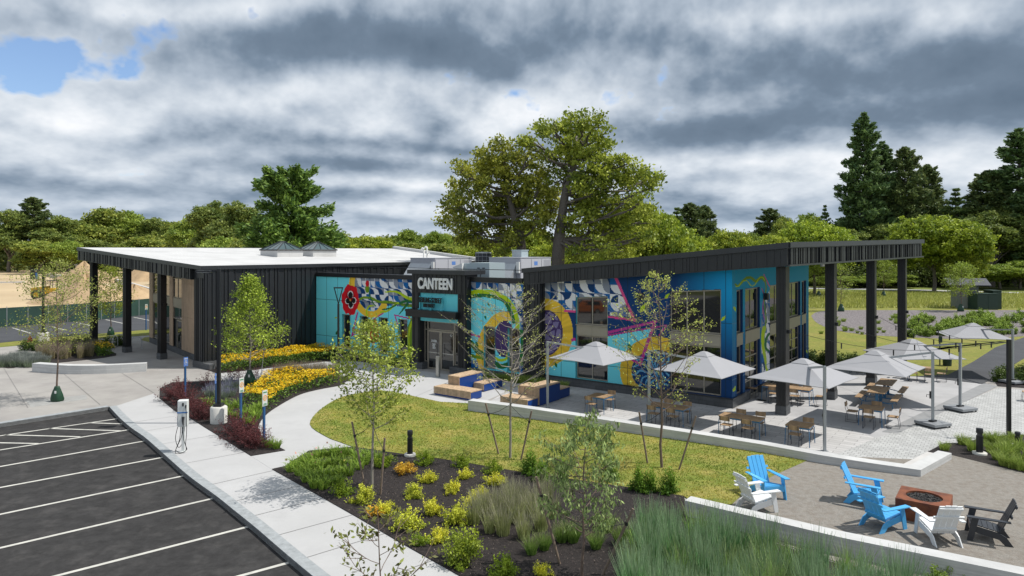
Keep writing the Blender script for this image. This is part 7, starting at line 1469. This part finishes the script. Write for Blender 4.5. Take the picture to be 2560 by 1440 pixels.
gpoly = [at(1600, 1345), at(1640, 1325), at(1712, 1350), at(1900, 1415), at(2100, 1468), at(2300, 1530), at(2430, 1590), at(2550, 1800), at(1600, 1850), at(1585, 1480)]
pts = []
for p in scatter(gpoly, 1500, 12):
    if all((p-q).length > .43 for q in pts): pts.append(p)
for p in pts:
    key = 'bluegrass' if rq.random() < .72 else 'bluegrass2'; clump('ornamental_grass', key, 'tall blue-green switchgrass clump of the mass before the fire pit wall', 'ornamental grass', p, rq.uniform(.8, 1.15), rq.uniform(0, 6.28), 'tall blue-green grasses before the fire pit wall').rotation_euler = (rq.uniform(-.1, .1), rq.uniform(-.1, .1), rq.uniform(0, 6.28))
for (x, y) in ((2380, 1440), (2430, 1445), (2340, 1455), (2460, 1452)): clump('green_shrub', 'green', 'low bright green shrub below the near wall at the bottom right', 'shrub', at(x, y, .03), .55, rq.uniform(0, 6), 'low green shrubs at the bottom right corner')
# grasses right of the terrace, shrubs on the island, left bed
f8 = T(2000, 780, 3.6)
for i, (x, y) in enumerate([(1470, 1190), (1700, 1170), (1760, 1180), (1730, 1260), (1790, 1330), (1850, 1290), (1850, 1380), (1920, 1260), (1910, 1400), (1980, 1330), (2000, 1420), (1990, 1230), (1840, 1220), (1570, 1250), (1300, 1240), (2060, 1300), (1950, 1150), (1880, 1160)]): clump('ornamental_grass', 'sedge', 'low green sedge clump in the bed right of the terrace', 'ornamental grass', f8(x, y), rq.uniform(1.0, 1.6), rq.uniform(0, 6.28), 'low sedge clumps right of the terrace')
for i in range(58):
    x = rq.uniform(2275, 2600); y = rq.uniform(793, 842) if x < 2440 else rq.uniform(786, 838); clump('island_shrub', 'green', 'bright green shrub on the mulch island of the far lawn', 'shrub', at(x, y, .03), rq.uniform(1.1, 1.8), rq.uniform(0, 6.28), 'green shrubs on the mulch island', sz=rq.uniform(1.1, 1.6))
for i in range(34): clump('ground_tuft', 'sedge', 'small tuft on the bare part of the mulch island', 'tuft', at(rq.uniform(2050, 2280), rq.uniform(790, 836), .03), rq.uniform(.8, 1.4), rq.uniform(0, 6), 'small tufts on the mulch island')
for i, (x, y, lab) in enumerate(((2030, 909, 'dark low shrub at the foot of the far building corner'), (2052, 915, 'dark low shrub left of the second black column'), (2068, 916, 'dark low shrub touching the second black column'), (2108, 918, 'dark low shrub right of the second black column'), (2128, 921, 'dark low shrub before the second parasol edge'), (2146, 922, 'dark low shrub farthest right of that row'))): clump('low_shrub', 'hedge', lab, 'shrub', at(x, y, .03), 1.5, rq.uniform(0, 6), 'dark low shrubs at the building end')
for (x, y) in ((2520, 945), (2548, 940), (2500, 952), (2565, 958)): clump('low_shrub', 'hedge', 'dark leafy shrub beside the path at the right edge', 'shrub', at(x, y, .03), 1.2, rq.uniform(0, 6), 'dark shrubs beside the path')
for i, (x, y) in enumerate([(72, 872), (90, 873), (110, 872), (135, 871), (160, 868), (185, 866), (205, 866), (222, 868), (260, 868), (298, 860)]): clump('low_shrub', 'hedge', ORD[i]+' from the left of the round shrubs at the back of the left bed', 'shrub', at(x, y+3, .03), rq.uniform(1.1, 1.5), rq.uniform(0, 6), 'round shrubs at the back of the left bed')
for i in range(40):
    x = rq.uniform(0, 110); y = 919-rq.uniform(2, 22)*(1-abs(x-55)/90); clump('lavender', 'silverplant', 'silvery lavender clump at the front of the left bed', 'lavender', at(x, y, .03), rq.uniform(1.2, 1.7), rq.uniform(0, 6.28), 'silvery lavender in the left bed')
for i in range(55):
    x = rq.uniform(95, 235); y = rq.uniform(880, 903-(x-95)*.07); clump('ornamental_grass', 'featherreed', 'brownish grass clump in the left bed', 'ornamental grass', at(x, y, .03), rq.uniform(.75, 1.0), rq.uniform(0, 6.28), 'brownish grasses in the left bed')
for i in range(14): clump('ornamental_grass', 'sedge', 'dark sedge clump between the timber seats and the mural', 'ornamental grass', at(1190+i*17, 945+i*1.9+rq.uniform(-2, 3), .03), rq.uniform(1.2, 1.7), rq.uniform(0, 6), 'sedge clumps along the mural wall')
# lawn blades: short turf on the near lawn, one mass
rs = np.random.RandomState(5); lp = scatter(lawn, 42000, 3); P = np.array([list(p) for p in lp]); n = len(P); P[:, 2] = .034; h_ = rs.uniform(.02, .055, n)[:, None]; fa = rs.uniform(0, 6.28, n); sd = np.stack([np.cos(fa), np.sin(fa), 0*fa], 1)*.016; tip = P+np.array([0, 0, 1])*h_+rs.normal(size=(n, 3))*np.array([.02, .02, 0])
tag(link('lawn_grass', fast_mesh('lawn_grass', np.stack([P-sd, P+sd, tip], 1), lcol(rs, n, (.075, .125, .010), (.29, .255, .05), .3, np.clip(.5+.35*np.sin(P[:, 0]*.9+2*np.sin(P[:, 1]*.5))*np.cos(P[:, 1]*.8)+.3*np.sin(P[:, 0]*3.1+P[:, 1]*2.3)+rs.normal(size=n)*.25, 0, 1))*.92, [blade_m])), 'short mown grass of the near lawn', 'grass', kind='stuff')
# tall meadow grass on the far lawn
mp = scatter(px([(2010, 770), (2010, 730), (2560, 734), (2700, 736), (2700, 772)]), 16000, 8); P = np.array([list(p) for p in mp]); n = len(P); P[:, 2] = -.02; h_ = rs.uniform(.15, .6, n)[:, None]; fa = rs.uniform(0, 6.28, n); sd = np.stack([np.cos(fa), np.sin(fa), 0*fa], 1)*.09; tip = P+np.array([0, 0, 1])*h_+rs.normal(size=(n, 3))*np.array([.15, .15, 0])
tag(link('meadow_grass', fast_mesh('meadow_grass', np.stack([P-sd, P+sd, tip], 1), lcol(rs, n, (.19, .21, .04), (.32, .32, .10), .2), [blade_m])), 'tall meadow grass on the far lawn', 'grass', kind='stuff')
# loose mulch chips on the near beds
cp = scatter(bed3, 9000, 21)+scatter(bed1, 2500, 22); P = np.array([list(p) for p in cp]); P = P[P[:, 1] > 11]; n = len(P); P[:, 2] = .036
tag(link('mulch_chips', fast_mesh('mulch_chips', leaves(rs, P, np.full(n, .055), 1.6, .35), lcol(rs, n, (.015, .011, .010), (.10, .08, .07), .3), [mat('bark_chips', rough=.9, attr=True)])), 'loose bark chips on the front beds', 'mulch', kind='stuff')
